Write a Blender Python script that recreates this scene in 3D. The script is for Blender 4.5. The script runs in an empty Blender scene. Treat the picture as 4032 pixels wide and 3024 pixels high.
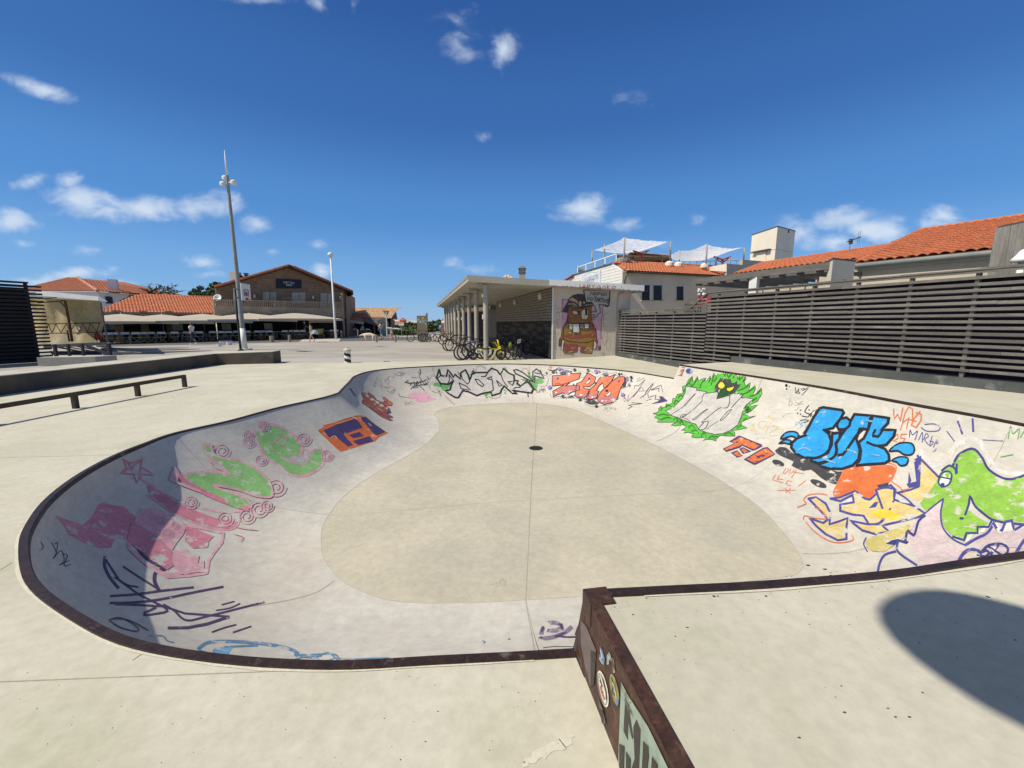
import bpy, bmesh, math, random
from mathutils import Vector, Matrix, geometry
from mathutils.bvhtree import BVHTree
random.seed(7)
S = bpy.context.scene
R = math.radians
# ------------------------------------------------------------------ camera
FPX, CX, CY, CAMH = 1580.0, 2016.0, 1512.0, 1.62
PITCH = math.atan(242 / FPX)
cam = bpy.data.cameras.new('camera'); cam_o = bpy.data.objects.new('camera', cam)
S.collection.objects.link(cam_o); S.camera = cam_o
cam_o.location = (0, 0, CAMH); cam_o.rotation_euler = (math.pi / 2 - PITCH, 0, 0)
cam.sensor_width = 36.0; cam.lens = 36.0 * FPX / 4032.0
cam.clip_start = 0.05; cam.clip_end = 6000
# ------------------------------------------------------------------ sun, sky, exposure
SUN_EL, SH_AZ = R(51), R(24)            # shadows fall to the right and 24 degrees away
sdir = Vector((math.cos(SH_AZ) * math.cos(SUN_EL), math.sin(SH_AZ) * math.cos(SUN_EL), -math.sin(SUN_EL)))
sl = bpy.data.lights.new('sun', 'SUN'); sl.energy = 4.3; sl.angle = R(0.53); sl.color = (1.0, 0.93, 0.81)
so = bpy.data.objects.new('sun', sl); S.collection.objects.link(so)
so.rotation_euler = sdir.to_track_quat('-Z', 'Y').to_euler(); so.location = (-20, -6, 30)
S.view_settings.view_transform = 'Standard'; S.view_settings.look = 'None'
S.view_settings.exposure = 0.2; S.view_settings.gamma = 1.0
W = bpy.data.worlds.new('World'); S.world = W; W.use_nodes = True
wt = W.node_tree; wn = wt.nodes; wl = wt.links
for n in list(wn): wn.remove(n)
wo = wn.new('ShaderNodeOutputWorld'); bg = wn.new('ShaderNodeBackground')
sky = wn.new('ShaderNodeTexSky'); sky.sky_type = 'NISHITA'; sky.sun_disc = False
sky.sun_elevation = SUN_EL; sky.sun_rotation = math.atan2(-sdir.x, -sdir.y)
sky.altitude = 0; sky.air_density = 1.0; sky.dust_density = 0.25; sky.ozone_density = 3.0
bg.inputs['Strength'].default_value = 0.115
def wmath(op, a=None, b=None, c=None, clamp=False):
    n = wn.new('ShaderNodeMath'); n.operation = op; n.use_clamp = clamp
    for i, v in enumerate((a, b, c)):
        if v is None: continue
        if isinstance(v, (int, float)): n.inputs[i].default_value = v
        else: wl.new(v, n.inputs[i])
    return n.outputs[0]
hs = wn.new('ShaderNodeHueSaturation'); hs.inputs['Saturation'].default_value = 1.22
hs.inputs['Hue'].default_value = 0.5; wl.new(sky.outputs[0], hs.inputs['Color'])
tc = wn.new('ShaderNodeTexCoord'); sx = wn.new('ShaderNodeSeparateXYZ'); wl.new(tc.outputs['Generated'], sx.inputs[0])
ym = wmath('MAXIMUM', sx.outputs['Y'], 0.05)
cu, cv = wmath('DIVIDE', sx.outputs['X'], ym), wmath('DIVIDE', sx.outputs['Z'], ym)
cb = wn.new('ShaderNodeCombineXYZ'); wl.new(cu, cb.inputs[0]); wl.new(cv, cb.inputs[1])
def ray(px, py):
    dx, dy = (px - CX) / FPX, (py - CY) / FPX
    c, s = math.cos(PITCH), math.sin(PITCH)
    return Vector((dx, c - dy * s, -(dy * c + s)))
CLOUDS = [  # x, y, half width, half height (pixels of the photograph), tilt, weight
 (330, 790, 130, 52, 4, 1.0), (560, 820, 190, 48, 0, .95), (790, 815, 150, 48, -6, .9), (430, 830, 240, 34, 0, .8),
 (60, 865, 95, 48, 4, .95), (85, 960, 50, 22, 0, .6), (170, 350, 125, 32, 18, .85), (110, 330, 60, 25, 10, .8), (270, 705, 60, 34, -10, .7), (120, 715, 90, 26, -12, .6),
 (330, 985, 60, 25, 0, .55), (1015, 880, 62, 38, 6, .85), (1070, 990, 42, 22, 0, .6), (1255, 965, 40, 20, 0, .65),
 (800, 1035, 75, 34, 0, .7), (820, 1080, 70, 22, 0, .6), (1265, 1068, 48, 34, -5, .85), (260, 1085, 190, 28, -8, .75), (120, 1110, 120, 24, 0, .75),
 (480, 1135, 80, 30, 0, .9), (1985, 185, 58, 48, -50, .8), (1965, 240, 40, 50, 0, .5), (1800, 180, 110, 55, 20, .45),
 (1760, 70, 90, 30, 0, .4), (1850, 40, 60, 22, -15, .45), (1915, 540, 55, 22, 6, .5), (2470, 395, 90, 34, 5, .42),
 (2300, 820, 110, 52, 4, .92), (2230, 855, 80, 25, 0, .6), (2480, 880, 95, 32, 0, .55), (1780, 1040, 50, 26, 0, .6), (1900, 1060, 110, 26, 0, .42),
 (1250, 10, 45, 30, 40, .6), (1390, 20, 28, 45, 0, .55), (1000, 0, 120, 14, 0, .5), (2300, 970, 90, 25, 0, .3), (2620, 960, 70, 25, 0, .3),
 (3330, 860, 120, 48, -8, .95), (3440, 905, 140, 46, 6, 1.05), (3560, 950, 80, 40, 0, .8), (3150, 915, 90, 52, 25, .85), (3310, 950, 110, 40, 0, .8),
 (3720, 850, 95, 34, 14, .92), (3700, 880, 110, 30, 0, .7), (3540, 865, 60, 25, 0, .5), (2760, 870, 80, 30, 0, .32), (2870, 1010, 100, 30, 0, .4)]
acc = None
for (x, y, hw, hh, tilt, wgt) in CLOUDS:
    d = ray(x, y); c0 = (d.x / d.y, d.z / d.y); k = 1 / FPX * 1.02
    dist = math.sqrt(1 + c0[0] ** 2 * .3)
    mp = wn.new('ShaderNodeMapping'); mp.vector_type = 'TEXTURE'
    mp.inputs['Location'].default_value = (c0[0], c0[1], 0); mp.inputs['Rotation'].default_value = (0, 0, -R(tilt))
    mp.inputs['Scale'].default_value = (hw * k * 1.5, hh * k * 1.5, 1)
    wl.new(cb.outputs[0], mp.inputs[0])
    ln = wn.new('ShaderNodeVectorMath'); ln.operation = 'LENGTH'; wl.new(mp.outputs[0], ln.inputs[0])
    v = wmath('MULTIPLY', wmath('SUBTRACT', 1.0, ln.outputs['Value'], clamp=True), wgt)
    acc = v if acc is None else wmath('MAXIMUM', acc, v)
cm = wn.new('ShaderNodeMapping'); cm.inputs['Scale'].default_value = (1, 1.6, 1); wl.new(cb.outputs[0], cm.inputs[0])
nz = wn.new('ShaderNodeTexNoise'); nz.inputs['Scale'].default_value = 13; nz.inputs['Detail'].default_value = 10; nz.inputs['Roughness'].default_value = .58
nz.inputs['Distortion'].default_value = .35
wl.new(cm.outputs[0], nz.inputs['Vector'])
dens = wmath('ADD', acc, wmath('MULTIPLY', wmath('SUBTRACT', nz.outputs['Fac'], .52), 1.35))
gate = wmath('MULTIPLY', acc, 4.0, clamp=True)
cf = wn.new('ShaderNodeMapRange'); cf.interpolation_type = 'SMOOTHSTEP'; cf.inputs['From Min'].default_value = .14; cf.inputs['From Max'].default_value = .94
wl.new(dens, cf.inputs['Value'])
cfac = wmath('MULTIPLY', wmath('MULTIPLY', cf.outputs[0], gate), .88)
cmix = wn.new('ShaderNodeMix'); cmix.data_type = 'RGBA'
ccol = wn.new('ShaderNodeMix'); ccol.data_type = 'RGBA'
n2 = wn.new('ShaderNodeTexNoise'); n2.inputs['Scale'].default_value = 7; wl.new(cm.outputs[0], n2.inputs['Vector'])
wl.new(n2.outputs['Fac'], ccol.inputs['Factor']); ccol.inputs['A'].default_value = (3.4, 4.4, 5.9, 1); ccol.inputs['B'].default_value = (6.6, 7.1, 7.8, 1)
# deeper blue aloft, paler near the horizon
gr = wn.new('ShaderNodeMapRange'); gr.inputs['From Min'].default_value = 0.0; gr.inputs['From Max'].default_value = 0.62; wl.new(sx.outputs['Z'], gr.inputs['Value'])
gm = wn.new('ShaderNodeMix'); gm.data_type = 'RGBA'; wl.new(gr.outputs[0], gm.inputs['Factor'])
gm.inputs['A'].default_value = (.80, .92, 1.06, 1); gm.inputs['B'].default_value = (.60, .78, 1.0, 1)
tint = wn.new('ShaderNodeMix'); tint.data_type = 'RGBA'; tint.blend_type = 'MULTIPLY'; tint.inputs['Factor'].default_value = 1
wl.new(hs.outputs[0], tint.inputs['A']); wl.new(gm.outputs['Result'], tint.inputs['B'])
rp = wn.new('ShaderNodeValToRGB'); rp.color_ramp.interpolation = 'EASE'; wl.new(sx.outputs['Z'], rp.inputs['Fac'])
SKYR = [(0.0, (1.85, 3.5, 5.9)), (.10, (1.25, 2.85, 5.5)), (.24, (.66, 2.0, 4.65)), (.42, (.34, 1.12, 3.2)), (.60, (.21, .73, 2.45)), (.8, (.55, .85, 1.6))]
er = rp.color_ramp.elements
while len(er) < len(SKYR): er.new(.5)
for e_, (p_, c_) in zip(er, SKYR): e_.position = p_; e_.color = tuple(x / 10 for x in c_) + (1,)
rs = wn.new('ShaderNodeVectorMath'); rs.operation = 'SCALE'; rs.inputs['Scale'].default_value = 10; wl.new(rp.outputs['Color'], rs.inputs[0])
sk = wn.new('ShaderNodeMix'); sk.data_type = 'RGBA'; sk.inputs['Factor'].default_value = .8; wl.new(tint.outputs['Result'], sk.inputs['A']); wl.new(rs.outputs[0], sk.inputs['B'])
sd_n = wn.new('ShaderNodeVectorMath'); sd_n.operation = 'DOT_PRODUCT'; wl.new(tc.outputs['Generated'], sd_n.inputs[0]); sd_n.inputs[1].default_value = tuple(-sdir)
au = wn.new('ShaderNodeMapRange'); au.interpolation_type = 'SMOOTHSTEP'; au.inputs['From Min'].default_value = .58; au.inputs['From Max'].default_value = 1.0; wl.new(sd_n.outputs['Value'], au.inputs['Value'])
ag = wn.new('ShaderNodeMix'); ag.data_type = 'RGBA'; wl.new(au.outputs[0], ag.inputs['Factor']); wl.new(sk.outputs['Result'], ag.inputs['A']); ag.inputs['B'].default_value = (3.0, 3.0, 3.0, 1)   # pale aureole round the sun, added to whiten the fill light
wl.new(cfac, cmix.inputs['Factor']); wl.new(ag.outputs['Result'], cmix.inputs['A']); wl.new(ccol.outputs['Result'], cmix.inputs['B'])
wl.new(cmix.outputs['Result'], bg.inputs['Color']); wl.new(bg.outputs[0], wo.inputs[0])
# ------------------------------------------------------------------ helpers
def gp(px, py, z=0.0):
    d = ray(px, py); t = (z - CAMH) / d.z
    return Vector((d.x * t, d.y * t, z))
def dp(px, py, Y):
    d = ray(px, py); t = Y / d.y
    return Vector((d.x * t, Y, CAMH + d.z * t))
def pp(px, py, p0, n):                       # onto the plane through p0 with normal n
    d = ray(px, py); o = Vector((0, 0, CAMH)); n = Vector(n)
    t = (Vector(p0) - o).dot(n) / d.dot(n)
    return o + d * t
def P2(s):                                   # "x,y x,y" -> list
    return [tuple(float(q) for q in w.split(',')) for w in s.split()]
def catmull(pts, closed=False, step=10.0):
    pts = [Vector(p) for p in pts]; n = len(pts); out = []
    if n < 3 and not closed:
        a, b = pts[0], pts[-1]; m = max(1, int((b - a).length / step))
        return [a.lerp(b, i / m) for i in range(m + 1)]
    rng = n if closed else n - 1
    for i in range(rng):
        g = (lambda k: pts[k % n]) if closed else (lambda k: pts[min(max(k, 0), n - 1)])
        p0, p1, p2, p3 = g(i - 1), g(i), g(i + 1), g(i + 2)
        m = max(1, int((p2 - p1).length / step))
        for j in range(m):
            t = j / m
            out.append(.5 * ((2 * p1) + (p2 - p0) * t + (2 * p0 - 5 * p1 + 4 * p2 - p3) * t * t + (3 * p1 - p0 - 3 * p2 + p3) * t ** 3))
    if not closed: out.append(pts[-1])
    return out
COL = S.collection
def tag(o, label=None, cat=None, group=None, kind=None):
    if label: o['label'] = label
    if cat: o['category'] = cat
    if group: o['group'] = group
    if kind: o['kind'] = kind
    return o
def thing(name, loc, label, cat, group=None):
    o = bpy.data.objects.new(name, None); COL.objects.link(o); o.location = loc
    o.empty_display_size = .2
    return tag(o, label, cat, group)
def rootloc(p):
    v = Vector((0, 0, 0))
    while p: v += Vector(p.location); p = p.parent
    return v
def link_mesh(name, me, parent=None, label=None):
    o = bpy.data.objects.new(name, me); COL.objects.link(o)
    if parent: o.parent = parent
    if label: o['label'] = label
    return o
def dup(root, loc, rotz=None, label=None, group=None, scale=None):
    r = root.copy(); COL.objects.link(r); r.location = loc
    if rotz is not None: r.rotation_euler = (0, 0, rotz)
    if scale: r.scale = (scale,) * 3
    if label: r['label'] = label
    if group: r['group'] = group
    def kids(a, b):
        for ch in [c for c in bpy.data.objects if c.parent == a]:
            c = ch.copy(); COL.objects.link(c); c.parent = b; kids(ch, c)
    kids(root, r)
    return r
class MB:
    def __init__(s): s.v = []; s.f = []; s.m = []
    def add(s, vs, fs, m=0):
        o = len(s.v); s.v += [tuple(v) for v in vs]
        for f in fs: s.f.append(tuple(i + o for i in f)); s.m.append(m)
        return s
    def quad(s, a, b, c, d, m=0): return s.add([a, b, c, d], [(0, 1, 2, 3)], m)
    def hexa(s, p, m=0):                     # 4 bottom + 4 top corners
        return s.add(p, [(3, 2, 1, 0), (4, 5, 6, 7), (0, 1, 5, 4), (1, 2, 6, 5), (2, 3, 7, 6), (3, 0, 4, 7)], m)
    def box(s, c, sz, ang=0, m=0):           # centre, full size, rotation about z
        c = Vector(c); ca, sa = math.cos(ang), math.sin(ang); p = []
        for z in (-.5, .5):
            for (x, y) in ((-.5, -.5), (.5, -.5), (.5, .5), (-.5, .5)):
                x2, y2 = x * sz[0], y * sz[1]
                p.append(c + Vector((x2 * ca - y2 * sa, x2 * sa + y2 * ca, z * sz[2])))
        return s.hexa(p, m)
    def beam(s, a, b, w, h, m=0, up=(0, 0, 1)):
        a, b = Vector(a), Vector(b); d = (b - a).normalized(); u = Vector(up)
        if abs(d.dot(u)) > .98: u = Vector((1, 0, 0))
        x = d.cross(u).normalized(); y = x.cross(d).normalized()
        p = []
        for q in (a, b):
            p += [q - x * w / 2 - y * h / 2, q + x * w / 2 - y * h / 2, q + x * w / 2 + y * h / 2, q - x * w / 2 + y * h / 2]
        return s.hexa(p, m)
    def slab(s, pts, thick, m=0):            # polygon (any plane) extruded along vector
        t = Vector(thick); n = len(pts); vs = [Vector(p) for p in pts] + [Vector(p) + t for p in pts]
        fs = [tuple(range(n)), tuple(range(2 * n - 1, n - 1, -1))] + [(i, i + n, (i + 1) % n + n, (i + 1) % n) for i in range(n)]
        return s.add(vs, fs, m)
    def tube(s, pts, r, n=8, m=0, cap=True, closed=False):
        pts = [Vector(p) for p in pts]; k = len(pts); rs = r if isinstance(r, (list, tuple)) else [r] * k
        o = len(s.v); up = None
        for i, p in enumerate(pts):
            if closed: d = pts[(i + 1) % k] - pts[i - 1]
            else: d = pts[min(i + 1, k - 1)] - pts[max(i - 1, 0)]
            d.normalize()
            if up is None:
                up = Vector((0, 0, 1)) if abs(d.z) < .9 else Vector((1, 0, 0))
            x = d.cross(up).normalized(); y = x.cross(d).normalized(); up = y
            for j in range(n):
                a = 2 * math.pi * j / n
                s.v.append(tuple(p + x * math.cos(a) * rs[i] + y * math.sin(a) * rs[i]))
        for i in range(k if closed else k - 1):
            for j in range(n):
                a, b = o + i * n, o + ((i + 1) % k) * n
                s.f.append((a + j, a + (j + 1) % n, b + (j + 1) % n, b + j)); s.m.append(m)
        if cap and not closed:
            s.f.append(tuple(o + j for j in range(n - 1, -1, -1))); s.m.append(m)
            s.f.append(tuple(o + (k - 1) * n + j for j in range(n))); s.m.append(m)
        return s
    def lathe(s, c, prof, n=16, m=0, axis='z'):   # prof: (radius, height)
        c = Vector(c); o = len(s.v); k = len(prof)
        for (r, h) in prof:
            for j in range(n):
                a = 2 * math.pi * j / n
                q = (r * math.cos(a), r * math.sin(a), h)
                if axis == 'x': q = (h, q[0], q[1])
                if axis == 'y': q = (q[0], h, q[1])
                s.v.append(tuple(c + Vector(q)))
        for i in range(k - 1):
            for j in range(n):
                s.f.append((o + i * n + j, o + i * n + (j + 1) % n, o + (i + 1) * n + (j + 1) % n, o + (i + 1) * n + j)); s.m.append(m)
        s.f.append(tuple(o + j for j in range(n - 1, -1, -1))); s.m.append(m)
        s.f.append(tuple(o + (k - 1) * n + j for j in range(n))); s.m.append(m)
        return s
    def ico(s, c, r, sub=1, m=0, sc=(1, 1, 1), jit=0):
        bm = bmesh.new(); bmesh.ops.create_icosphere(bm, subdivisions=sub, radius=1)
        vs = [Vector(c) + Vector((v.co.x * sc[0], v.co.y * sc[1], v.co.z * sc[2])) * r * (1 + random.uniform(-jit, jit)) for v in bm.verts]
        fs = [tuple(v.index for v in f.verts) for f in bm.faces]; bm.free()
        return s.add(vs, fs, m)
    def build(s, name, mats, parent=None, smooth=False, label=None, bevel=0):
        me = bpy.data.meshes.new(name); off = rootloc(parent)
        me.from_pydata([tuple(Vector(v) - off) for v in s.v], [], s.f)
        if not isinstance(mats, (list, tuple)): mats = [mats]
        for mm in mats: me.materials.append(mm)
        if len(mats) > 1: me.polygons.foreach_set('material_index', s.m)
        if smooth: me.polygons.foreach_set('use_smooth', [True] * len(me.polygons))
        me.update()
        if bevel:
            bm = bmesh.new(); bm.from_mesh(me); bmesh.ops.remove_doubles(bm, verts=bm.verts, dist=1e-5)
            bmesh.ops.bevel(bm, geom=list(bm.edges), offset=bevel, segments=2, affect='EDGES', clamp_overlap=True)
            bm.to_mesh(me); bm.free()
        return link_mesh(name, me, parent, label)
# ------------------------------------------------------------------ materials
def lin(c): return tuple(((x / 255) / 12.92 if x <= 10 else (((x / 255) + .055) / 1.055) ** 2.4) for x in c) + (1,)
MATS = {}
def pm(name, c1, c2=None, scale=2.0, rough=.8, fine=.10, fscale=60, bump=0.0, bscale=40, metal=0.0, coord='pos', stretch=(1, 1, 1),
       spots=0, spotc=(.05, .045, .04), spot_scale=6, lo=.35, hi=.65, spec=.3, alpha=None, patch=None, patchc=None, patch_scale=.3, trans=0, patch_lo=.5):
    m = bpy.data.materials.new(name); m.use_nodes = True; nt = m.node_tree; N, L = nt.nodes, nt.links
    b = N['Principled BSDF']; b.inputs['Roughness'].default_value = rough; b.inputs['Metallic'].default_value = metal
    b.inputs['Specular IOR Level'].default_value = spec
    c1 = tuple(c1[:3]) + (1,); c2 = tuple((c2 or tuple(x * .8 for x in c1))[:3]) + (1,)
    if coord == 'pos': g = N.new('ShaderNodeNewGeometry'); src = g.outputs['Position']
    else: g = N.new('ShaderNodeTexCoord'); src = g.outputs['Object']
    mp = N.new('ShaderNodeMapping'); mp.inputs['Scale'].default_value = stretch; L.new(src, mp.inputs[0])
    def noise(sc, det=6, ro=.6):
        n = N.new('ShaderNodeTexNoise'); n.inputs['Scale'].default_value = sc; n.inputs['Detail'].default_value = det; n.inputs['Roughness'].default_value = ro
        L.new(mp.outputs[0], n.inputs['Vector']); return n.outputs['Fac']
    def mrange(v, a, bb):
        r = N.new('ShaderNodeMapRange'); r.inputs['From Min'].default_value = a; r.inputs['From Max'].default_value = bb; L.new(v, r.inputs['Value']); return r.outputs[0]
    def mix(f, a, bb, mode='MIX'):
        x = N.new('ShaderNodeMix'); x.data_type = 'RGBA'; x.blend_type = mode
        for k, v in (('Factor', f), ('A', a), ('B', bb)):
            if isinstance(v, (tuple, float, int)): x.inputs[k].default_value = v
            else: L.new(v, x.inputs[k])
        return x.outputs['Result']
    col = mix(mrange(noise(scale), lo, hi), c1, c2)
    if patch: col = mix(mrange(noise(patch_scale, 4), patch_lo, patch_lo + patch), col, tuple(patchc) + (1,))
    if fine:
        f = noise(fscale, 3, .7); r = N.new('ShaderNodeMapRange'); r.inputs['From Min'].default_value = .3; r.inputs['From Max'].default_value = .7
        r.inputs['To Min'].default_value = 1 - fine; r.inputs['To Max'].default_value = 1 + fine; L.new(f, r.inputs['Value'])
        cx = N.new('ShaderNodeCombineColor')
        for i in range(3): L.new(r.outputs[0], cx.inputs[i])
        col = mix(1.0, col, cx.outputs[0], 'MULTIPLY')
    if spots:
        v = N.new('ShaderNodeTexVoronoi'); v.inputs['Scale'].default_value = spot_scale; L.new(mp.outputs[0], v.inputs['Vector'])
        lt = N.new('ShaderNodeMath'); lt.operation = 'LESS_THAN'; L.new(v.outputs['Distance'], lt.inputs[0]); lt.inputs[1].default_value = spots
        sel = N.new('ShaderNodeSeparateColor'); L.new(v.outputs['Color'], sel.inputs[0])
        gt = N.new('ShaderNodeMath'); gt.operation = 'GREATER_THAN'; L.new(sel.outputs[0], gt.inputs[0]); gt.inputs[1].default_value = .8
        mu = N.new('ShaderNodeMath'); mu.operation = 'MULTIPLY'; L.new(lt.outputs[0], mu.inputs[0]); L.new(gt.outputs[0], mu.inputs[1])
        col = mix(mu.outputs[0], col, tuple(spotc) + (1,))
    L.new(col, b.inputs['Base Color'])
    if bump:
        bp = N.new('ShaderNodeBump'); bp.inputs['Strength'].default_value = bump; bp.inputs['Distance'].default_value = .02
        L.new(noise(bscale, 5), bp.inputs['Height']); L.new(bp.outputs[0], b.inputs['Normal'])
    if trans: b.inputs['Transmission Weight'].default_value = trans
    MATS[name] = m
    return m
# ------------------------------------------------------------------ ground materials
M_deck = pm('deck_concrete', (.55, .525, .425), (.475, .45, .36), scale=.7, rough=.85, fine=.085, fscale=15, bump=.04, bscale=90, spots=.03, spot_scale=4.2, patch=.2, patchc=(.445, .43, .315), patch_scale=1.3, patch_lo=.5)
M_bowl = pm('bowl_concrete', (.56, .535, .475), (.475, .455, .405), scale=1.6, rough=.62, fine=.10, fscale=9, bump=.04, bscale=25, spots=.02, spot_scale=4, stretch=(1, 1, 2.2), patch=.2, patchc=(.52, .475, .40), patch_scale=.5)
M_floor = pm('floor_concrete', (.505, .465, .365), (.435, .405, .318), scale=.9, rough=.7, fine=.10, fscale=12, bump=.04, bscale=25, patch=.14, patchc=(.415, .395, .32), patch_scale=.4, spots=.02, spot_scale=2.5)
M_asphalt = pm('pale_asphalt', (.37, .345, .305), (.31, .29, .255), scale=.45, rough=.9, fine=.2, fscale=14, bump=.2, bscale=80, stretch=(1, 2.2, 1), patch=.15, patchc=(.42, .39, .345), patch_scale=.2)
M_rust = pm('rusted_steel', (.085, .040, .027), (.05, .028, .022), scale=9, rough=.55, fine=.4, fscale=55, metal=.2, patch=.2, patchc=(.15, .085, .05), patch_scale=14, patch_lo=.55)
M_steel = pm('dark_coping_steel', (.06, .034, .026), (.035, .024, .021), scale=6, rough=.42, fine=.35, fscale=45, metal=.35, patch=.1, patchc=(.17, .13, .105), patch_scale=9, patch_lo=.62)
M_conc = pm('cast_concrete', (.52, .49, .41), (.42, .40, .34), scale=1.5, rough=.85, fine=.12, fscale=30, bump=.08)
M_seam = pm('faint_seam', (.40, .365, .29), (.36, .33, .265), rough=.95, fine=.15)
M_joint = pm('joint_gap', (.36, .325, .265), (.30, .27, .22), rough=.95, fine=.2)
# ------------------------------------------------------------------ outlines (pixels of the photograph)
D_F, Z_UP = -1.2, 0.4
lip_low_px = P2("2260,2562 2000,2577 1700,2592 1400,2609 1139,2605 886,2586 633,2548 443,2491 253,2383 158,2307 120,2238 109,2143 127,2073 190,1978 285,1896 380,1836 475,1788 570,1750 696,1706 911,1657 1094,1607 1276,1566 1338,1547 1357,1526 1382,1500 1401,1481 1458,1462 1553,1451 1743,1440 1870,1435 1996,1433 2186,1438 2376,1452 2503,1466 2656,1491")
lip_up_px = P2("2677,1437 2820,1459 2986,1484 3140,1509 3300,1536 3579,1589 3820,1632 4032,1673")
lip_up_near_px = P2("3752,2218 3482,2257 3000,2297 2650,2315 2300,2333")
floor_px = P2("1265,2151 1276,2060 1349,1960 1458,1877 1586,1805 1668,1755 1713,1714 1731,1686 1725,1652 1711,1631 1742,1611 1823,1597 1915,1591 2005,1588 2114,1589 2242,1608 2351,1650 2552,1741 2700,1815 2843,1896 2989,1996 3099,2114 3158,2205 3153,2246 3090,2271 2800,2302 2596,2317 2298,2347 2074,2362 1900,2372 1823,2374 1586,2370 1458,2342 1349,2288 1285,2215")
L_low = [gp(x, y, 0) for x, y in lip_low_px]
L_up = [gp(x, y, Z_UP) for x, y in lip_up_px] + [Vector((6.22, 3.9, Z_UP)), Vector((5.85, 3.15, Z_UP)), Vector((5.1, 2.65, Z_UP)), Vector((4.1, 2.32, Z_UP)), Vector((3.1, 2.06, Z_UP))] + [gp(x, y, Z_UP) for x, y in lip_up_near_px]
F_pts = [gp(x, y, D_F) for x, y in floor_px]
# the lower lip keeps its sharp hip corner; smooth the two runs separately
hip = 22
low_a = catmull(L_low[:hip + 1], step=.10); low_b = catmull(L_low[hip:], step=.16)
LOW = low_a + low_b[1:]
UP = catmull(L_up, step=.12)
FL = catmull(F_pts, closed=True, step=.07)
fs_ = [0.0]
for i in range(len(FL)): fs_.append(fs_[-1] + (FL[(i + 1) % len(FL)] - FL[i]).length)
FLEN = fs_[-1]
def fpt(s):
    s %= FLEN
    lo, hi = 0, len(FL)
    while hi - lo > 1:
        m = (lo + hi) // 2
        if fs_[m] <= s: lo = m
        else: hi = m
    a, b = FL[lo], FL[(lo + 1) % len(FL)]
    return a.lerp(b, (s - fs_[lo]) / max(1e-6, fs_[lo + 1] - fs_[lo]))
def match(lip):
    out = []
    for p in lip:
        best = min(range(len(FL)), key=lambda i: (FL[i].x - p.x) ** 2 + (FL[i].y - p.y) ** 2)
        s = fs_[best]
        if out:
            while s - out[-1] > FLEN / 2: s -= FLEN
            while s - out[-1] < -FLEN / 2: s += FLEN
        out.append(s)
    return out
sl_, su_ = match(LOW), match(UP)
def shift(a, ref):
    d = round((ref - a) / FLEN) * FLEN
    return a + d
off = shift(su_[0], sl_[-1]) - su_[0]; su_ = [s + off for s in su_]
s_far = (sl_[-1] + su_[0]) / 2; sl_[-1] = su_[0] = s_far
near_end = shift(sl_[0], su_[-1]); s_near = (near_end + su_[-1]) / 2
sl_[0] += s_near - near_end; su_[-1] = s_near
def mono(s):
    sg = 1 if s[-1] > s[0] else -1
    a = [sg * v for v in s]; n = len(a)
    blocks = [[v, 1] for v in a]; st = []
    for v, c in blocks:
        st.append([v, c])
        while len(st) > 1 and st[-2][0] > st[-1][0]:
            v2, c2 = st.pop(); v1, c1 = st.pop(); st.append([(v1 * c1 + v2 * c2) / (c1 + c2), c1 + c2])
    a = [v for v, c in st for _ in range(c)]
    for _ in range(60):
        a = [a[0]] + [(a[i - 1] + 2 * a[i] + a[i + 1]) / 4 for i in range(1, n - 1)] + [a[-1]]
    return [sg * v for v in a]
sl_, su_ = mono(sl_), mono(su_)
KR = 22
def arc(f, l, t, w=0, e=0):                            # t: 0 floor edge .. 1 lip
    run = math.hypot(l.x - f.x, l.y - f.y); h = l.z - f.z; x = run * t
    Rr = (run * run + h * h) / (2 * h)
    z = Rr - math.sqrt(max(0, Rr * Rr - x * x)) if run > h else h * t ** 2.3
    if e: z = z * (1 - e) + h * (1 - math.sqrt(max(0, 1 - t * t))) * e      # steeper, tighter curve under the lip
    z = z * (1 - w) + h * t ** 1.72 * w
    return Vector((f.x + (l.x - f.x) * t, f.y + (l.y - f.y) * t, f.z + z))
def tpar(k): return math.sin(k / KR * math.pi / 2 * .86) / math.sin(math.pi / 2 * .86)
def loft(lip, ss):
    mb = MB(); n = len(lip)
    for i, (p, s) in enumerate(zip(lip, ss)):
        f = fpt(s); w = 0                       # a gentler bank along the straight left side, before the hip
        if lip is LOW and p.x < -3.2 and p.y > 4.6 and i <= len(low_a) + 4:
            w = min(1, (p.y - 4.6) / 1.6); w = w * w * (3 - 2 * w) * min(1, max(0, (len(low_a) + 4 - i) / 7))
        e = 0
        if lip is LOW and p.y < 6.5: e = .58 * min(1, max(0, (-.6 - p.x) / 1.2)) * (1 - w)
        mb.v += [tuple(arc(f, p, tpar(k), w, e)) for k in range(KR + 1)]
    for i in range(n - 1):
        for k in range(KR):
            a = i * (KR + 1) + k; mb.f.append((a, a + 1, a + KR + 2, a + KR + 1)); mb.m.append(0)
    return mb
bowl = thing('skate_bowl', (0, 7, 0), 'sunken kidney-shaped concrete skate bowl with dark steel coping and painted walls', 'skate bowl')
wl_low, wl_up = loft(LOW, sl_), loft(UP, su_)
o_low = wl_low.build('bowl_wall', M_bowl, bowl, smooth=True, label='low left and far wall of the bowl')
o_up = wl_up.build('bowl_wall', M_bowl, bowl, smooth=True, label='higher right wall of the bowl')
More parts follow.
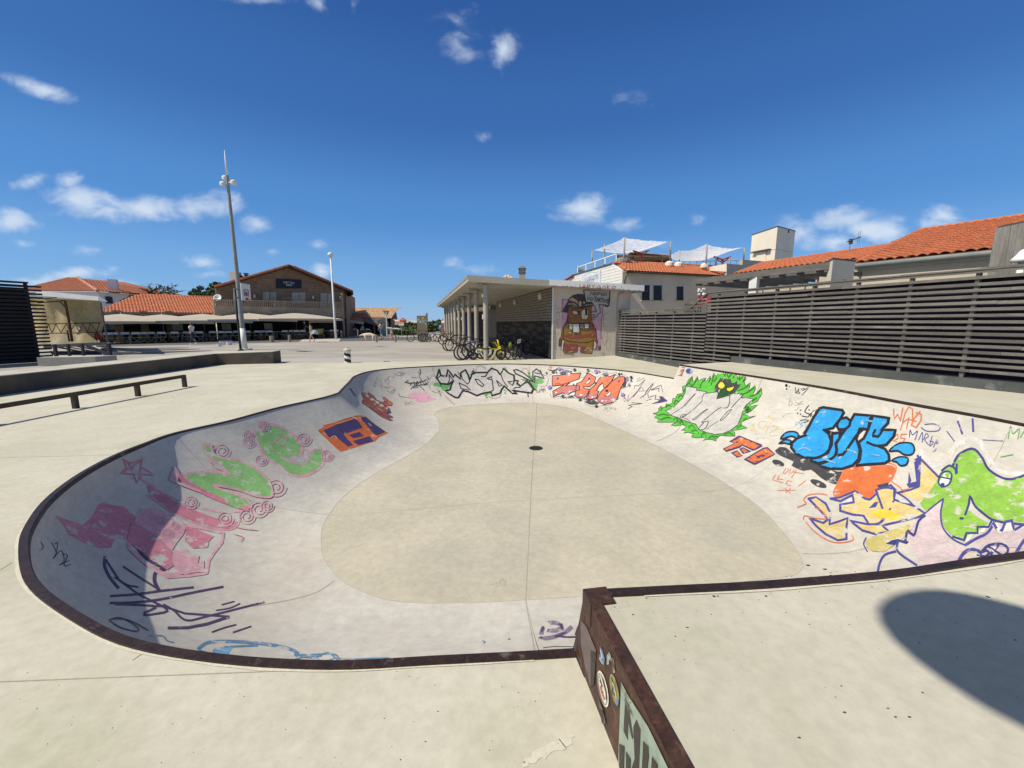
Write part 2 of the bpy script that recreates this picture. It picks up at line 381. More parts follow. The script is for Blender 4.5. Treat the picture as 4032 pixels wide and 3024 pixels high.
def fill2d(loops, z=None, holes=True, extra=()):
    """triangulate outer loop with inner holes; loops are lists of Vector (x, y, z)"""
    vs, es = [], []; zs = []
    for lp in loops:
        o = len(vs); n = len(lp)
        vs += [Vector((p.x, p.y)) for p in lp]; zs += [p.z for p in lp]
        es += [(o + i, o + (i + 1) % n) for i in range(n)]
    for p in extra: vs.append(Vector((p.x, p.y))); zs.append(p.z)
    r = geometry.delaunay_2d_cdt(vs, es, [], 1, 1e-6)
    def inside(x, y, lp):
        c = False; n = len(lp)
        for i in range(n):
            a, b = lp[i], lp[i - 1]
            if (a.y > y) != (b.y > y) and x < (b.x - a.x) * (y - a.y) / (b.y - a.y) + a.x: c = not c
        return c
    keep = []
    for f in r[2]:
        cxx = sum(r[0][i].x for i in f) / len(f); cyy = sum(r[0][i].y for i in f) / len(f)
        if inside(cxx, cyy, loops[0]) and not any(inside(cxx, cyy, lp) for lp in loops[1:]): keep.append(f)
    vv = []
    for i, v in enumerate(r[0]):
        src = r[3][i]; vv.append((v.x, v.y, zs[src[0]] if src else (z or 0)))
    return vv, [tuple(f) for f in keep]
fl_mb = MB(); vv, ff = fill2d([FL]); fl_mb.add(vv, ff)
o_fl = fl_mb.build('bowl_floor', M_floor, bowl)
# coping: an angle iron along each lip
def offset_out(line, d, up=True):
    out = []; n = len(line)
    for i, p in enumerate(line):
        t = line[min(i + 1, n - 1)] - line[max(i - 1, 0)]; t.z = 0; t.normalize()
        out.append(p + Vector((-t.y, t.x, 0)) * d)
    return out
CW = .043; M_weld = pm('weld_bead', (.085, .065, .055), rough=.5, metal=.3)
low_out, up_out = offset_out(LOW, CW), offset_out(UP, CW)
def coping(inner, outer, name, lab):
    mb = MB(); n = len(inner); up = Vector((0, 0, .012)); dn = Vector((0, 0, -.036)); inn = [(a + (a - b).normalized() * .010) for a, b in zip(inner, outer)]
    prof = [[a + dn for a in inn], [a + up * .3 for a in inn], [a.lerp(b, .12) + up for a, b in zip(inn, outer)], [b + up for b in outer], [b + dn * .4 for b in outer]]
    for i in range(n):
        mb.v += [tuple(prof[k][i]) for k in range(5)]
    for i in range(n - 1):
        for k in range(4):
            a = i * 5 + k; mb.f.append((a, a + 5, a + 6, a + 1)); mb.m.append(0)
    for i in range(9, n - 3, 19):                # welded butts between the lengths of angle
        d = (inner[i + 1] - inner[i]).normalized() * .005
        for k in range(3):
            e = Vector((0, 0, .0012)); p, q = prof[k][i] + e, prof[k + 1][i] + e; mb.quad(p - d, p + d, q + d, q - d, 1)
    return mb.build(name, [M_steel, M_weld], bowl, smooth=False, label=lab)
coping(LOW, low_out, 'coping', 'dark steel coping of the low side')
coping(UP, up_out, 'coping', 'rusty steel coping of the raised side')
# far step: the end of the raised wall, closed by a concrete cheek
fa = fpt(s_far); mb = MB(); prof_u = [arc(fa, UP[0], tpar(k)) for k in range(KR + 1)]; prof_l = [arc(fa, LOW[-1], tpar(k)) for k in range(KR + 1)]
for k in range(KR): mb.quad(prof_l[k], prof_u[k], prof_u[k + 1], prof_l[k + 1])
mb.slab([LOW[-1], UP[0], up_out[0], Vector((up_out[0].x + .1, up_out[0].y + .1, 0))], (.02, -.03, 0))
mb.build('end_cheek', M_bowl, bowl)
# ------------------------------------------------------------------ ground sheets
HOLE = [Vector((p.x, p.y, 0)) for p in low_out] + [Vector((p.x, p.y, 0)) for p in up_out]
def deck_z(x, y): return .17 * min(1, max(0, (y - 14.3) / 4.6)) * min(1, max(0, (x - 1.9) / 2.4))
dk = [(-40, -9), (14, -9), (14, 6), (7.2, 12.4), (4.85, 18.95), (4.45, 18.53), (1.86, 17.86), (-1.0, 17.35), (-9.5, 15.95), (-11.6, 15.9), (-11.75, 8), (-40, 8)]
dk_loop = []
for i, p in enumerate(dk):
    q = dk[(i + 1) % len(dk)]; n = max(1, int(math.hypot(q[0] - p[0], q[1] - p[1]) / 1.0))
    for j in range(n):
        x, y = p[0] + (q[0] - p[0]) * j / n, p[1] + (q[1] - p[1]) * j / n
        dk_loop.append(Vector((x, y, deck_z(x, y))))
ext = [Vector((x, y, deck_z(x, y))) for x in [1.9 + .4 * i for i in range(9)] for y in [14.3 + .45 * j for j in range(10)] if x < 11.2 - .371 * y]
mb = MB(); vv, ff = fill2d([dk_loop, HOLE], extra=[]); mb.add(vv, ff)
deck = tag(mb.build('skate_deck_pavement', M_deck), kind='structure')
# asphalt square, a ring round the deck
out = [Vector((x, y, -.012)) for x, y in ((-900, -60), (900, -60), (900, 1500), (-900, 1500))]
inn = [Vector((x, y, -.012)) for x, y in ((-38, -7), (12, -7), (12, 6), (6.4, 11.9), (4.0, 17.7), (1.6, 17.2), (-9.2, 15.3), (-11.2, 15.3), (-11.2, 7.4), (-38, 7.4))]
mb = MB(); vv, ff = fill2d([out, inn]); mb.add(vv, ff)
sq = tag(mb.build('square_ground', M_asphalt), kind='structure')
# raised platform on the right
PL_A, PL_B = Vector((.330, 1.668, 0)), Vector((.568, .2, 0))      # steel faced edge toward the camera
pl_out = [up_out[-1].copy(), Vector((PL_A.x + .05, PL_A.y - .06, Z_UP)), Vector((PL_B.x + .05, PL_B.y, Z_UP)), Vector((.9, -7, Z_UP)), Vector((13, -7, Z_UP)), Vector((13, 5, Z_UP)), Vector((7.1, 12.62, Z_UP)), Vector((up_out[0].x + .03, up_out[0].y + .1, Z_UP))]
loop = [Vector((p.x, p.y, Z_UP)) for p in up_out][::-1]
poly = loop[:]                                                  # near end ... far end (reversed)
outer = pl_out[1:]
mb = MB(); vv, ff = fill2d([[Vector((p.x, p.y, Z_UP)) for p in up_out] + outer]); mb.add(vv, ff)
# risers
bd = outer
for a, b in zip(bd[:-1], bd[1:]):
    mb.quad(a, b, Vector((b.x, b.y, -.02)), Vector((a.x, a.y, -.02)))
plat = tag(mb.build('raised_platform_pavement', M_deck), kind='structure')
# weathering of the deck: pale lip beside the coping, joints, grit
M_lip = pm('pale_lip', (.60, .57, .46), (.55, .525, .425), scale=6, rough=.9, fine=.15, fscale=60)
def lip_band(line, z, parent):
    mb = MB(); o1, o2 = offset_out(line, CW + .001), []
    rnd = random.Random(3); n = len(line)
    w = [.004 + .022 * rnd.random() ** 2 for _ in line]; w = [(w[max(i - 1, 0)] + w[i] + w[min(i + 1, n - 1)]) / 3 for i in range(n)]
    o2 = [a + (a - b).normalized() * ww for a, b, ww in zip(o1, line, w)]
    for i in range(n - 1): mb.quad(*[Vector((p.x, p.y, z)) for p in (o1[i], o1[i + 1], o2[i + 1], o2[i])])
    return mb.build('pale_edge', M_lip, parent)
lip_band(LOW[2:-3], .0035, deck); lip_band(UP[2:-2], Z_UP + .0035, plat)
def flat_line(pts, w, z, mat, parent, name):
    mb = MB(); pts = catmull([gp(x, y, z) for x, y in pts], step=.15); n = len(pts)
    for i in range(n - 1):
        d = (pts[i + 1] - pts[i]).normalized(); s_ = Vector((-d.y, d.x, 0)) * w / 2; mb.quad(pts[i] - s_, pts[i + 1] - s_, pts[i + 1] + s_, pts[i] + s_)
    return mb.build(name, mat, parent)
for pts in ("0,2684 400,2668 800,2653 1190,2638", "0,2243 48,2214", "0,1801 200,1797 470,1790", "1345,1544 1230,1470 1150,1434", "2186,1434 2200,1415", "600,2545 520,2600"):
    flat_line(P2(pts), .005, .002, M_seam, deck, 'expansion_joint')
rnd = random.Random(5)
mb = MB(); cpts = [(2054 + 220 * t + rnd.uniform(-12, 12), 3014 - 122 * t + rnd.uniform(-8, 8), 6 + 26 * math.sin(t * 3.1) * rnd.uniform(.6, 1.2)) for t in [i / 16 for i in range(17)]]
for (a, b) in zip(cpts[:-1], cpts[1:]):
    mb.quad(gp(a[0] - a[2] * .5, a[1] - a[2] * .8, .0016), gp(a[0] + a[2] * .5, a[1] + a[2] * .5, .0016), gp(b[0] + b[2] * .5, b[1] + b[2] * .5, .0016), gp(b[0] - b[2] * .5, b[1] - b[2] * .8, .0016))
mb.build('pale_scuff', pm('scuff', (.64, .61, .51), rough=.9, fine=.1), deck)
mb = MB()
for _ in range(170):
    x = rnd.uniform(2420, 4025); yl = 2330 - (x - 2300) * .093; y = yl + (rnd.random() ** 3.2) * 640 + 14; p = gp(x, y, Z_UP + .001); mb.ico(p, .0008 + .0024 * rnd.random() ** 2, 1, sc=(rnd.uniform(1, 2.4), 1, .5), jit=.3)
for _ in range(60): p = gp(rnd.uniform(30, 2200), rnd.uniform(2640, 3020), .001); mb.ico(p, rnd.uniform(.0008, .0022), 1, sc=(rnd.uniform(1, 2), 1, .5), jit=.3)
tag(mb.build('grit', pm('grit_dark', (.09, .08, .07), rough=.9)), 'scattered dark grit and leaf crumbs lying on the concrete', 'grit', kind='stuff')
# steel faced edge of the platform
edge = thing('steel_edge_wall', (PL_A.x, PL_A.y, 0), 'rusty steel edge wall covered in stickers at the near corner of the raised platform', 'ledge')
mb = MB(); dv = (PL_B - PL_A).normalized(); nx = Vector((-dv.y, dv.x, 0)); nx = nx if nx.x < 0 else -nx
A0, B0 = PL_A, PL_B + dv * .9
fn = fpt(s_near)
prof_u2 = [arc(fn, UP[-1], tpar(k)) for k in range(KR + 1)]; prof_l2 = [arc(fn, LOW[0], tpar(k)) for k in range(KR + 1)]
for k in range(KR): mb.quad(prof_l2[k], prof_u2[k], prof_u2[k + 1], prof_l2[k + 1])
mb.slab([Vector(A0) + Vector((0, .0, -.03)), Vector(B0) + Vector((0, 0, -.03)), Vector(B0) + Vector((0, 0, Z_UP + .004)), Vector(A0) + Vector((0, 0, Z_UP + .004))], -nx * .012)
mb.slab([UP[-1] + Vector((0, 0, .004)), LOW[0] + Vector((0, 0, -.05)), Vector(A0) + Vector((0, -.01, -.05)), Vector(A0) + Vector((0, -.01, Z_UP + .004))], -nx * .012)
mb.build('face_plate', M_rust, edge)
mb = MB(); q = [Vector(A0) + Vector((0, -.005, Z_UP + .005)), Vector(B0) + Vector((0, 0, Z_UP + .005))]
mb.slab([q[0], q[1], q[1] - nx * .052, q[0] - nx * .052], (0, 0, .007))
mb.build('top_angle', M_rust, edge, bevel=.003)
mb = MB(); mb.box((.388, 1.634, Z_UP - .0435), (.112, .104, .1125), math.atan2(dv.y, dv.x) + math.pi / 2); mb.build('corner_gusset', M_rust, edge)

# ray caster for everything painted on the bowl
bv = []; bf = []
for ob in (wl_low, wl_up, fl_mb):
    o = len(bv); bv += [Vector(v) for v in ob.v]; bf += [tuple(i + o for i in f) for f in ob.f]
BVH = BVHTree.FromPolygons(bv, bf)
def on_bowl(px, py, off):
    d = ray(px, py).normalized(); hit, nrm, i, dist = BVH.ray_cast(Vector((0, 0, CAMH)), d)
    if hit is None: return None
    if nrm.dot(d) > 0: nrm = -nrm
    return hit - d * (off * min(1, dist / 13) ** 1.1 / max(.3, abs(nrm.dot(d))))
# ------------------------------------------------------------------ more materials
M_tile = pm('orange_roof_tile', (.54, .185, .085), (.44, .145, .07), scale=3, rough=.8, fine=.22, fscale=5)
M_tile_old = pm('red_roof_tile', (.42, .145, .075), (.32, .115, .06), scale=2.2, rough=.85, fine=.25, fscale=5)
M_tile_mix = pm('mottled_roof_tile', (.66, .50, .32), (.50, .30, .16), scale=2.4, rough=.85, fine=.25, fscale=5)
M_wood = pm('weathered_wood', (.165, .155, .14), (.115, .108, .10), scale=2.0, rough=.85, fine=.2, fscale=14, stretch=(1, 1, 5), patch=.16, patchc=(.21, .205, .19), patch_scale=1.3, patch_lo=.6, bump=.08)
M_wood_dark = pm('dark_wood', (.035, .032, .03), (.02, .019, .02), scale=3, rough=.9, fine=.3, fscale=15, stretch=(1, 1, 6))
M_clad = pm('brown_cladding', (.34, .215, .13), (.19, .125, .078), scale=1.4, rough=.85, fine=.35, fscale=4, stretch=(1, 1, 8))
M_balc = pm('balcony_wood', (.46, .345, .23), (.34, .255, .175), scale=1.4, rough=.85, fine=.2, fscale=8)
M_white = pm('white_paint', (.78, .77, .73), (.70, .69, .65), scale=2, rough=.6, fine=.05)
M_cream = pm('cream_render', (.76, .70, .58), (.69, .635, .525), scale=.8, rough=.9, fine=.07, fscale=20)
M_beige = pm('beige_render', (.52, .47, .37), (.46, .415, .33), scale=.8, rough=.9, fine=.07, fscale=20)
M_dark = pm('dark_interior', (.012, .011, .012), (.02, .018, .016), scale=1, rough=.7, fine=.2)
M_glass = pm('dark_glass', (.02, .024, .03), (.03, .035, .04), scale=1, rough=.25, fine=0, spec=.2)
M_zinc = pm('grey_zinc', (.30, .315, .30), (.23, .245, .235), scale=2, rough=.6, fine=.1, metal=.1)
M_zinc_d = pm('dark_zinc', (.13, .135, .13), (.10, .105, .10), scale=2, rough=.5, fine=.1, metal=.3)
M_soffit = pm('grey_concrete', (.40, .375, .32), (.34, .315, .265), scale=1.2, rough=.9, fine=.12, fscale=12)
M_black = pm('black_rubber', (.018, .018, .018), rough=.7, fine=.1, coord='obj')
M_metal = pm('bare_metal', (.42, .42, .42), rough=.35, metal=.8, fine=.05, coord='obj')
# ------------------------------------------------------------------ barrel tile roofs
def inpoly(x, y, lp):
    c = False; n = len(lp)
    for i in range(n):
        a, b = lp[i], lp[i - 1]
        if (a[1] > y) != (b[1] > y) and x < (b[0] - a[0]) * (y - a[1]) / (b[1] - a[1]) + a[0]: c = not c
    return c
def tiles(mb, o, u, v, poly, pitch=.22, row=.34, amp=.05, lift=.035, seg=5, m=0):
    """barrel tiles: o = origin on the eave, u along the eave, v up the slope, poly in (u, v) metres"""
    o, u, v = Vector(o), Vector(u).normalized(), Vector(v).normalized(); n = u.cross(v).normalized()
    if n.z < 0: n = -n
    us = [p[0] for p in poly]; vs = [p[1] for p in poly]
    for j in range(int(math.floor(min(vs) / row)), int(math.ceil(max(vs) / row)) + 1):
        for i in range(int(math.floor(min(us) / pitch)), int(math.ceil(max(us) / pitch)) + 1):
            if not inpoly((i + .5) * pitch, (j + .45) * row, poly): continue
            a = len(mb.v); jt = random.uniform(-.006, .006)
            for vv, lf in ((j * row - .03, lift), ((j + 1) * row, 0)):
                for k in range(seg + 1):
                    t = k / seg; h = amp * (math.sin(math.pi * t) ** .8) * (1 if True else 0)
                    mb.v.append(tuple(o + u * ((i + t) * pitch + jt) + v * vv + n * (h + lf)))
            for k in range(seg + 1):
                mb.v.append(tuple(o + u * ((i + k / seg) * pitch + jt) + v * (j * row - .03) + n * (amp * (math.sin(math.pi * k / seg) ** .8) + lift - .028)))
            s1 = seg + 1
            for k in range(seg):
                mb.f.append((a + k, a + k + 1, a + s1 + k + 1, a + s1 + k)); mb.m.append(m)
                mb.f.append((a + 2 * s1 + k, a + 2 * s1 + k + 1, a + k + 1, a + k)); mb.m.append(m)
    return mb
def ridge(mb, a, b, r=.11, step=.38, m=0):
    a, b = Vector(a), Vector(b); n = max(1, int((b - a).length / step))
    for i in range(n):
        p, q = a.lerp(b, i / n), a.lerp(b, (i + 1.06) / n)
        mb.tube([p, q], [r, r * .86], n=8, m=m)
# ------------------------------------------------------------------ painted marks on any surface
def paint(name, c, wear=.0, under=(.55, .54, .50), rough=.55):
    return pm('paint_' + name, c, tuple(x * .78 for x in c[:3]), scale=6, rough=rough, fine=.14, fscale=30, patch=.08, patchc=under, patch_scale=7, spec=.25, patch_lo=.665 - .55 * wear)
class Decal:
    """flat paint traced on a surface; surf(px, py, off) gives the 3D point"""
    def __init__(s, surf, ox=0, oy=0, sc=1.0, step=12.0, base=.0022, inc=.0007):
        s.mb = MB(); s.surf = surf; s.o = (ox, oy, sc); s.step = step; s.mats = []; s.layer = 0; s.base = base; s.inc = inc
    def src(s, ox, oy, sc): s.o = (ox, oy, sc); return s
    def px(s, p): return Vector((s.o[0] + p[0] / s.o[2], s.o[1] + p[1] / s.o[2]))
    def mi(s, m):
        if m not in s.mats: s.mats.append(m)
        return s.mats.index(m)
    def off(s): s.layer += 1; return s.base + s.layer * s.inc
    def fill(s, m, pts, smooth=False, holes=()):
        if isinstance(pts, str): pts = P2(pts)
        lp = [s.px(p) for p in pts]
        lp = catmull(lp, True, s.step) if smooth else [q for i in range(len(lp)) for q in catmull([lp[i], lp[(i + 1) % len(lp)]], step=s.step)[:-1]]
        hl = []
        for h in holes:
            q = [s.px(p) for p in (P2(h) if isinstance(h, str) else h)]; hl.append(catmull(q, True, s.step))
        xs = [p.x for p in lp]; ys = [p.y for p in lp]; st = s.step
        vs = [Vector((p.x, p.y)) for p in lp]; es = [(i, (i + 1) % len(lp)) for i in range(len(lp))]
        for h in hl:
            o = len(vs); vs += [Vector((p.x, p.y)) for p in h]; es += [(o + i, o + (i + 1) % len(h)) for i in range(len(h))]
        lt = [(p.x, p.y) for p in lp]; y = min(ys) + st
        while y < max(ys):
            x = min(xs) + st
            while x < max(xs):
                if inpoly(x, y, lt) and min((p.x - x) ** 2 + (p.y - y) ** 2 for p in lp) > (st * .45) ** 2: vs.append(Vector((x, y)))
                x += st
            y += st
        r = geometry.delaunay_2d_cdt(vs, es, [], 1, 1e-4)
        of = s.off(); pts3 = [s.surf(v.x, v.y, of) for v in r[0]]; k = s.mi(m); o = len(s.mb.v)
        s.mb.v += [tuple(p) if p is not None else (0, 0, 0) for p in pts3]
        ht = [[(p.x, p.y) for p in h] for h in hl]
        for f in r[2]:
            if any(pts3[i] is None for i in f): continue
            cx_, cy_ = sum(r[0][i].x for i in f) / len(f), sum(r[0][i].y for i in f) / len(f)
            if not inpoly(cx_, cy_, lt) or any(inpoly(cx_, cy_, h) for h in ht): continue
            s.mb.f.append(tuple(i + o for i in f)); s.mb.m.append(k)
        return s
    def line(s, m, w, pts, closed=False, smooth=True, taper=0):
        if isinstance(pts, str): pts = P2(pts)
        lp = [s.px(p) for p in pts]; w = w / s.o[2]
        if smooth and len(lp) > 2: lp = catmull(lp, closed, min(s.step, max(2.0, w * 1.2)))
        else:
            if closed: lp = lp + [lp[0]]
            q = []
            for i in range(len(lp) - 1): q += catmull([lp[i], lp[i + 1]], step=s.step)[:-1]
            lp = q + [lp[-1]]; closed = False
        n = len(lp); L, Rr = [], []; of = s.off(); k = s.mi(m)
        for i in range(n):
            a = lp[(i - 1) % n if closed else max(i - 1, 0)]; b = lp[(i + 1) % n if closed else min(i + 1, n - 1)]
            t = b - a
            if t.length < 1e-6: t = Vector((1, 0))
            t.normalize(); nn = Vector((-t.y, t.x)); ww = w / 2
            d1 = lp[i] - a; d2 = b - lp[i]
            if d1.length > 1e-6 and d2.length > 1e-6: ww *= min(1.35, 1 / max(.3, abs(math.cos(d1.angle(d2) / 2)) if d1.angle(d2, 0) < 3 else 1))
            if taper and not closed: ww *= 1 - taper * (i / max(1, n - 1)) if taper > 0 else 1 + taper * (1 - i / max(1, n - 1))
            L.append(lp[i] + nn * ww); Rr.append(lp[i] - nn * ww)
        if not closed:
            e = (lp[0] - lp[1]).normalized() * w * .35; L[0] += e; Rr[0] += e
            e = (lp[-1] - lp[-2]).normalized() * w * .35; L[-1] += e; Rr[-1] += e
        l3 = [s.surf(p.x, p.y, of + .0002 * i / n) for i, p in enumerate(L)]; r3 = [s.surf(p.x, p.y, of + .0002 * i / n) for i, p in enumerate(Rr)]
        o = len(s.mb.v); s.mb.v += [tuple(p) if p is not None else (0, 0, 0) for p in l3 + r3]
        for i in range(n if closed else n - 1):
            j = (i + 1) % n
            if None in (l3[i], l3[j], r3[i], r3[j]): continue
            s.mb.f.append((o + i, o + j, o + n + j, o + n + i)); s.mb.m.append(k)
        return s
    def dot(s, m, x, y, rx, ry=None, rot=0):
        ry = ry or rx; c, q = math.cos(rot), math.sin(rot); p = []
        for i in range(12):
            a = i * math.pi / 6; u, v = rx * math.cos(a), ry * math.sin(a); p.append((x + u * c - v * q, y + u * q + v * c))
        return s.fill(m, p)
    def both(s, m1, m2, w, pts, smooth=False, holes=()):
        s.fill(m1, pts, smooth, holes); s.line(m2, w, pts, closed=True, smooth=smooth)
        for h in holes: s.line(m2, w, h, closed=True, smooth=True)
        return s
    def build(s, name, parent, label=None): return s.mb.build(name, s.mats, parent, label=label)
def on_plane(p0, n):
    n = Vector(n).normalized()
    if n.y > 0: n = -n
    return lambda px, py, off: pp(px, py, p0, n) + n * off
def text_mesh(body, size, parent, mat, origin, right, up, name='lettering', align='CENTER', off=.004, shear=0.0, squeeze=1.0, label=None):
    cu_ = bpy.data.curves.new('t', 'FONT'); cu_.body = body; cu_.size = size; cu_.align_x = align; cu_.align_y = 'CENTER'; cu_.shear = shear
    o = bpy.data.objects.new('t', cu_); COL.objects.link(o)
    me = bpy.data.meshes.new_from_object(o.evaluated_get(bpy.context.evaluated_depsgraph_get()))
    bpy.data.objects.remove(o); bpy.data.curves.remove(cu_)
    rr, uu = Vector(right).normalized() * squeeze, Vector(up).normalized(); nn = rr.normalized().cross(uu); of = rootloc(parent)
    for v in me.vertices: v.co = Vector(origin) + rr * v.co.x + uu * v.co.y + nn * off - of
    me.materials.clear(); me.materials.append(mat)
    return link_mesh(name, me, parent, label)
# ------------------------------------------------------------------ the bicycle shelter
RA = gp(1843, 1083, 3.55); RC = gp(1720.5, 1199, 3.5)
RB = Vector((RA.x + 7.54, RA.y + .905, 3.19)); RD = RB + (RC - RA)
sh = thing('bike_shelter', (RA.x, RA.y, 0), 'long flat roofed concrete shelter on round columns with a painted end wall', 'shelter')
mb = MB(); mb.slab([RA, RB, RD, RC], (0, 0, -.25)); mb.build('roof', M_soffit, sh)
ud = (RB - RA).normalized(); bd_ = (RC - RA).normalized(); perp = Vector((ud.y, -ud.x, 0)).normalized()
lperp = Vector((-bd_.y, bd_.x, 0)).normalized()
mb = MB(); w0 = RA + ud * 3.42
mb.slab([w0 + perp * .012 + Vector((0, 0, .03)), RB + ud * .02 + perp * .012 + Vector((0, 0, .03)), RB + ud * .02 + perp * .012 - Vector((0, 0, .215)), w0 + perp * .012 - Vector((0, 0, .215))], -perp * .1)
mb.build('white_fascia', M_white, sh)
mb = MB()
for i in range(46):
    a = w0 + ud * (.02 + i * .096 + random.uniform(-.03, .03)); h = random.uniform(.01, .05)
    if random.random() < .72: mb.slab([a + perp * .0145 - Vector((0, 0, .216)), a + ud * random.uniform(.05, .11) + perp * .0145 - Vector((0, 0, .216)), a + ud * .06 + perp * .0145 - Vector((0, 0, .216 - h))], perp * .001)
mb.build('rust_stain', pm('rust_stain', (.36, .17, .09), (.28, .13, .07), rough=.9), sh)
mb = MB(); mb.slab([RA + lperp * .02 + Vector((0, 0, .02)), RC + lperp * .02 + Vector((0, 0, .02)), RC + lperp * .02 - Vector((0, 0, .11)), RA + lperp * .02 - Vector((0, 0, .11))], -lperp * .02)
mb.build('zinc_edge', M_zinc, sh)
CB = Vector((-1.13, 17.5, 0)); CD = Vector((-.23, .973, 0)).normalized()
for i in range(10):
    p = CB + CD * (2.76 * i)
    ztop = 3.25 + (-.02 if i else 0) - .035 * (p.x - RA.x) * 0
    mb = MB(); mb.tube([p, p + Vector((0, 0, 3.2))], .108, n=18, cap=False); c = mb.build('column', M_soffit, sh, smooth=True)
    mb = MB(); mb.beam(p + Vector((-.35, .05, 3.18)), p + Vector((.55, .2, 3.18)), .2, .16); mb.build('beam_end', M_soffit, sh)
    if i in (0, 3, 4):
        mb = MB(); mb.box(p + Vector((-.12, -.05, 2.75)), (.09, .09, .13)); mb.build('socket_box', M_white, sh); mb = MB(); mb.box(p + Vector((-.12, -.05, 1.86)), (.06, .06, .2)); mb.build('socket_box', M_white, sh)
# painted end wall
WA = Vector((1.82, 17.86, 0)); WD = Vector((.993, .12, 0)).normalized(); WN = Vector((WD.y, -WD.x, 0))
def roofz(p): return RA.z - .25 + (p - RA).dot(Vector((ud.x, ud.y, 0)).normalized()) * (RB.z - RA.z) / (RB - RA).length
p0, p1 = WA, WA + WD * 3.5
mb = MB(); mb.hexa([p0, p1, p1 - WN * .3, p0 - WN * .3] + [Vector((q.x, q.y, roofz(q) - .002)) for q in (p0, p1, p1 - WN * .3, p0 - WN * .3)])
mb.build('end_wall', pm('rendered_wall', (.56, .50, .42), (.50, .445, .38), scale=1.2, rough=.9, fine=.08, fscale=18, patch=.2, patchc=(.60, .44, .38), patch_scale=.9), sh)
mb = MB(); mb.box(p0 - WD * .045 + WN * .01 + Vector((0, 0, 1.56)), (.06, .07, 3.1), math.atan2(WD.y, WD.x)); mb.build('white_jamb', M_white, sh)
# boarded inner wall
ID = Vector((-.23, .973, 0)).normalized(); IN_ = Vector((-ID.y, ID.x, 0)); i0 = WA - WD * .09 - ID * .02; LN = 12.5
mb = MB(); mb.slab([i0 + Vector((0, 0, 0)), i0 + ID * LN, i0 + ID * LN + Vector((0, 0, 3.2)), i0 + Vector((0, 0, 3.2))], -IN_ * .06); mb.build('inner_wall', M_dark, sh)
mb = MB(); z = 3.08
M_plank = pm('shelter_plank', (.27, .23, .175), (.19, .16, .12), scale=2, rough=.85, fine=.2, fscale=10, stretch=(1, 1, 6))
for k in range(11):
    mb.slab([i0 + Vector((0, 0, z)), i0 + ID * LN + Vector((0, 0, z)), i0 + ID * LN + Vector((0, 0, z - .105)), i0 + Vector((0, 0, z - .105))], IN_ * .025); z -= .128
mb.build('plank_cladding', M_plank, sh)
mb = MB()
cols_ = 0
while z > .1:
    x = 0
    while x < LN:
        l = random.uniform(.5, 1.3); h = .118
        mb.slab([i0 + ID * x + Vector((0, 0, z)), i0 + ID * min(LN, x + l - .006) + Vector((0, 0, z)), i0 + ID * min(LN, x + l - .006) + Vector((0, 0, z - h)), i0 + ID * x + Vector((0, 0, z - h))], IN_ * random.uniform(.008, .02), m=random.choice((0, 0, 0, 1, 2))); x += l
    z -= .122
mb.build('dark_panelling', [M_wood_dark, pm('dark_panel_brown', (.075, .055, .035), (.05, .036, .025), rough=.8), pm('dark_panel_grey', (.06, .06, .065), rough=.7)], sh)
M_bulk = pm('lamp_cover', (.62, .55, .38), rough=.4)
for (x, y) in ((2131, 1167), (2031, 1189), (1974, 1200), (1932, 1209)):
    p = pp(x, y, i0, IN_); mb = MB()
    u_ = ID
    for r_, h_ in ((0, 0),): pass
    prof = [(.17, .0), (.17, .05), (.15, .09), (.09, .115), (.001, .12)]
    vs = []; n = 16
    for (rr, hh) in prof:
        for j in range(n):
            a = 2 * math.pi * j / n; vs.append(p + u_ * rr * math.cos(a) + Vector((0, 0, rr * math.sin(a))) + IN_ * (hh + .03))
    fs = [(i * n + j, i * n + (j + 1) % n, (i + 1) * n + (j + 1) % n, (i + 1) * n + j) for i in range(len(prof) - 1) for j in range(n)]
    mb.add(vs, fs); mb.build('wall_lamp', M_bulk, sh, smooth=True)
mb = MB(); q = p1 + WN * .03
mb.tube([q + Vector((0, 0, 2.95)) - WD * .35, q + Vector((0, 0, 2.9)) - WD * .55, q + Vector((0, 0, 2.65)) - WD * .62, q + Vector((0, 0, .3)) - WD * .62], .025, n=8); mb.build('drain_pipe', M_soffit, sh, smooth=True)
# chimney and red roof of the house behind the shelter
hb = thing('house', (2.6, 46, 0), 'house behind the bike shelter showing only its tiled roof peak and grey chimney', 'house')
pk = dp(1997, 1079, 46); mb = MB()
bl, br = dp(1940, 1110, 43), dp(2060, 1110, 43); bz = bl.z - 1.2
base = [Vector((bl.x - 2, 43, bz)), Vector((br.x + 2, 43, bz)), Vector((br.x + 2, 51, bz)), Vector((bl.x - 2, 51, bz))]
mb = MB()
for k in range(2):
    a, b = base[k], base[(k + 1) % 4]
apex = Vector((pk.x, 46.5, pk.z))
mb.add(base + [apex], [(0, 1, 4), (1, 2, 4), (2, 3, 4), (3, 0, 4)])
e = (base[1] - base[0]); 
vdir = (apex - (base[0] + base[1]) / 2)
tiles(mb, base[0], e, vdir, [(0, 0), (e.length, 0), (e.length / 2, vdir.length)], pitch=.3, row=.45, amp=.06, seg=3)
mb.build('roof', M_tile_mix, hb)
mb = MB(); mb.hexa([Vector((v.x * .98, v.y + .3 if i < 2 else v.y - .3, 0)) for i, v in enumerate(base)] + [Vector((v.x * .98, v.y + .3 if i < 2 else v.y - .3, bz + .02)) for i, v in enumerate(base)]); mb.build('wall', M_cream, hb)
ch = thing('chimney_stack', (5.5, 40, 0), 'grey block chimney with slotted cap rising behind the flat shelter roof', 'chimney')
c0, c1 = dp(2042, 1105, 40), dp(2070, 1070, 40); w = c1.x - c0.x; mb = MB()
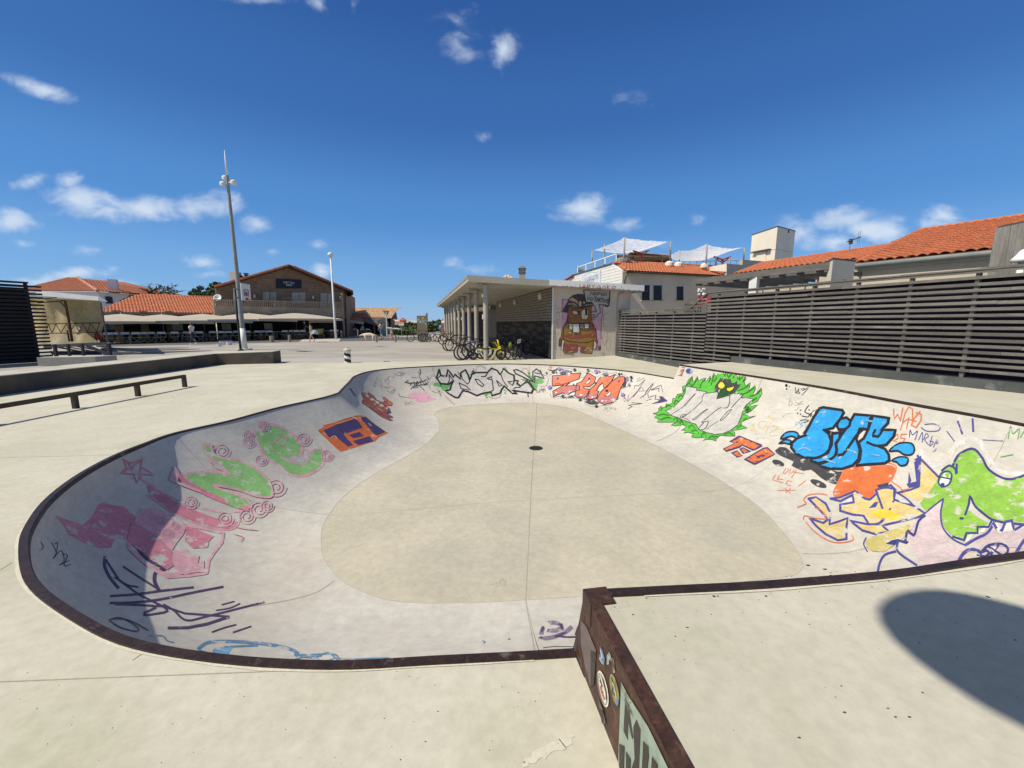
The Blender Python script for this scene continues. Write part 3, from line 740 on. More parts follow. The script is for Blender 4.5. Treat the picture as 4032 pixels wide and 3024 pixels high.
mb.box(((c0.x + c1.x) / 2, 40, c1.z / 2 + .4), (w * .86, w * .86, c1.z + .8 - .6)); mb.build('stack', M_soffit, ch)
mb = MB(); t = c1.z + .02
for sx_ in (-1, 1):
    for sy_ in (-1, 1): mb.box(((c0.x + c1.x) / 2 + sx_ * w * .38, 40 + sy_ * w * .38, t + .05), (.1, .1, .34))
mb.box(((c0.x + c1.x) / 2, 40, t + .24), (w * 1.1, w * 1.1, .09)); mb.box(((c0.x + c1.x) / 2, 40, t - .14), (w, w, .1)); mb.build('cap', M_zinc_d, ch)
# ------------------------------------------------------------------ slatted fence on the right
FA = lambda Y: Vector((11.55 - .371 * Y, Y, 0))
fd = (FA(0) - FA(10)).normalized(); fn_ = Vector((-fd.y, fd.x, 0)); fn_ = fn_ if fn_.x < 0 else -fn_
fence = thing('slatted_fence', FA(12), 'long grey wooden fence of horizontal slats standing beyond the right side of the bowl', 'fence')
Y0, Y1, YS = 18.9, 3.0, 13.6                # far end, near end, step in height
PIT = .1155
mb_s = MB(); mb_top = MB()
M_wood2 = pm('weathered_wood_pale', (.20, .19, .17), (.15, .14, .128), scale=2, fine=.2, fscale=14, stretch=(1, 1, 5)); M_wood3 = pm('weathered_wood_dark', (.12, .113, .102), (.085, .08, .074), scale=2, fine=.2, fscale=14, stretch=(1, 1, 5))
def slat(z, ya, yb, h=.055, mbx=None):
    y = ya
    while y > yb + .01:
        l = random.uniform(2.6, 4.2); y2 = max(yb, y - l); j1, j2 = random.uniform(-.005, .005), random.uniform(-.005, .005)
        a, b = FA(y) + fn_ * random.uniform(.0, .006), FA(y2) + fn_ * random.uniform(0, .006)
        a.z, b.z = z + j1, z + j2
        (mbx or mb_s).beam(a - (b - a).normalized() * -.003, b, .028, h * random.uniform(.94, 1.06), random.choice((0, 0, 1, 2))); y = y2
z = 2.06
k = 0
while z > .16:
    slat(z, Y0, YS, .05); z -= PIT
z = 2.56
while z > .62:
    slat(z, YS + (.0 if z > 2.1 else -.02), Y1); z -= PIT
# stepped ends of the tall slats
for i, zz in enumerate((2.175, 2.29, 2.40)): slat(zz, 14.6 - i * .3, YS, .05)
zz = .57
while zz > .16: slat(zz, YS + .02, 12.62, .05); zz -= PIT
mb_s.build('slat_panel', [M_wood, M_wood2, M_wood3], fence)
yy = Y0 - .15
while yy > Y1:
    tall = yy < YS + .1
    mb = MB(); p = FA(yy) - fn_ * .055; mb.box(p + Vector((0, 0, (2.58 if tall else 2.08) / 2 + (.2 if tall else 0))), (.06, .075, (2.58 if tall else 2.08) - (.35 if tall else .1)), math.atan2(fd.y, fd.x)); mb.build('post', M_wood, fence)
    yy -= .92
mb = MB(); mb.beam(FA(YS) + Vector((0, 0, 2.60)) - fn_ * .03, FA(Y1) + Vector((0, 0, 2.60)) - fn_ * .03, .13, .03)
mb.beam(FA(Y0) + Vector((0, 0, 2.12)) - fn_ * .03, FA(YS + .7) + Vector((0, 0, 2.12)) - fn_ * .03, .13, .03)
a = FA(YS + .7) + Vector((0, 0, 2.12)) - fn_ * .03; b = FA(YS) + Vector((0, 0, 2.60)) - fn_ * .03; mb.beam(a, b, .13, .03)
yy = Y0 - .4
while yy > Y1:                                # loose cap boards on top
    z = 2.15 if yy > YS + .8 else (2.615 if yy < YS - .3 else None)
    if z: mb.beam(FA(yy) + Vector((0, 0, z)) - fn_ * .1, FA(yy - .55) + Vector((0, 0, z + random.uniform(-.01, .01))) - fn_ * .1, .14, .028)
    yy -= random.uniform(.9, 1.6)
mb.build('cap_board', M_wood, fence)
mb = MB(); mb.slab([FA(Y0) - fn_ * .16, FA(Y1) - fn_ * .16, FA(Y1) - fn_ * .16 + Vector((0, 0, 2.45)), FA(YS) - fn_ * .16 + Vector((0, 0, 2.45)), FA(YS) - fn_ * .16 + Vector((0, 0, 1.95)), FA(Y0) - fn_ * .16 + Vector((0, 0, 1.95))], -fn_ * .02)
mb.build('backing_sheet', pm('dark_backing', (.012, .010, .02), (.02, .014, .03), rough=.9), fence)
kerb = MB(); 
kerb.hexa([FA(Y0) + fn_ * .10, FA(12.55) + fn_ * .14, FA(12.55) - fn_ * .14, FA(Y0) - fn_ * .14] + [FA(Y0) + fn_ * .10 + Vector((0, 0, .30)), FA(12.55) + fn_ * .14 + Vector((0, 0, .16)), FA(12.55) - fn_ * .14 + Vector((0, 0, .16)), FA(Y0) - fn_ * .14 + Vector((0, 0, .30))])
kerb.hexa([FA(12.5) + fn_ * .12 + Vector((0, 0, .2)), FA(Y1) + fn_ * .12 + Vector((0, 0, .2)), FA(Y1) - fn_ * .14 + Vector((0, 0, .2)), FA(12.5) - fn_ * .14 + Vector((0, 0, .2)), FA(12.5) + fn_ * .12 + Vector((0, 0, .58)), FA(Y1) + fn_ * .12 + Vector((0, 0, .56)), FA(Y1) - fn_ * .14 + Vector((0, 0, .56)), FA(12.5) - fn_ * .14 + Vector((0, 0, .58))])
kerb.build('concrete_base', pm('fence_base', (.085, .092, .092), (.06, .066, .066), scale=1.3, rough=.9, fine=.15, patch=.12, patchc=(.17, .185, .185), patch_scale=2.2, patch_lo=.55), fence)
# ------------------------------------------------------------------ cafe building with boarded gable and roof terrace
EV = 5.0
e0, e1 = gp(2472, 1062, EV), gp(2753, 1077, EV); edir = (e1 - e0).normalized(); e2 = e0 + edir * 10.2
r0, r1 = gp(2412, 1029, 5.95), gp(2802, 1048, 5.95)
cf = thing('cafe_building', (e0.x, e0.y, 0), 'cream cafe building with white boarded gable orange tiled roof and dark narrow windows', 'building')
mb = MB(); up_ = ((r0 + (r1 - r0) * .5) - (e0 + (e2 - e0) * .5)); vdir = up_ - edir * up_.dot(edir)
def uv(p): return ((p - e0).dot(edir), (p - e0).dot(vdir.normalized()))
poly = [(-.15, -.2), (e2 - e0).length and ((e2 - e0).length, -.2), uv(r1), uv(r0)]
tiles(mb, e0, edir, vdir, poly, pitch=.235, row=.36, amp=.06); mb.add([e0 - edir * .1, e2, r1, r0], [(0, 1, 2, 3)])
ridge(mb, e0 - edir * .15 + Vector((0, 0, .02)), r0, .1); ridge(mb, r0, r1, .1)
mb.build('roof', M_tile, cf)
SN = Vector((-.97, -.237, 0)); SD = Vector((-.237, .97, 0)); C0 = e0 + Vector((-.28, .25, 0))
WD2 = Vector((.955, .296, 0)).normalized(); WN2 = Vector((WD2.y, -WD2.x, 0)); W0 = C0 + SN * 0 + Vector((.02, 0, 0))
mb = MB(); a = Vector((W0.x, W0.y, 0)); b = a + WD2 * 16
wallp = on_plane(a, WN2)
mb.slab([a, b, b + Vector((0, 0, EV - .12)), a + Vector((0, 0, EV - .12))], -WN2 * .3); mb.build('wall', pm('cafe_render', (.74, .63, .46), (.66, .56, .41), scale=.8, rough=.9, fine=.07, fscale=20), cf)
for (x0, x1, y0, y1) in ((2526, 2557, 1121, 1184), (2571, 2605, 1122, 1184), (2662, 2690, 1126, 1184)):
    q = [wallp(x, y, .0) for x, y in ((x0, y1), (x1, y1), (x1, y0), (x0, y0))]
    mb = MB(); mb.slab([p + WN2 * .012 for p in q], -WN2 * .02); w_ = mb.build('window', M_glass, cf)
    mb = MB(); d = (q[1] - q[0])
    mb.beam(q[0] - d * .12 + WN2 * .04, q[1] + d * .22 + WN2 * .04, .12, .05); mb.build('sill', M_beige, w_)
    mb = MB(); mb.beam(q[1] + d * .08 + WN2 * .02, q[2] + d * .08 + WN2 * .02, .05, .09, up=WN2); mb.beam(q[0] - d * .03 + WN2 * .016, q[3] - d * .03 + WN2 * .016, .035, .05, up=WN2); mb.beam(q[3] + WN2 * .016, q[2] + WN2 * .016, .035, .05); mb.build('frame', M_white, w_)
mb = MB(); mb.tube([e0 + Vector((0, -.12, -.13)) - edir * .1, e2 + Vector((0, -.12, -.13))], .085, n=8); mb.build('gutter', M_zinc_d, cf, smooth=True)
g0 = e0 + Vector((0, -.1, -.2)); mb = MB(); mb.tube([g0, g0 + Vector((-.1, .1, -.25)), C0 + WN2 * .08 + Vector((.12, 0, -.75)) * 1, C0 + WN2 * .08 + Vector((.12, 0, -EV))], .05, n=8); mb.build('downpipe', M_zinc_d, cf, smooth=True)
sp = on_plane(Vector((C0.x, C0.y, 0)), SN)
mb = MB(); gpx = [(2233, 1215), (2233, 1110), (2262, 1085), (2408, 1041), (2449, 1066), (2449, 1215)]
gq = [pp(x, y, C0, SN) for x, y in gpx]; mb.slab(gq, -SN * .25)
zz = 2.2
ss_ = lambda p: (p - C0).dot(SD)
gl = [(ss_(p), p.z) for p in gq]
while zz < 7:
    xs = [s for s in [i * .1 for i in range(0, 200)] if inpoly(s, zz, gl)]
    if xs: a = Vector((C0.x, C0.y, 0)) + SD * xs[0] + SN * .003; b = Vector((C0.x, C0.y, 0)) + SD * xs[-1] + SN * .003; mb.quad(a + Vector((0, 0, zz)), b + Vector((0, 0, zz)), b + Vector((0, 0, zz + .022)), a + Vector((0, 0, zz + .022)), 1)
    zz += .2
mb.build('boarded_gable', [M_white, pm('board_gap', (.33, .31, .28), rough=.9)], cf)
mb = MB(); a, b = pp(2262, 1082, C0, SN) + SN * .02, pp(2410, 1038, C0, SN) + SN * .02; mb.beam(a, b, .06, .1); mb.build('dark_trim', M_zinc_d, cf)
mb = MB(); a2, b2 = pp(2262, 1085, C0, SN), pp(2225, 1108, C0, SN); mb.beam(a2 + SN * .05 + Vector((0, 0, .06)), b2 + SN * .05 + Vector((0, 0, .06)), .3, .1); mb.build('verge', M_tile_old, cf)
# glass railing on the gable
t_a, t_b = pp(2275, 1076, C0, SN), pp(2427, 1025, C0, SN); t_a2, t_b2 = pp(2275, 1053, C0, SN), pp(2427, 1001, C0, SN)
mb = MB(); mb.tube([t_a2, t_b2], .05, n=6)
for i in range(5):
    f = i / 4; mb.tube([t_a.lerp(t_b, f), t_a2.lerp(t_b2, f)], .045, n=6)
gr_ = mb.build('railing', M_white, cf)
mb = MB(); mb.slab([t_a, t_b, t_b2, t_a2], SN * .012)
M_pane = pm('blue_glass', (.16, .24, .28), rough=.08, fine=0, spec=.6, trans=.75); mb.build('glass_panel', M_pane, gr_)
sgn = thing('roof_sign', pp(2330, 1110, C0, SN), 'white sign board with grey lettering on the boarded gable above the shelter roof', 'sign')
mb = MB(); q = [pp(x, y, C0, SN) + SN * .03 for x, y in ((2289, 1140), (2367, 1140), (2367, 1061), (2289, 1082))]; mb.slab(q, SN * .03); mb.build('board', pm('sign_white', (.72, .76, .82), rough=.5, fine=.02), sgn)
M_signgrey = paint('sign_grey', (.16, .21, .30))
c_ = pp(2329, 1097, C0, SN) + SN * .062; text_mesh('LA GUINGUETTE', .44, sgn, M_signgrey, c_, -SD, (0, 0, 1), squeeze=.78)
c_ = pp(2327, 1111, C0, SN) + SN * .062; text_mesh('SUR LE TOIT', .40, sgn, M_signgrey, c_, -SD, (0, 0, 1), squeeze=.7)
ar = Decal(lambda x, y, o: pp(x, y, C0, SN) + SN * (.062 + o), 2000, 1050, 4, step=6); ar.line(M_signgrey, 4, "1225,150 1260,110 1310,90 1370,88 1410,100"); ar.build('emblem', sgn)
# roof terrace: parapets, posts and shade nets
M_net = bpy.data.materials.new('white_net'); M_net.use_nodes = True; nt = M_net.node_tree; N, L = nt.nodes, nt.links; bs = N['Principled BSDF']
bs.inputs['Base Color'].default_value = (.82, .83, .86, 1); bs.inputs['Roughness'].default_value = .9; bs.inputs['Transmission Weight'].default_value = 0
g_ = N.new('ShaderNodeTexCoord'); nn = N.new('ShaderNodeTexNoise'); nn.inputs['Scale'].default_value = 3.2; nn.inputs['Detail'].default_value = 8; nn.inputs['Roughness'].default_value = .75
L.new(g_.outputs['Object'], nn.inputs['Vector']); mr = N.new('ShaderNodeMapRange'); mr.inputs['From Min'].default_value = .33; mr.inputs['From Max'].default_value = .6; mr.inputs['To Min'].default_value = .25; mr.inputs['To Max'].default_value = 1
L.new(nn.outputs['Fac'], mr.inputs['Value'])
df_, tl_, tp_, m1_, m2_ = N.new('ShaderNodeBsdfDiffuse'), N.new('ShaderNodeBsdfTranslucent'), N.new('ShaderNodeBsdfTransparent'), N.new('ShaderNodeMixShader'), N.new('ShaderNodeMixShader')
df_.inputs[0].default_value = (.85, .86, .88, 1); tl_.inputs[0].default_value = (.88, .89, .92, 1); m1_.inputs[0].default_value = .62
L.new(df_.outputs[0], m1_.inputs[1]); L.new(tl_.outputs[0], m1_.inputs[2]); L.new(mr.outputs[0], m2_.inputs[0]); L.new(tp_.outputs[0], m2_.inputs[1]); L.new(m1_.outputs[0], m2_.inputs[2])
L.new(m2_.outputs[0], [n for n in N if n.type == 'OUTPUT_MATERIAL'][0].inputs[0])
def net(name, corners, sag, label):
    """corners of a quad net in order; a sagging sheet"""
    o = thing(name, corners[0], label, 'shade sail', 'shade nets over the roof terrace'); n = 18; mb = MB(); c = corners
    for i in range(n + 1):
        for j in range(n + 1):
            u, v = i / n, j / n
            p = (c[0] * (1 - u) + c[1] * u) * (1 - v) + (c[3] * (1 - u) + c[2] * u) * v
            e = 4 * u * (1 - u) * .22 * sag, 4 * v * (1 - v) * .22 * sag
            p = p - Vector((0, 0, sag * 16 * u * (1 - u) * v * (1 - v) * .6 + (e[0] + e[1]) * .6 + random.uniform(-.03, .03)))
            mb.v.append(tuple(p))
    for i in range(n):
        for j in range(n):
            a = i * (n + 1) + j; mb.f.append((a, a + n + 1, a + n + 2, a + 1)); mb.m.append(0)
    mb.build('net_cloth', M_net, o, smooth=True)
net('shade_net', [dp(2333, 986, 36), dp(2458, 936, 29), dp(2635, 951, 33), dp(2490, 990, 40)], .55, 'ragged white shade net between posts nearest the glass railing of the roof terrace')
net('shade_net', [dp(2600, 1010, 38), dp(2675, 986, 42), dp(2927, 975, 34), dp(2779, 963, 30)], 1.1, 'ragged white shade net on the roof terrace next to the cream tower')
M_pole = pm('grey_pole', (.33, .32, .30), rough=.7)
for (x, yt, yb, Y, lb) in ((2331, 986, 1032, 36, 'far left grey post holding the low corner of the first shade net'), (2378, 960, 1040, 34, 'grey terrace post rising behind the middle of the glass railing'), (2456, 934, 1032, 29, 'tallest grey terrace post at the near corner of the first shade net'), (2637, 950, 1040, 33, 'grey terrace post between the two white shade nets'), (2674, 984, 1040, 36, 'thin grey post left of the second shade net'), (2779, 960, 1040, 30, 'grey post at the peak of the second shade net'), (2927, 975, 1035, 34, 'grey post at the right tip of the second shade net beside the tower'), (2817, 1012, 1045, 31, 'short dark post on the terrace left of the red perch'), (2872, 1012, 1043, 31, 'short dark post on the terrace right of the red perch')):
    a, b = dp(x, yb, Y), dp(x, yt, Y); mb = MB(); mb.tube([Vector((a.x, Y, a.z - .6)), Vector((a.x, Y, b.z))], [.075, .06], n=8); tag(mb.build('terrace_post', M_pole, smooth=True), lb, 'post', 'posts of the roof terrace')
tb = thing('terrace_bar', dp(2530, 1015, 35), 'dark timber bar shelter with pale roof edge standing on the roof terrace', 'shelter')
mb = MB(); a, b = dp(2480, 993, 35), dp(2640, 1006, 36); mb.hexa([a, b, b + Vector((.6, 3, -.1)), a + Vector((.3, 3, -.1)), a + Vector((0, 0, .1)), b + Vector((0, 0, .1)), b + Vector((.6, 3, 0)), a + Vector((.3, 3, 0))]); mb.build('roof_edge', M_white, tb)
mb = MB(); a, b = dp(2428, 1003, 35), dp(2640, 1008, 35.5); mb.slab([a, b, dp(2640, 1014, 35.5), dp(2428, 1012, 35)], (.2, 2, 0)); 
for x in (2440, 2495, 2555, 2613): p = dp(x, 1006, 35.2); mb.box((p.x, p.y + .3, p.z - .6), (.12, .12, 1.3))
mb.slab([dp(2440, 1020, 35.1), dp(2640, 1024, 35.6), dp(2640, 1026, 35.6), dp(2440, 1023, 35.1)], (0, .1, 0)); mb.build('timber_frame', M_clad, tb)
mb = MB(); mb.slab([dp(2430, 1010, 37), dp(2645, 1012, 37), dp(2645, 1052, 37), dp(2430, 1052, 37)], (0, .1, 0)); mb.build('back_panel', pm('bar_back', (.06, .025, .02), (.03, .02, .02), rough=.8), tb)
M_red = pm('red_paint', (.34, .045, .025), (.26, .04, .025), rough=.6, coord='obj')
def perch(x, yt, yb, Y, lb):
    o = thing('folded_parasol', dp(x, yb, Y), lb, 'parasol', 'red fittings on the roof terrace'); mb = MB(); a, b = dp(x, yb, Y), dp(x, yt, Y)
    mb.tube([a - Vector((0, 0, .5)), b], .07, n=6); mb.build('stem', M_red, o)
    mb = MB()
    for s in (-1, 1): mb.beam(b, b + Vector((s * .62, .1, .22)), .2, .08); mb.beam(b - Vector((0, 0, .25)), b + Vector((s * .5, .1, .12)), .06, .06)
    mb.build('arm', M_red, o)
perch(2524, 997, 1030, 33, 'red forked stand on the roof terrace in front of the dark bar'); perch(2845, 1022, 1040, 31, 'red forked stand on the roof terrace in front of the tower')
for (x, y, Y, lb) in ((2452, 1020, 29.5, 'wide grey planter at the foot of the tallest terrace post'), (2636, 1033, 30, 'white tub at the foot of the post between the two nets'), (2672, 1036, 30.5, 'small white tub right of the middle terrace post'), (2776, 1040, 30.2, 'white tub under the peak of the second shade net')):
    p = dp(x, y, Y); mb = MB(); r = .6 if 'wide' in lb else .3; mb.lathe((p.x, p.y, p.z - .3), [(r * .7, 0), (r, .05), (r, .26), (r * .6, .36), (r * .4, .38)], n=14); tag(mb.build('planter', M_cream if 'white' in lb else M_zinc, smooth=False), lb, 'planter', 'tubs on the roof terrace')
rl = MB()
ra, rb = dp(2690, 1029, 31), dp(2925, 1026, 32)
rl.tube([ra, rb], .025, n=5); rl.tube([ra - Vector((0, 0, .3)), rb - Vector((0, 0, .3))], .015, n=5)
for i in range(10): p = ra.lerp(rb, i / 9); rl.tube([p, p - Vector((0, 0, .55))], .022, n=5)
tag(rl.build('terrace_rail', M_zinc), 'thin grey handrail along the roof terrace left of the tower', 'railing')
par = thing('parapet_wall', dp(2860, 1060, 29), 'cream stepped parapet walls between the two orange roofs', 'wall')
mb = MB(); mb.slab([dp(2798, 1050, 29.6), dp(2861, 1038, 28.6), dp(2861, 1070, 28.6), dp(2798, 1066, 29.6)], (.1, .4, 0)); mb.build('left_panel', M_cream, par)
mb = MB(); mb.slab([dp(2861, 1038, 28.6), dp(2926, 1043, 29.4), dp(2926, 1082, 29.4), dp(2861, 1084, 28.6)], (0, .4, 0)); mb.build('middle_panel', M_beige, par)
mb = MB(); mb.slab([dp(2924, 1022, 29.7), dp(3030, 1031, 31.4), dp(3030, 1075, 31.4), dp(2924, 1085, 29.7)], (0, .4, 0)); mb.build('right_panel', M_beige, par)
tw = thing('roof_tower', dp(3050, 1030, 33), 'tall cream box tower with small door rising above the orange roofs', 'tower')
t0, t1, t2 = dp(2962, 915, 35), dp(3062, 893, 32), dp(3132, 903, 33.6)
bz = dp(3051, 1050, 32).z - .5
def at_z(p, z): return Vector((p.x, p.y, z))
tz = t1.z; pts_b = [at_z(t0, bz), at_z(t1, bz), at_z(t2, bz), at_z(t0 + (t2 - t1), bz)]; pts_t = [at_z(t0, tz), at_z(t1, tz), at_z(t2, tz), at_z(t0 + (t2 - t1), tz)]
mb = MB(); mb.hexa(pts_b + pts_t); mb.build('shaft', M_cream, tw)
mb = MB(); c = (pts_t[0] + pts_t[2]) / 2; ex = [c + (p - c) * 1.02 for p in pts_t]; mb.slab(ex, (0, 0, .07)); mb.build('roof_flashing', M_zinc_d, tw)
tl = (t1 - t0).normalized(); tln = Vector((tl.y, -tl.x, 0)); tln = tln if tln.y < 0 else -tln; tp0 = at_z(t1, 0)
tpl = on_plane(tp0, tln)
mb = MB(); q = [tpl(x, y, .02) for x, y in ((2985, 1034), (3018, 1032), (3018, 990), (2980, 996))]; mb.slab(q, tln * .05); mb.build('door', M_cream, tw)
mb = MB(); a, b = tpl(2968, 994, .12), tpl(3038, 981, .12); mb.beam(a, b, .3, .08); mb.build('door_canopy', M_zinc_d, tw)
mb = MB(); a, b = tpl(2953, 998, .01), tpl(3055, 981, .01); mb.beam(a, b, .02, .03); 
t12 = (t2 - t1).normalized(); n12 = Vector((t12.y, -t12.x, 0)); n12 = n12 if n12.y < 0 else -n12; a, b = pp(3056, 981, tp0, n12) + n12 * .01, pp(3122, 994, tp0, n12) + n12 * .01; mb.beam(a, b, .02, .03); mb.build('string_course', M_beige, tw)
mb = MB(); q = [pp(x, y, tp0, n12) + n12 * .004 for x, y in ((3103, 917), (3108, 917), (3107, 907), (3102, 907))]; mb.slab(q, n12 * .01); mb.build('vent', M_dark, tw)
# ------------------------------------------------------------------ long house behind the fence with two orange roofs
lh = thing('long_house', (13, 14, 0), 'long low beige house with bright orange barrel tiled roofs behind the slatted fence', 'house')
a0 = gp(2895, 1079, 4.0); ra_, rb_ = gp(3002, 1036, 5.6), gp(3508, 965, 5.6); rd = (rb_ - ra_).normalized(); a1 = a0 + rd * 9
per = ra_ - a0; per = per - rd * per.dot(rd)
mb = MB(); L2 = per.length
def uvb(p): return ((p - a0).dot(rd), (p - a0).dot(per.normalized()))
u1 = uvb(ra_); tiles(mb, a0, rd, per, [(0, 0), (11, 0), (u1[0] + 9.5, L2), (u1[0], L2)], pitch=.235, row=.36, amp=.06)
mb.add([a0, a0 + rd * 11, ra_ + rd * 9.5, ra_], [(0, 1, 2, 3)]); ridge(mb, ra_, ra_ + rd * 9.5, .11); mb.tube([a0, ra_], .1, n=6)
mb.build('roof', M_tile, lh, label='farther orange roof')
E0, E1 = gp(3373, 1035, 3.6), gp(3916, 980, 3.6); ed = (E1 - E0).normalized()
Q0 = gp(3621, 909, 5.6); pr = Q0 - E0; pr = pr - ed * pr.dot(ed)
mb = MB(); uq = ((Q0 - E0).dot(ed)); tiles(mb, E0, ed, pr, [(-.1, -.1), (14, -.1), (14, pr.length), (uq, pr.length)], pitch=.245, row=.37, amp=.065, lift=.04, seg=7)
mb.add([E0, E0 + ed * 14, Q0 + ed * 14, Q0], [(0, 1, 2, 3)]); ridge(mb, Q0, Q0 + ed * 14, .12); ridge(mb, E0, Q0, .1)
mb.build('roof', M_tile, lh, label='nearer orange roof with large tiles')
hn = Vector((ed.y, -ed.x, 0)); hn = hn if hn.y < 0 else -hn
mb = MB(); w0_ = at_z(E0, 0) - hn * .14; mb.slab([w0_ - ed * 1.2, w0_ + ed * 14, at_z(w0_ + ed * 14, 3.62), at_z(w0_ - ed * 1.2, 3.62)], -hn * .2); mb.build('wall', M_beige, lh)
mb = MB(); mb.tube([E0 + Vector((0, 0, -.1)) + hn * .05, E0 + ed * 14 + Vector((0, 0, -.1)) + hn * .05], .075, n=8); mb.build('gutter', M_zinc, lh, smooth=True)
mb = MB(); mb.slab([E0 + Vector((0, 0, -.14)) - hn * .03, E0 + ed * 14 + Vector((0, 0, -.14)) - hn * .03, E0 + ed * 14 + Vector((0, 0, -.25)) - hn * .03, E0 + Vector((0, 0, -.25)) - hn * .03], -hn * .03); mb.build('fascia_board', pm('fascia_grey', (.42, .44, .40), rough=.7), lh)
bl_ = thing('chimney_block', dp(3310, 1060, 12.5), 'stubby rendered block with slate cap between pergola and near orange roof', 'wall')
q = [dp(3262, 1022, 12.9), dp(3281, 1021, 12.4), dp(3368, 1033, 12.9), dp(3345, 1032, 13.5)]; zt = q[1].z
mb = MB(); mb.hexa([at_z(p, 0) for p in q] + [at_z(p, zt) for p in q]); mb.build('block', M_cream, bl_)
mb = MB(); c = (q[0] + q[2]) / 2; mb.slab([at_z(c + (p - c) * 1.04, zt) for p in q], (0, 0, .045)); mb.build('slate_cap', M_zinc_d, bl_)
mb = MB(); q = [dp(2951, 1094, 15.3), dp(2981, 1091, 14.9), dp(2992, 1094, 15.3), dp(2962, 1097, 15.7)]; zt = q[1].z; mb.hexa([at_z(p, 0) for p in q] + [at_z(p, zt) for p in q])
tag(mb.build('gate_pillar', M_white), 'small white square pillar top showing above the fence under the pergola', 'pillar')
pg = thing('pergola', gp(2990, 1080, 3.3), 'weathered grey timber pergola with long fascia beam behind the fence', 'pergola')
p_a, p_b = gp(2727, 1110, 3.35), gp(3262, 1046, 3.35); p_c = p_b + (p_b - p_a).normalized() * .2
mb = MB(); mb.beam(p_a, p_c, .06, .22); mb.beam(p_a + Vector((.35, .12, -.05)), p_c + Vector((.35, .12, -.05)), .06, .2); mb.build('fascia_beam', M_wood, pg)
dvp = (p_c - p_a).normalized(); nvp = Vector((-dvp.y, dvp.x, 0)); nvp = nvp if nvp.x > 0 else -nvp; Lp = (p_c - p_a).length
for i in range(9):
    p = p_a + dvp * (Lp * (i + .3) / 9.2); mb = MB(); mb.beam(p - nvp * -.05 - Vector((0, 0, .10)), p + nvp * 3.4 - Vector((0, 0, .14)), .06, .13); mb.build('rafter', M_wood, pg)
mb = MB(); mb.slab([p_a + nvp * 3.3 + Vector((0, 0, -.3)), p_c + dvp * 3 + nvp * 3.3 + Vector((0, 0, -.3)), at_z(p_c + dvp * 3 + nvp * 3.3, 0), at_z(p_a + nvp * 3.3, 0)], nvp * .1); mb.build('rear_wall', M_beige, pg)
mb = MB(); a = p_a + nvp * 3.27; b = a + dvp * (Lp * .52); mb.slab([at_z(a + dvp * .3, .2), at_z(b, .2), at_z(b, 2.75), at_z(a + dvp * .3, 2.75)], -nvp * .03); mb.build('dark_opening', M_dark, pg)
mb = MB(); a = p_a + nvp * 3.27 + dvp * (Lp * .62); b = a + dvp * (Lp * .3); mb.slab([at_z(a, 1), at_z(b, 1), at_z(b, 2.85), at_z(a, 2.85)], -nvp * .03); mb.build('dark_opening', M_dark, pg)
# small balcony rail, red cloth and white plant pot behind the fence
br_ = thing('balcony_rail', dp(2725, 1200, 16.5), 'grey picket rail seen over the low part of the fence under the dark windows', 'railing')
mb = MB(); a, b = dp(2697, 1179, 17), dp(2752, 1176, 15.6)
mb.beam(a, b, .06, .1); mb.beam(a - Vector((0, 0, .12)), b - Vector((0, 0, .12)), .04, .05); mb.build('top_board', M_wood, br_)
mb = MB()
for i in range(9): p = a.lerp(b, (i + .5) / 9) - Vector((0, 0, .42)); mb.box(p, (.06, .03, .5))
mb.box(a.lerp(b, .97) - Vector((0, 0, .2)), (.1, .1, .9)); mb.build('picket', M_wood, br_)
rc = MB(); c = dp(2775, 1181, 15.2)
for i in range(8):
    for j in range(3): rc.v.append((c.x - .26 + i * .085, c.y - .02 + .03 * math.sin(i * 2.1 + j), c.z + .16 - j * .15 - .03 * math.sin(i * 1.3)))
for i in range(7):
    for j in range(2): rc.f.append((i * 3 + j, i * 3 + 3 + j, i * 3 + 4 + j, i * 3 + 1 + j)); rc.m.append(0)
ob = rc.build('towel', pm('red_cloth', (.55, .03, .06), (.45, .02, .05), rough=.9)); md = ob.modifiers.new('solid', 'SOLIDIFY'); md.thickness = .03
tag(ob, 'bright red towel hung over the rail behind the fence', 'towel')
mb = MB(); c = dp(2764, 1148, 15.3)
for i in range(26): mb.ico(c + Vector((random.uniform(-.13, .13), random.uniform(-.08, .08), random.uniform(-.12, .12) - (.22 if i % 3 == 0 else 0))), random.uniform(.03, .055), 1, jit=.2)
fl = thing('potted_flowers', c, 'bunch of white flowers on a stem above the red towel', 'flowers'); mb.build('blossom', M_white, fl)
mb = MB(); mb.tube([c, c - Vector((0, 0, .9))], .02, n=6); mb.build('stem', M_wood_dark, fl)
# grey board shed at the right edge
sd = thing('board_shed', dp(3990, 960, 9.6), 'grey vertical board shed with a vent pipe rising over the fence at the right edge', 'shed')
s0, s1 = dp(3926, 900, 9.3), dp(4075, 885, 8.6); sdv = (s1 - s0); sdv.z = 0; sdv.normalize(); snn = Vector((sdv.y, -sdv.x, 0)); snn = snn if snn.y < 0 else -snn; zt = s0.z
mb = MB(); x = 0
while x < 2.4:
    w_ = random.uniform(.12, .17); a = at_z(s0, .4) + sdv * x; b = a + sdv * (w_ - .008); mb.slab([a, b, at_z(b, zt), at_z(a, zt)], -snn * random.uniform(.03, .045)); x += w_
mb.build('boards', pm('shed_board', (.30, .28, .25), (.17, .16, .145), scale=1.2, rough=.9, fine=.25, fscale=9, stretch=(8, 8, 1)), sd)
bk = Vector((s0.x, s0.y, 0)).normalized() * 1.6 + sdv * .12
mb = MB(); a = at_z(s0, .4); mb.slab([a, a + bk, at_z(a + bk, zt), at_z(a, zt)], sdv * .03); mb.build('side_panel', M_cream, sd)
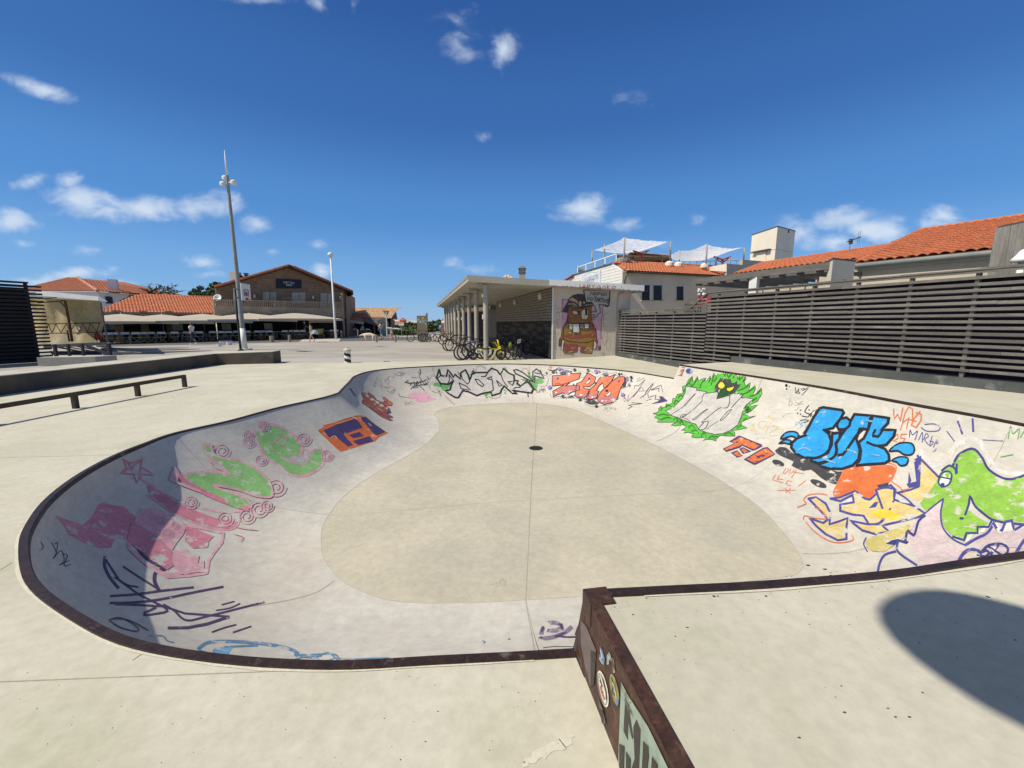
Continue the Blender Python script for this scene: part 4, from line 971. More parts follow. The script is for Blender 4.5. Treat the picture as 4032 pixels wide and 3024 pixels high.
mb = MB(); mb.slab([at_z(s0, zt) - sdv * .05 + snn * .06, at_z(s0, zt) + sdv * 2.5 + snn * .06, at_z(s0, zt + .02) + sdv * 2.5 + bk, at_z(s0, zt + .02) - sdv * .05 + bk], (0, 0, .06)); mb.build('roof_sheet', M_zinc_d, sd)
mb = MB(); p = pp(3953, 975, s0, snn) + snn * .1; mb.tube([at_z(p, 1.0), p], .045, n=10); mb.box(p + Vector((0, 0, .18)), (.26, .18, .2)); mb.build('vent_pipe', M_zinc, sd)
lp_ = MB(); p = dp(4026, 1018, 8.3); lp_.lathe((p.x, p.y, p.z - .2), [(.05, 0), (.05, .12), (.16, .14), (.15, .2), (.1, .26), (.06, .34), (.02, .38)], n=16); lp_.tube([Vector((p.x, p.y, .4)), Vector((p.x, p.y, p.z - .2))], .05, n=8)
tag(lp_.build('garden_lamp', M_white, smooth=True), 'white domed lamp top peeping over the fence at the right edge', 'lamp')
an = thing('tv_antenna', gp(3345, 985, 5.6), 'thin television aerial standing on the farther orange roof ridge', 'antenna')
b0, b1 = dp(3345, 990, 22), dp(3348, 952, 22); mb = MB(); mb.tube([b0 - Vector((0, 0, .3)), b1], .022, n=6); mb.build('mast', M_metal, an)
mb = MB(); e_ = dp(3386, 932, 22); mb.tube([dp(3342, 951, 22), e_], .02, n=5)
for i in range(7):
    q = dp(3342, 951, 22).lerp(e_, i / 6); h = .12 + .03 * i; mb.tube([q + Vector((0, 0, h)), q - Vector((0, 0, h))] if i in (5, 6) else [q - Vector((0, h * 1.5, 0)), q + Vector((0, h * 1.5, 0))], .012, n=4)
mb.box(dp(3350, 947, 22), (.16, .1, .16)); mb.box(dp(3350, 956, 22), (.14, .1, .14)); mb.tube([dp(3337, 953, 22), dp(3356, 952, 22)], .012, n=4); mb.build('boom', M_zinc_d, an)
# ------------------------------------------------------------------ low walls, rail and steps on the left
lg = thing('concrete_ledge', (-11.5, 9, 0), 'long low concrete ledge with shaded face running along the left of the deck', 'ledge')
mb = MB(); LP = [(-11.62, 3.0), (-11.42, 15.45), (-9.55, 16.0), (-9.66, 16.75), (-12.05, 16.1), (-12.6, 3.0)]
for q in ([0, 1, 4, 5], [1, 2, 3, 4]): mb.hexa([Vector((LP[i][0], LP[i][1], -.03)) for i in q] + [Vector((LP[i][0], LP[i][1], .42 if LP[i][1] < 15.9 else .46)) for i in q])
mb.build('ledge_block', pm('ledge_shaded_concrete', (.135, .108, .08), (.095, .078, .06), scale=1.2, rough=.85, fine=.12, patch=.12, patchc=(.07, .065, .06), patch_scale=.8), lg)  # block toned dark to deepen its shaded faces; the top keeps plain concrete
mb = MB()
for q in ([0, 1, 4, 5], [1, 2, 3, 4]): mb.slab([Vector((LP[i][0], LP[i][1], .421 if LP[i][1] < 15.9 else .461)) for i in q], (0, 0, .02))
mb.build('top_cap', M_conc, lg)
gr = thing('grind_rail', (-8.32, 8, 0), 'low dark steel grind rail on square posts along the left of the deck', 'rail')
M_rail = pm('rail_steel', (.075, .06, .05), (.05, .04, .035), scale=4, rough=.5, fine=.15, metal=.4)
mb = MB(); mb.beam((-8.32, 4.2, .275), (-8.32, 10.12, .275), .075, .075); mb.build('bar', M_rail, gr, bevel=.006)
for y in (4.94, 6.22, 7.5, 8.79, 10.08):
    mb = MB(); mb.beam((-8.32, y, 0), (-8.32, y, .24), .075, .075); mb.build('post', M_rail, gr)
lw = thing('low_block_wall', gp(270, 1437), 'short low concrete block wall in front of the small covered stage', 'wall')
b0, b1 = gp(150, 1441), gp(379, 1436); top = .30
mb = MB(); v = Vector((.25, .6, 0)); mb.hexa([b0, b1, b1 + v, b0 + v] + [p + Vector((0, 0, top)) for p in (b0, b1, b1 + v, b0 + v)]); mb.build('wall_block', M_soffit, lw)
mb = MB(); mb.slab([p + Vector((0, 0, top + .001)) for p in (b0, b1, b1 + v, b0 + v)], (0, 0, .02)); mb.build('cap', M_conc, lw)
st = thing('terrace_steps', gp(500, 1395), 'long shallow paved steps across the square between the stage and the white buckets', 'steps')
for k, (ya, yb) in enumerate(((1399, 1381), (1390, 1374), (1382, 1369))):
    p, q = gp(405, ya), gp(835 - k * 45, yb); d = (q - p).normalized(); n = Vector((-d.y, d.x, 0)); h0, h1 = .05 + .0 * k, .004
    mb = MB(); wd = .95; mb.hexa([p + Vector((0, 0, -.01)), q + Vector((0, 0, -.01)), q + n * wd, p + n * wd] + [p + Vector((0, 0, .15)), q + Vector((0, 0, .012)), q + n * wd + Vector((0, 0, .012)), p + n * wd + Vector((0, 0, .15))]); mb.build('step', M_asphalt, st)
# ------------------------------------------------------------------ slatted enclosure and covered stage
en = thing('slatted_enclosure', gp(165, 1426), 'tall dark enclosure of horizontal wooden slats at the far left edge', 'enclosure')
c0 = gp(163, 1426); ad = Vector((-.40, -.917, 0)).normalized(); an_ = Vector((-ad.y, ad.x, 0)); an_ = an_ if an_.x > 0 else -an_
M_sl = pm('dark_slat', (.032, .028, .026), (.02, .018, .019), scale=2, rough=.85, fine=.25, stretch=(1, 1, 6))
mb = MB(); z = .1
while z < 3.2:
    mb.beam(c0 + Vector((0, 0, z)), c0 + ad * 8 + Vector((0, 0, z)), .05, .095)
    mb.beam(c0 + Vector((0, 0, z)), c0 + Vector((.10, .36, z)), .05, .07); z += .148
mb.build('slat_panel', M_sl, en)
for k in range(6): mb = MB(); mb.box(c0 + ad * (.05 + 1.55 * k) - an_ * .06 + Vector((0, 0, 1.6)), (.09, .09, 3.2), math.atan2(ad.y, ad.x)); mb.build('post', M_sl, en)
mb = MB(); mb.slab([c0 + ad * .02 - an_ * .14, c0 + ad * 8 - an_ * .14, c0 + ad * 8 - an_ * .14 + Vector((0, 0, 3.0)), c0 + ad * .02 - an_ * .14 + Vector((0, 0, 3.0))], -an_ * .03); mb.build('backing', M_dark, en)
mb = MB(); mb.slab([c0 + Vector((0, 0, 3.17)) + an_ * .1, c0 + ad * 8 + Vector((0, 0, 3.17)) + an_ * .1, c0 + ad * 8 + Vector((0, 0, 3.17)) - an_ * .2, c0 + Vector((0, 0, 3.17)) - an_ * .2], (0, 0, .06)); mb.build('top_board', M_sl, en)
stg = thing('covered_stage', gp(300, 1412), 'small open stage with white canopy roof yellowed canvas back and rusty braces', 'stage')
M_canvas = pm('yellowed_canvas', (.50, .41, .22), (.40, .32, .17), scale=.9, rough=.9, fine=.12, fscale=5, patch=.2, patchc=(.50, .44, .32), patch_scale=.7)
M_rusty = pm('rusty_brace', (.16, .075, .03), (.10, .05, .025), scale=3, rough=.8, fine=.2)
YB, YF = 22.6, 20.0
mb = MB(); nx_, ny_ = 10, 7; cl = [(150, 1172, 1355), (270, 1178, 1352), (392, 1183, 1346)]
for i in range(nx_ + 1):
    f = i / nx_; x = 116 + 276 * f; yt, yb = 1172 + 12 * f, 1358 - 12 * f
    for j in range(ny_ + 1):
        g = j / ny_; xx = x + (6 * math.sin(g * 3) - 8 * g if i == nx_ else 0); p = dp(xx, yt + (yb - yt) * g, YB); p.y += .08 * math.sin(i * 1.9 + g * 3) + .25 * math.sin(g * math.pi) * .5; mb.v.append(tuple(p))
for i in range(nx_):
    for j in range(ny_): a = i * (ny_ + 1) + j; mb.f.append((a, a + ny_ + 1, a + ny_ + 2, a + 1)); mb.m.append(0)
cv = mb.build('canvas_back', M_canvas, stg, smooth=True)
dc = Decal(lambda x, y, o: dp(x, y, YB - .3), 0, 1060, 4, step=6)
M_faint = paint('faded_tag', (.24, .23, .12), wear=.3, under=(.45, .38, .2))
for pts in ("650,740 700,700 760,760 690,800", "760,590 830,570 860,610 800,640 890,640", "700,800 720,760 790,800 830,790", "800,700 850,680 850,720", "1090,600 1150,610 1110,660 1190,640 1160,700", "1180,600 1230,590 1210,650 1270,620 1290,700", "1160,690 1230,700 1200,740 1260,720", "1300,620 1350,640 1420,630"): dc.line(M_faint, 9, pts)
dc.build('canvas_tag', cv)
mb = MB(); F = lambda x, y, Y=YB - .45: dp(x, y, Y)
mb.tube([F(160, 1275), F(394, 1271)], .035, n=6); mb.tube([F(172, 1313), F(392, 1308)], .035, n=6)
zz = [(180, 1310), (190, 1275), (205, 1311), (220, 1275), (240, 1310), (262, 1274), (275, 1309), (296, 1273), (312, 1308), (325, 1273), (345, 1307), (356, 1273), (380, 1306), (392, 1272)]
for a, b in zip(zz[:-1], zz[1:]): mb.tube([F(*a), F(*b)], .018, n=5)
mb.build('lattice_girder', M_rusty, stg)
mb = MB(); mb.tube([F(256, 1186), F(265, 1230), F(275, 1285), F(284, 1345)], .06, n=6); mb.tube([F(265, 1300), F(273, 1345)], .04, n=6); mb.tube([F(150, 1192), F(256, 1184)], .04, n=6); mb.tube([F(150, 1176), F(222, 1172)], .03, n=6); mb.tube([F(236, 1187), F(262, 1215)], .03, n=6); mb.build('rusty_frame', M_rusty, stg)
mb = MB(); c = [dp(148, 1145, YF - .6), dp(420, 1188, YF - .5), dp(386, 1168, YB + .2), dp(140, 1142, YB + .4)]
f0, f1, f2 = dp(140, 1143, YF), dp(386, 1168, YF), dp(421, 1188, YF); 
mb.slab([dp(140, 1143, YF), dp(386, 1168, YF), dp(386, 1184, YF), dp(140, 1163, YF)], (0, .05, 0)); mb.slab([dp(386, 1168, YF), dp(421, 1188, YF + .1), dp(386, 1184, YF)], (0, .05, 0))
mb.slab([dp(140, 1144, YF + .06), dp(386, 1169, YF + .06), dp(388, 1174, YB + .5), dp(140, 1150, YB + .5)], (0, 0, -.05))
mb.build('white_canopy', M_white, stg)
mb = MB(); ps = [gp(224, 1412), gp(276, 1409), gp(331, 1406), gp(434, 1406)]
for p, w in zip(ps, (.16, .14, .14, .22)):
    t = dp(CX + (p.x / 1) * 0 + 0, 1355, p.y) ; mb.box((p.x, p.y, .32), (w * .6, w * .6, .64))
mb.beam(Vector((ps[3].x, ps[3].y, .1)), dp(345, 1362, ps[3].y), .12, .1); mb.build('dark_leg', pm('stage_leg', (.035, .033, .05), rough=.7), stg)
mb = MB(); d0, d1 = dp(170, 1361, YF + .2), dp(420, 1347, YF + .2); mb.slab([d0, d1, dp(400, 1346, YB + .6), dp(170, 1357, YB + .6)], (0, 0, -.14)); mb.build('stage_floor', pm('stage_deck', (.06, .065, .06), rough=.9), stg)
mb = MB()
for x in (190, 200, 210, 235, 245, 290, 300, 315, 380, 395, 405): a = dp(x, 1362, YF + .9); b = gp(x + 12 * (1 if x % 2 else -1), 1406); mb.tube([a, Vector((b.x, a.y, .05))], .02, n=5)
mb.build('thin_strut', M_zinc_d, stg)
mb = MB(); mb.tube([dp(396, 1190, YF + .3), dp(412, 1280, YF + .3), dp(424, 1345, YF + .3)], .035, n=6); mb.build('corner_post', M_zinc_d, stg)
mb = MB(); p = dp(386, 1325, YB - .3)
for k in range(7): mb.ico(p + Vector((.05 * k - .1, 0, .1 * math.sin(k) - .02 * k)), .13, 1, jit=.2, sc=(.8, .6, 1.3))
tag(mb.build('red_bag', M_red, smooth=True), 'crumpled dark red bag hanging at the right edge of the stage canvas', 'bag')
# ------------------------------------------------------------------ restaurant
BN = Vector((.698, -.716, 0)); BD = Vector((.716, .698, 0)); FP = Vector((-32.8, 34.5, 0)) + BN * 1.2; BP = FP + BN * 1.35
fq = lambda x, y, o=0: pp(x, y, FP + BN * o, BN)
bq = lambda x, y, o=0: pp(x, y, BP + BN * o, BN)
rs_ = thing('restaurant_building', fq(1100, 1340), 'two storey timber restaurant with tiled gable roof shutters and a long slatted balcony', 'building')
gl_, gr2, ga = fq(838, 1132), fq(1375, 1150), fq(1129, 1050)
mb = MB(); wl_l, wl_r = fq(850, 1250), fq(1362, 1250)
face = [Vector((wl_l.x, wl_l.y, 0)), Vector((wl_r.x, wl_r.y, 0)), fq(1362, 1148), ga - Vector((0, 0, .12)), fq(850, 1132)]
mb.slab(face, -BN * .25); 
mb.slab([face[1], face[1] + Vector((-.3, 1, 0)) * 12, face[2] + Vector((-.3, 1, 0)) * 12, face[2]], -BD * .2); mb.build('wall', M_clad, rs_)
# roof planes
bk_ = Vector((-.62, 1.06, 0)).normalized() * 13
M_soft = pm('roof_timber', (.09, .055, .035), rough=.9)
for (lo_, nm) in ((gl_, 0), (gr2, 1)):
    hi_ = ga + Vector((0, 0, .05)); e = lo_ + BN * .9; h = hi_ + BN * .9
    mb = MB(); mb.slab([e, h, h + bk_, e + bk_], (0, 0, -.10)); mb.build('roof_deck', M_soft, rs_)
    mb = MB(); v = (h - e); u = bk_.normalized()
    tiles(mb, e + Vector((0, 0, .03)), u, v, [(-.05, -.1), (13, -.1), (13, v.length), (-.05, v.length)], pitch=.24, row=.4, amp=.06, seg=4); 
    for i in range(int(v.length / .42)): mb.tube([e.lerp(h, i * .42 / v.length) + BN * .04 + Vector((0, 0, .03)), e.lerp(h, min(1, (i + 1.05) * .42 / v.length)) + BN * .04 + Vector((0, 0, .03))], [.13, .11], n=6)
    mb.build('roof', M_tile_old, rs_)
mb = MB(); e = gr2 + BN * .9; mb.beam(e + Vector((0, 0, -.12)), e + bk_ + Vector((0, 0, -.12)), .14, .5); mb.build('eave_box', M_soft, rs_)
M_shut = pm('pale_shutter', (.50, .45, .38), (.44, .40, .335), scale=3, rough=.8, fine=.06)
def shutter(x0, x1, y0, y1, o=.04, nm='shutter'):
    a, b = fq(x0, y1, o), fq(x1, y1, o); t0_, t1_ = fq(x0, y0, o), fq(x1, y0, o); mb = MB(); mb.slab([a, b, t1_, t0_], BN * .05)
    k = 14
    for i in range(1, k): p, q = a.lerp(t0_, i / k), b.lerp(t1_, i / k); mb.beam(p.lerp(q, .12) + BN * .06, p.lerp(q, .88) + BN * .06, .03, .05)
    return mb.build(nm, M_shut, rs_)
shutter(1034, 1059, 1150, 1186); shutter(1061, 1087, 1150, 1187); shutter(1149, 1176, 1152, 1195); shutter(1178, 1201, 1152, 1195); shutter(1262, 1288, 1154, 1222); shutter(1290, 1316, 1156, 1222)
mb = MB(); a = fq(1036, 1186, .1); h = fq(1036, 1150, .1) - a; mb.slab([a, a + BN * .75 + BD * .25, a + BN * .75 + BD * .25 + h, a + h], BD * .05); mb.build('open_shutter', M_shut, rs_)
for x in (1002, 1233, 1339): mb = MB(); p = fq(x, 1171 if x > 1100 else 1166, .1); mb.box(p, (.13, .13, .3)); mb.build('wall_lamp', M_white, rs_)
mb = MB(); mb.slab([fq(921, 1180, .03), fq(940, 1180, .03), fq(940, 1150, .03), fq(921, 1150, .03)], BN * .03); w_ = mb.build('window', M_glass, rs_)
mb = MB()
for (x0, y0, x1, y1) in ((921, 1179, 941, 1180), (921, 1149, 941, 1150), (921, 1149, 921, 1180), (941, 1149, 941, 1180)): mb.beam(fq(x0, y0, .06), fq(x1, y1, .06), .08, .08)
mb.build('frame', M_white, w_)
# balcony
mb = MB(); a, b = bq(846, 1240), bq(1353, 1248); a.z = b.z = (a.z + b.z) / 2; mb.slab([a, b, b - BN * 1.35, a - BN * 1.35], (0, 0, .15)); mb.build('balcony_floor', M_balc, rs_)
rt0, rt1 = bq(846, 1180), bq(1352, 1192); zt = (rt0.z + rt1.z) / 2
mb = MB(); LB = (b - a).length
i = 0
while i * .17 < LB:
    p = a + BD * (i * .17); 
    zt_ = rt0.z + (rt1.z - rt0.z) * i * .17 / LB; mb.beam(p + Vector((0, 0, .85)) + BN * .02, Vector((p.x, p.y, zt_)) + BN * .02, .09, .03, up=BN); i += 1
mb.build('baluster_panel', M_balc, rs_)
mb = MB(); mb.slab([a + BN * .06 + Vector((0, 0, -.06)), b + BN * .06 + Vector((0, 0, -.06)), b + BN * .06 + Vector((0, 0, .86)), a + BN * .06 + Vector((0, 0, .86))], -BN * .03)
i = 0
while i * .25 < LB: p = a + BD * i * .25 + BN * .063; mb.beam(p, p + Vector((0, 0, .84)), .02, .012, up=BN); i += 1
mb.build('balcony_apron', M_balc, rs_)
mb = MB(); mb.beam(Vector((a.x, a.y, rt0.z)) + BN * .03, Vector((b.x, b.y, rt1.z)) + BN * .03, .12, .07); mb.build('handrail', M_balc, rs_)
for s_ in (0, .5, 1): mb = MB(); p = a.lerp(b, s_); mb.beam(p, Vector((p.x, p.y, rt0.z + .02)), .12, .12); mb.build('post', M_balc, rs_)
mb = MB(); p = fq(1351, 1155, .9); q = bq(1351, 1245); mb.beam(Vector((q.x, q.y, 0)), Vector((q.x, q.y, p.z)), .16, .16); mb.build('corner_post', M_balc, rs_)
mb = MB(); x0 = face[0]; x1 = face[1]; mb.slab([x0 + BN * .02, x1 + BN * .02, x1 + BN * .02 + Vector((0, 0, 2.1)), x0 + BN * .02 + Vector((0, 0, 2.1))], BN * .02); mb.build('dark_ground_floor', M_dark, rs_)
mb = MB(); mb.tube([fq(969, 1110, -3), fq(969, 1082, -3)], .17, n=10); mb.tube([fq(969, 1080, -3), fq(969, 1076, -3)], .24, n=10); mb.build('flue_pipe', M_black, rs_)
mb = MB(); mb.tube([fq(951, 1105, -3), fq(951, 1092, -3)], .14, n=8); mb.ico(fq(951, 1092, -3), .22, 1); mb.build('vent_cowl', M_black, rs_)
mb = MB(); p = fq(930, 1098, -3.4); mb.box(p, (.75, .6, 1.3)); mb.build('chimney', M_beige, rs_)
rsn = thing('restaurant_sign', fq(1137, 1116, .05), 'dark navy sign board with white lettering under the timber gable', 'sign')
M_navy = pm('navy_board', (.012, .017, .03), (.016, .022, .036), rough=.5, fine=.05)
mb = MB(); sq4 = [fq(1087, 1136, .05), fq(1187, 1136, .05), fq(1187, 1101, .05), fq(1087, 1097, .05)]; mb.slab(sq4, BN * .05); mb.build('board', M_navy, rsn)
M_ltr = paint('sign_white', (.75, .77, .78)); sc_ = (sq4[1] - sq4[0]).length / 100
ctr = fq(1137, 1114, .105)
for i, chh in enumerate('CHEZ DAN'):
    f = (i - 3.5); text_mesh(chh, sc_ * 9.5, rsn, M_ltr, ctr + BD * (f * sc_ * 5.2) + Vector((0, 0, sc_ * (2.4 - .16 * f * f))), BD, (0, 0, 1), off=.004)
text_mesh('Restaurant', sc_ * 6.5, rsn, M_ltr, ctr + Vector((0, 0, -sc_ * 5.5)), BD, (0, 0, 1), shear=.4)
mb = MB(); mb.beam(ctr - BD * sc_ * 11 + Vector((0, 0, -sc_ * 10.5)), ctr + BD * sc_ * 11 + Vector((0, 0, -sc_ * 10.5)), .01, sc_ * 2); mb.build('lettering', M_ltr, rsn)
# things on the balcony
M_chairw = pm('chair_wood', (.42, .28, .14), (.34, .22, .11), scale=3, rough=.7, coord='obj')
M_canvasw = pm('white_canvas', (.72, .70, .66), rough=.9, coord='obj', fine=.05)
wc = thing('deck_chair', fq(1090, 1215, .7), 'white slatted deck seat on the balcony behind the railing', 'seat')
mb = MB()
for i in range(4): mb.slab([fq(1076 + i * 6.2, 1212, .9), fq(1080.5 + i * 6.2, 1212, .9), fq(1080.5 + i * 6.2, 1194, .6), fq(1076 + i * 6.2, 1194, .6)], BN * .05)
mb.build('back_slats', M_canvasw, wc); mb = MB(); mb.beam(fq(1076, 1212, .85), fq(1102, 1212, .85), .1, .1); mb.beam(fq(1079, 1212, .8), fq(1079, 1222, .8), .08, .08); mb.beam(fq(1100, 1212, .8), fq(1100, 1222, .8), .08, .08); mb.build('frame', M_chairw, wc)
fr_ = MB()
for (x0, y0, x1, y1) in ((1111, 1173, 1147, 1173), (1111, 1173, 1111, 1186), (1147, 1173, 1147, 1186)): fr_.beam(fq(x0, y0, .6), fq(x1, y1, .6), .06, .06)
tag(fr_.build('screen_frame', M_zinc), 'empty pale metal frame standing on the balcony left of the middle shutters', 'frame')
dsh = thing('satellite_dish', fq(860, 1175, .3), 'white satellite dish at the left end of the balcony', 'dish')
p = fq(856, 1172, 1.0); mb = MB(); nd = (BN * .8 + Vector((-.4, -.2, .35))).normalized(); xx = nd.cross(Vector((0, 0, 1))).normalized(); yy_ = xx.cross(nd)
vs = []; 
for k, (r_, h_) in enumerate(((.02, -.08), (.15, -.06), (.27, -.01), (.33, .02))):
    for j in range(18): a_ = 2 * math.pi * j / 18; vs.append(p + xx * r_ * math.cos(a_) + yy_ * r_ * math.sin(a_) + nd * h_)
mb.add(vs, [(i * 18 + j, i * 18 + (j + 1) % 18, (i + 1) * 18 + (j + 1) % 18, (i + 1) * 18 + j) for i in range(3) for j in range(18)]); d_ = mb.build('reflector', M_white, dsh, smooth=True); md = d_.modifiers.new('s', 'SOLIDIFY'); md.thickness = .02
mb = MB(); mb.tube([p - nd * .1, p - nd * .3 - Vector((0, 0, .6))], .03, n=6); mb.tube([p - yy_ * .3, p + nd * .3 - yy_ * .1], .015, n=5); mb.box(p + nd * .3 - yy_ * .1, (.07, .07, .1)); mb.build('mount', M_zinc, dsh)
# low tiled wing on the left
wg = thing('restaurant_wing', fq(620, 1340), 'low restaurant wing with long orange tiled roof left of the gable', 'building')
w0, w1 = fq(385, 1229), fq(847, 1233); hi0, hi1 = fq(537, 1165, -4.2), fq(846, 1170, -4.2)
mb = MB(); ud_ = (w1 - w0).normalized(); vu = hi1 - w1; vu = vu - ud_ * vu.dot(ud_)
def uw(p): return ((p - w0).dot(ud_), (p - w0).dot(vu.normalized()))
tiles(mb, w0, ud_, vu, [(0, 0), ((w1 - w0).length, 0), uw(hi1), uw(hi0)], pitch=.215, row=.36, amp=.055, lift=.03, seg=4); mb.add([w0, w1, hi1, hi0], [(0, 1, 2, 3)]); ridge(mb, hi0, hi1, .12); ridge(mb, w0, hi0, .1); mb.build('roof', M_tile, wg)
mb = MB(); mb.tube([w0 + Vector((0, 0, -.1)) + BN * .05, w1 + Vector((0, 0, -.1)) + BN * .05], .1, n=6); mb.build('gutter', M_zinc_d, wg)
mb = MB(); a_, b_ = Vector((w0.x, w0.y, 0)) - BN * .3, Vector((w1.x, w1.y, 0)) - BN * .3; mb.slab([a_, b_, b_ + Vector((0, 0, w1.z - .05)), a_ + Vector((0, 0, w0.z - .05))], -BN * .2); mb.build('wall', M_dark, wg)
for k, (x, hh) in enumerate(((470, 1), (572, 1), (673, 1))):
    p = fq(x, 1300, -.05); mb = MB(); mb.box((p.x, p.y, 1.3), (.5, .25, 2.6), math.atan2(BD.y, BD.x)); mb.build('pillar', M_clad, wg)
mb = MB(); mb.slab([fq(395, 1300, .0), fq(460, 1298, 0), fq(460, 1268, 0), fq(395, 1268, 0)], BN * .05); mb.build('window', M_pane, wg)
# ------------------------------------------------------------------ big square parasols in a row
TP = Vector((-29.3, 30.9, 0)) - BN * 1.9
M_para = pm('beige_canvas', (.50, .44, .35), (.46, .40, .32), scale=1.2, rough=.9, fine=.05)
def parasol(x, ytop, half, label):
    c = pp(x, 1300, TP, BN); c.z = 0; o = thing('square_parasol', c, label, 'parasol', 'row of beige parasols along the terrace')
    top = pp(x, ytop, TP, BN).z; ed_z = top - .62
    mb = MB(); cs = [c + BD * (sx__ * half) + BN * (sy__ * half * .62) for (sx__, sy__) in ((-1, 1), (1, 1), (1, -1), (-1, -1))]
    apex = Vector((c.x, c.y, top)); n = 8
    vs = []
    for k in range(4):
        A, B = cs[k], cs[(k + 1) % 4]; o_ = len(mb.v)
        for i in range(n + 1):
            for j in range(n + 1):
                t = i / n; e = A.lerp(B, j / n); z_ = ed_z - .10 * (1 - 4 * (j / n - .5) ** 2) * 0 + (0.05 * 4 * (j / n) * (1 - j / n))
                q = apex.lerp(Vector((e.x, e.y, z_)), t); q.z += .05 * math.sin(math.pi * t); mb.v.append(tuple(q))
        for i in range(n):
            for j in range(n): a = o_ + i * (n + 1) + j; mb.f.append((a, a + 1, a + n + 2, a + n + 1)); mb.m.append(0)
        for j in range(n):
            e0_, e1_ = A.lerp(B, j / n), A.lerp(B, (j + 1) / n); z0 = ed_z + .05 * 4 * (j / n) * (1 - j / n); z1 = ed_z + .05 * 4 * ((j + 1) / n) * (1 - (j + 1) / n)
            mb.quad(Vector((e0_.x, e0_.y, z0)), Vector((e1_.x, e1_.y, z1)), Vector((e1_.x, e1_.y, z1 - .18)), Vector((e0_.x, e0_.y, z0 - .18)))
    mb.build('canopy', M_para, o, smooth=True)
    mb = MB(); mb.tube([c, Vector((c.x, c.y, top + .12))], .045, n=8); mb.build('pole', M_zinc_d, o, smooth=True)
    mb = MB()
    for q in cs: mb.tube([Vector((c.x, c.y, top - .35)), Vector((q.x, q.y, ed_z - .02))], .02, n=4)
    mb.build('ribs', M_zinc_d, o)
parasol(486, 1236, 3.3, 'beige square parasol nearest the covered stage at the left end of the row'); parasol(645, 1238, 3.2, 'flat beige square parasol second from the stage end of the row'); parasol(806, 1236, 3.3, 'beige square parasol in front of the join between tiled wing and gable'); parasol(987, 1233, 3.5, 'beige square parasol right of the tall floodlight mast'); parasol(1168, 1232, 3.8, 'beige square parasol under the middle of the balcony near the walking couple')
aw = thing('terrace_awning', bq(1280, 1270), 'flat beige awning with hanging valance at the right end of the parasol row', 'awning')
mb = MB(); a, b, c, d = pp(1215, 1246, TP, BN), pp(1312, 1247, TP, BN), pp(1312, 1262, TP + BN * 1.2, BN), pp(1215, 1262, TP + BN * 1.2, BN); mb.slab([a, b, c, d], (0, 0, -.03)); mb.slab([d, c, c - Vector((0, 0, .22)), d - Vector((0, 0, .22))], BN * .02); mb.slab([c, b, b - Vector((0, 0, .5)), c - Vector((0, 0, .22))], BD * .02); mb.build('canvas', M_para, aw)
mb = MB(); 
for p in (c, d): mb.tube([Vector((p.x, p.y, 0)), p], .04, n=6)
mb.build('pole', M_zinc_d, aw)
# ------------------------------------------------------------------ shop on the right with mottled roof
SY = 56
shp = thing('beach_shop', dp(1440, 1330, SY), 'small shop with mottled tile roof and corrugated lean to right of the restaurant', 'shop')
s0, s1, s2, s3 = dp(1362, 1212, SY + 4), dp(1545, 1214, SY + 4), dp(1540, 1254, SY), dp(1352, 1254, SY)
mb = MB(); u = (s2 - s3); v = s0 - s3; v = v - u.normalized() * v.dot(u.normalized()); tiles(mb, s3, u, v, [(0, 0), (u.length, 0), (u.length + .2, v.length), (.2, v.length)], pitch=.3, row=.5, amp=.08, seg=3); mb.add([s3, s2, s1, s0], [(0, 1, 2, 3)]); mb.build('roof', M_tile_mix, shp)
mb = MB(); mb.slab([dp(1545, 1212, SY + 4), dp(1553, 1258, SY + 1), dp(1540, 1258, SY)], (.3, .5, 0)); mb.slab([dp(1538, 1255, SY + 1.2), dp(1553, 1262, SY + 2.4), dp(1553, 1300, SY + 2.4), dp(1538, 1318, SY + 1.2)], (0, .2, 0)); mb.build('gable_end', M_clad, shp)
a, b = Vector((s3.x, SY + .6, 0)), Vector((s2.x - .3, SY + .6, 0)); mb = MB(); mb.slab([a, b, Vector((b.x, b.y, s2.z)), Vector((a.x, a.y, s3.z))], (0, .3, 0)); mb.build('wall', M_dark, shp)
mb = MB(); a0_, a1_ = dp(1362, 1226, SY - 1), dp(1432, 1226, SY - 1); b0_, b1_ = dp(1362, 1263, SY - 4), dp(1428, 1268, SY - 4); u = b1_ - b0_; v = a0_ - b0_; v = v - u.normalized() * v.dot(u.normalized()); tiles(mb, b0_, u, v, [(0, 0), (u.length, 0), (u.length, v.length), (0, v.length)], pitch=.3, row=.5, amp=.07, seg=3); mb.build('front_roof', M_tile, shp)
M_corr = pm('corrugated_brown', (.17, .125, .105), (.13, .10, .085), scale=2, rough=.7, fine=.1)
mb = MB()
for i in range(22):
    f0_, f1_ = i / 22, (i + .7) / 22; A0_, A1_ = dp(1428, 1250, SY - 3), dp(1512, 1250, SY - 2); B0_, B1_ = dp(1432, 1268, SY - 5), dp(1512, 1290, SY - 4.5)
    mb.slab([A0_.lerp(A1_, f0_), A0_.lerp(A1_, f1_), B0_.lerp(B1_, f1_), B0_.lerp(B1_, f0_)], (0, 0, .06))
mb.slab([A0_, A1_, B1_, B0_], (0, 0, -.03)); mb.build('corrugated_roof', M_corr, shp)
mb = MB(); mb.slab([dp(1486, 1262, SY - 4), dp(1519, 1250, SY - 3), dp(1528, 1275, SY - 3), dp(1528, 1325, SY - 3), dp(1500, 1325, SY - 4)], (0, .2, 0)); mb.build('grey_screen', M_soffit, shp)
mb = MB(); 
for x in (1368, 1430, 1474): p = dp(x, 1300, SY - 4.6); mb.box((p.x, p.y, 1.1), (.12, .12, 2.2))
mb.build('post', M_clad, shp)
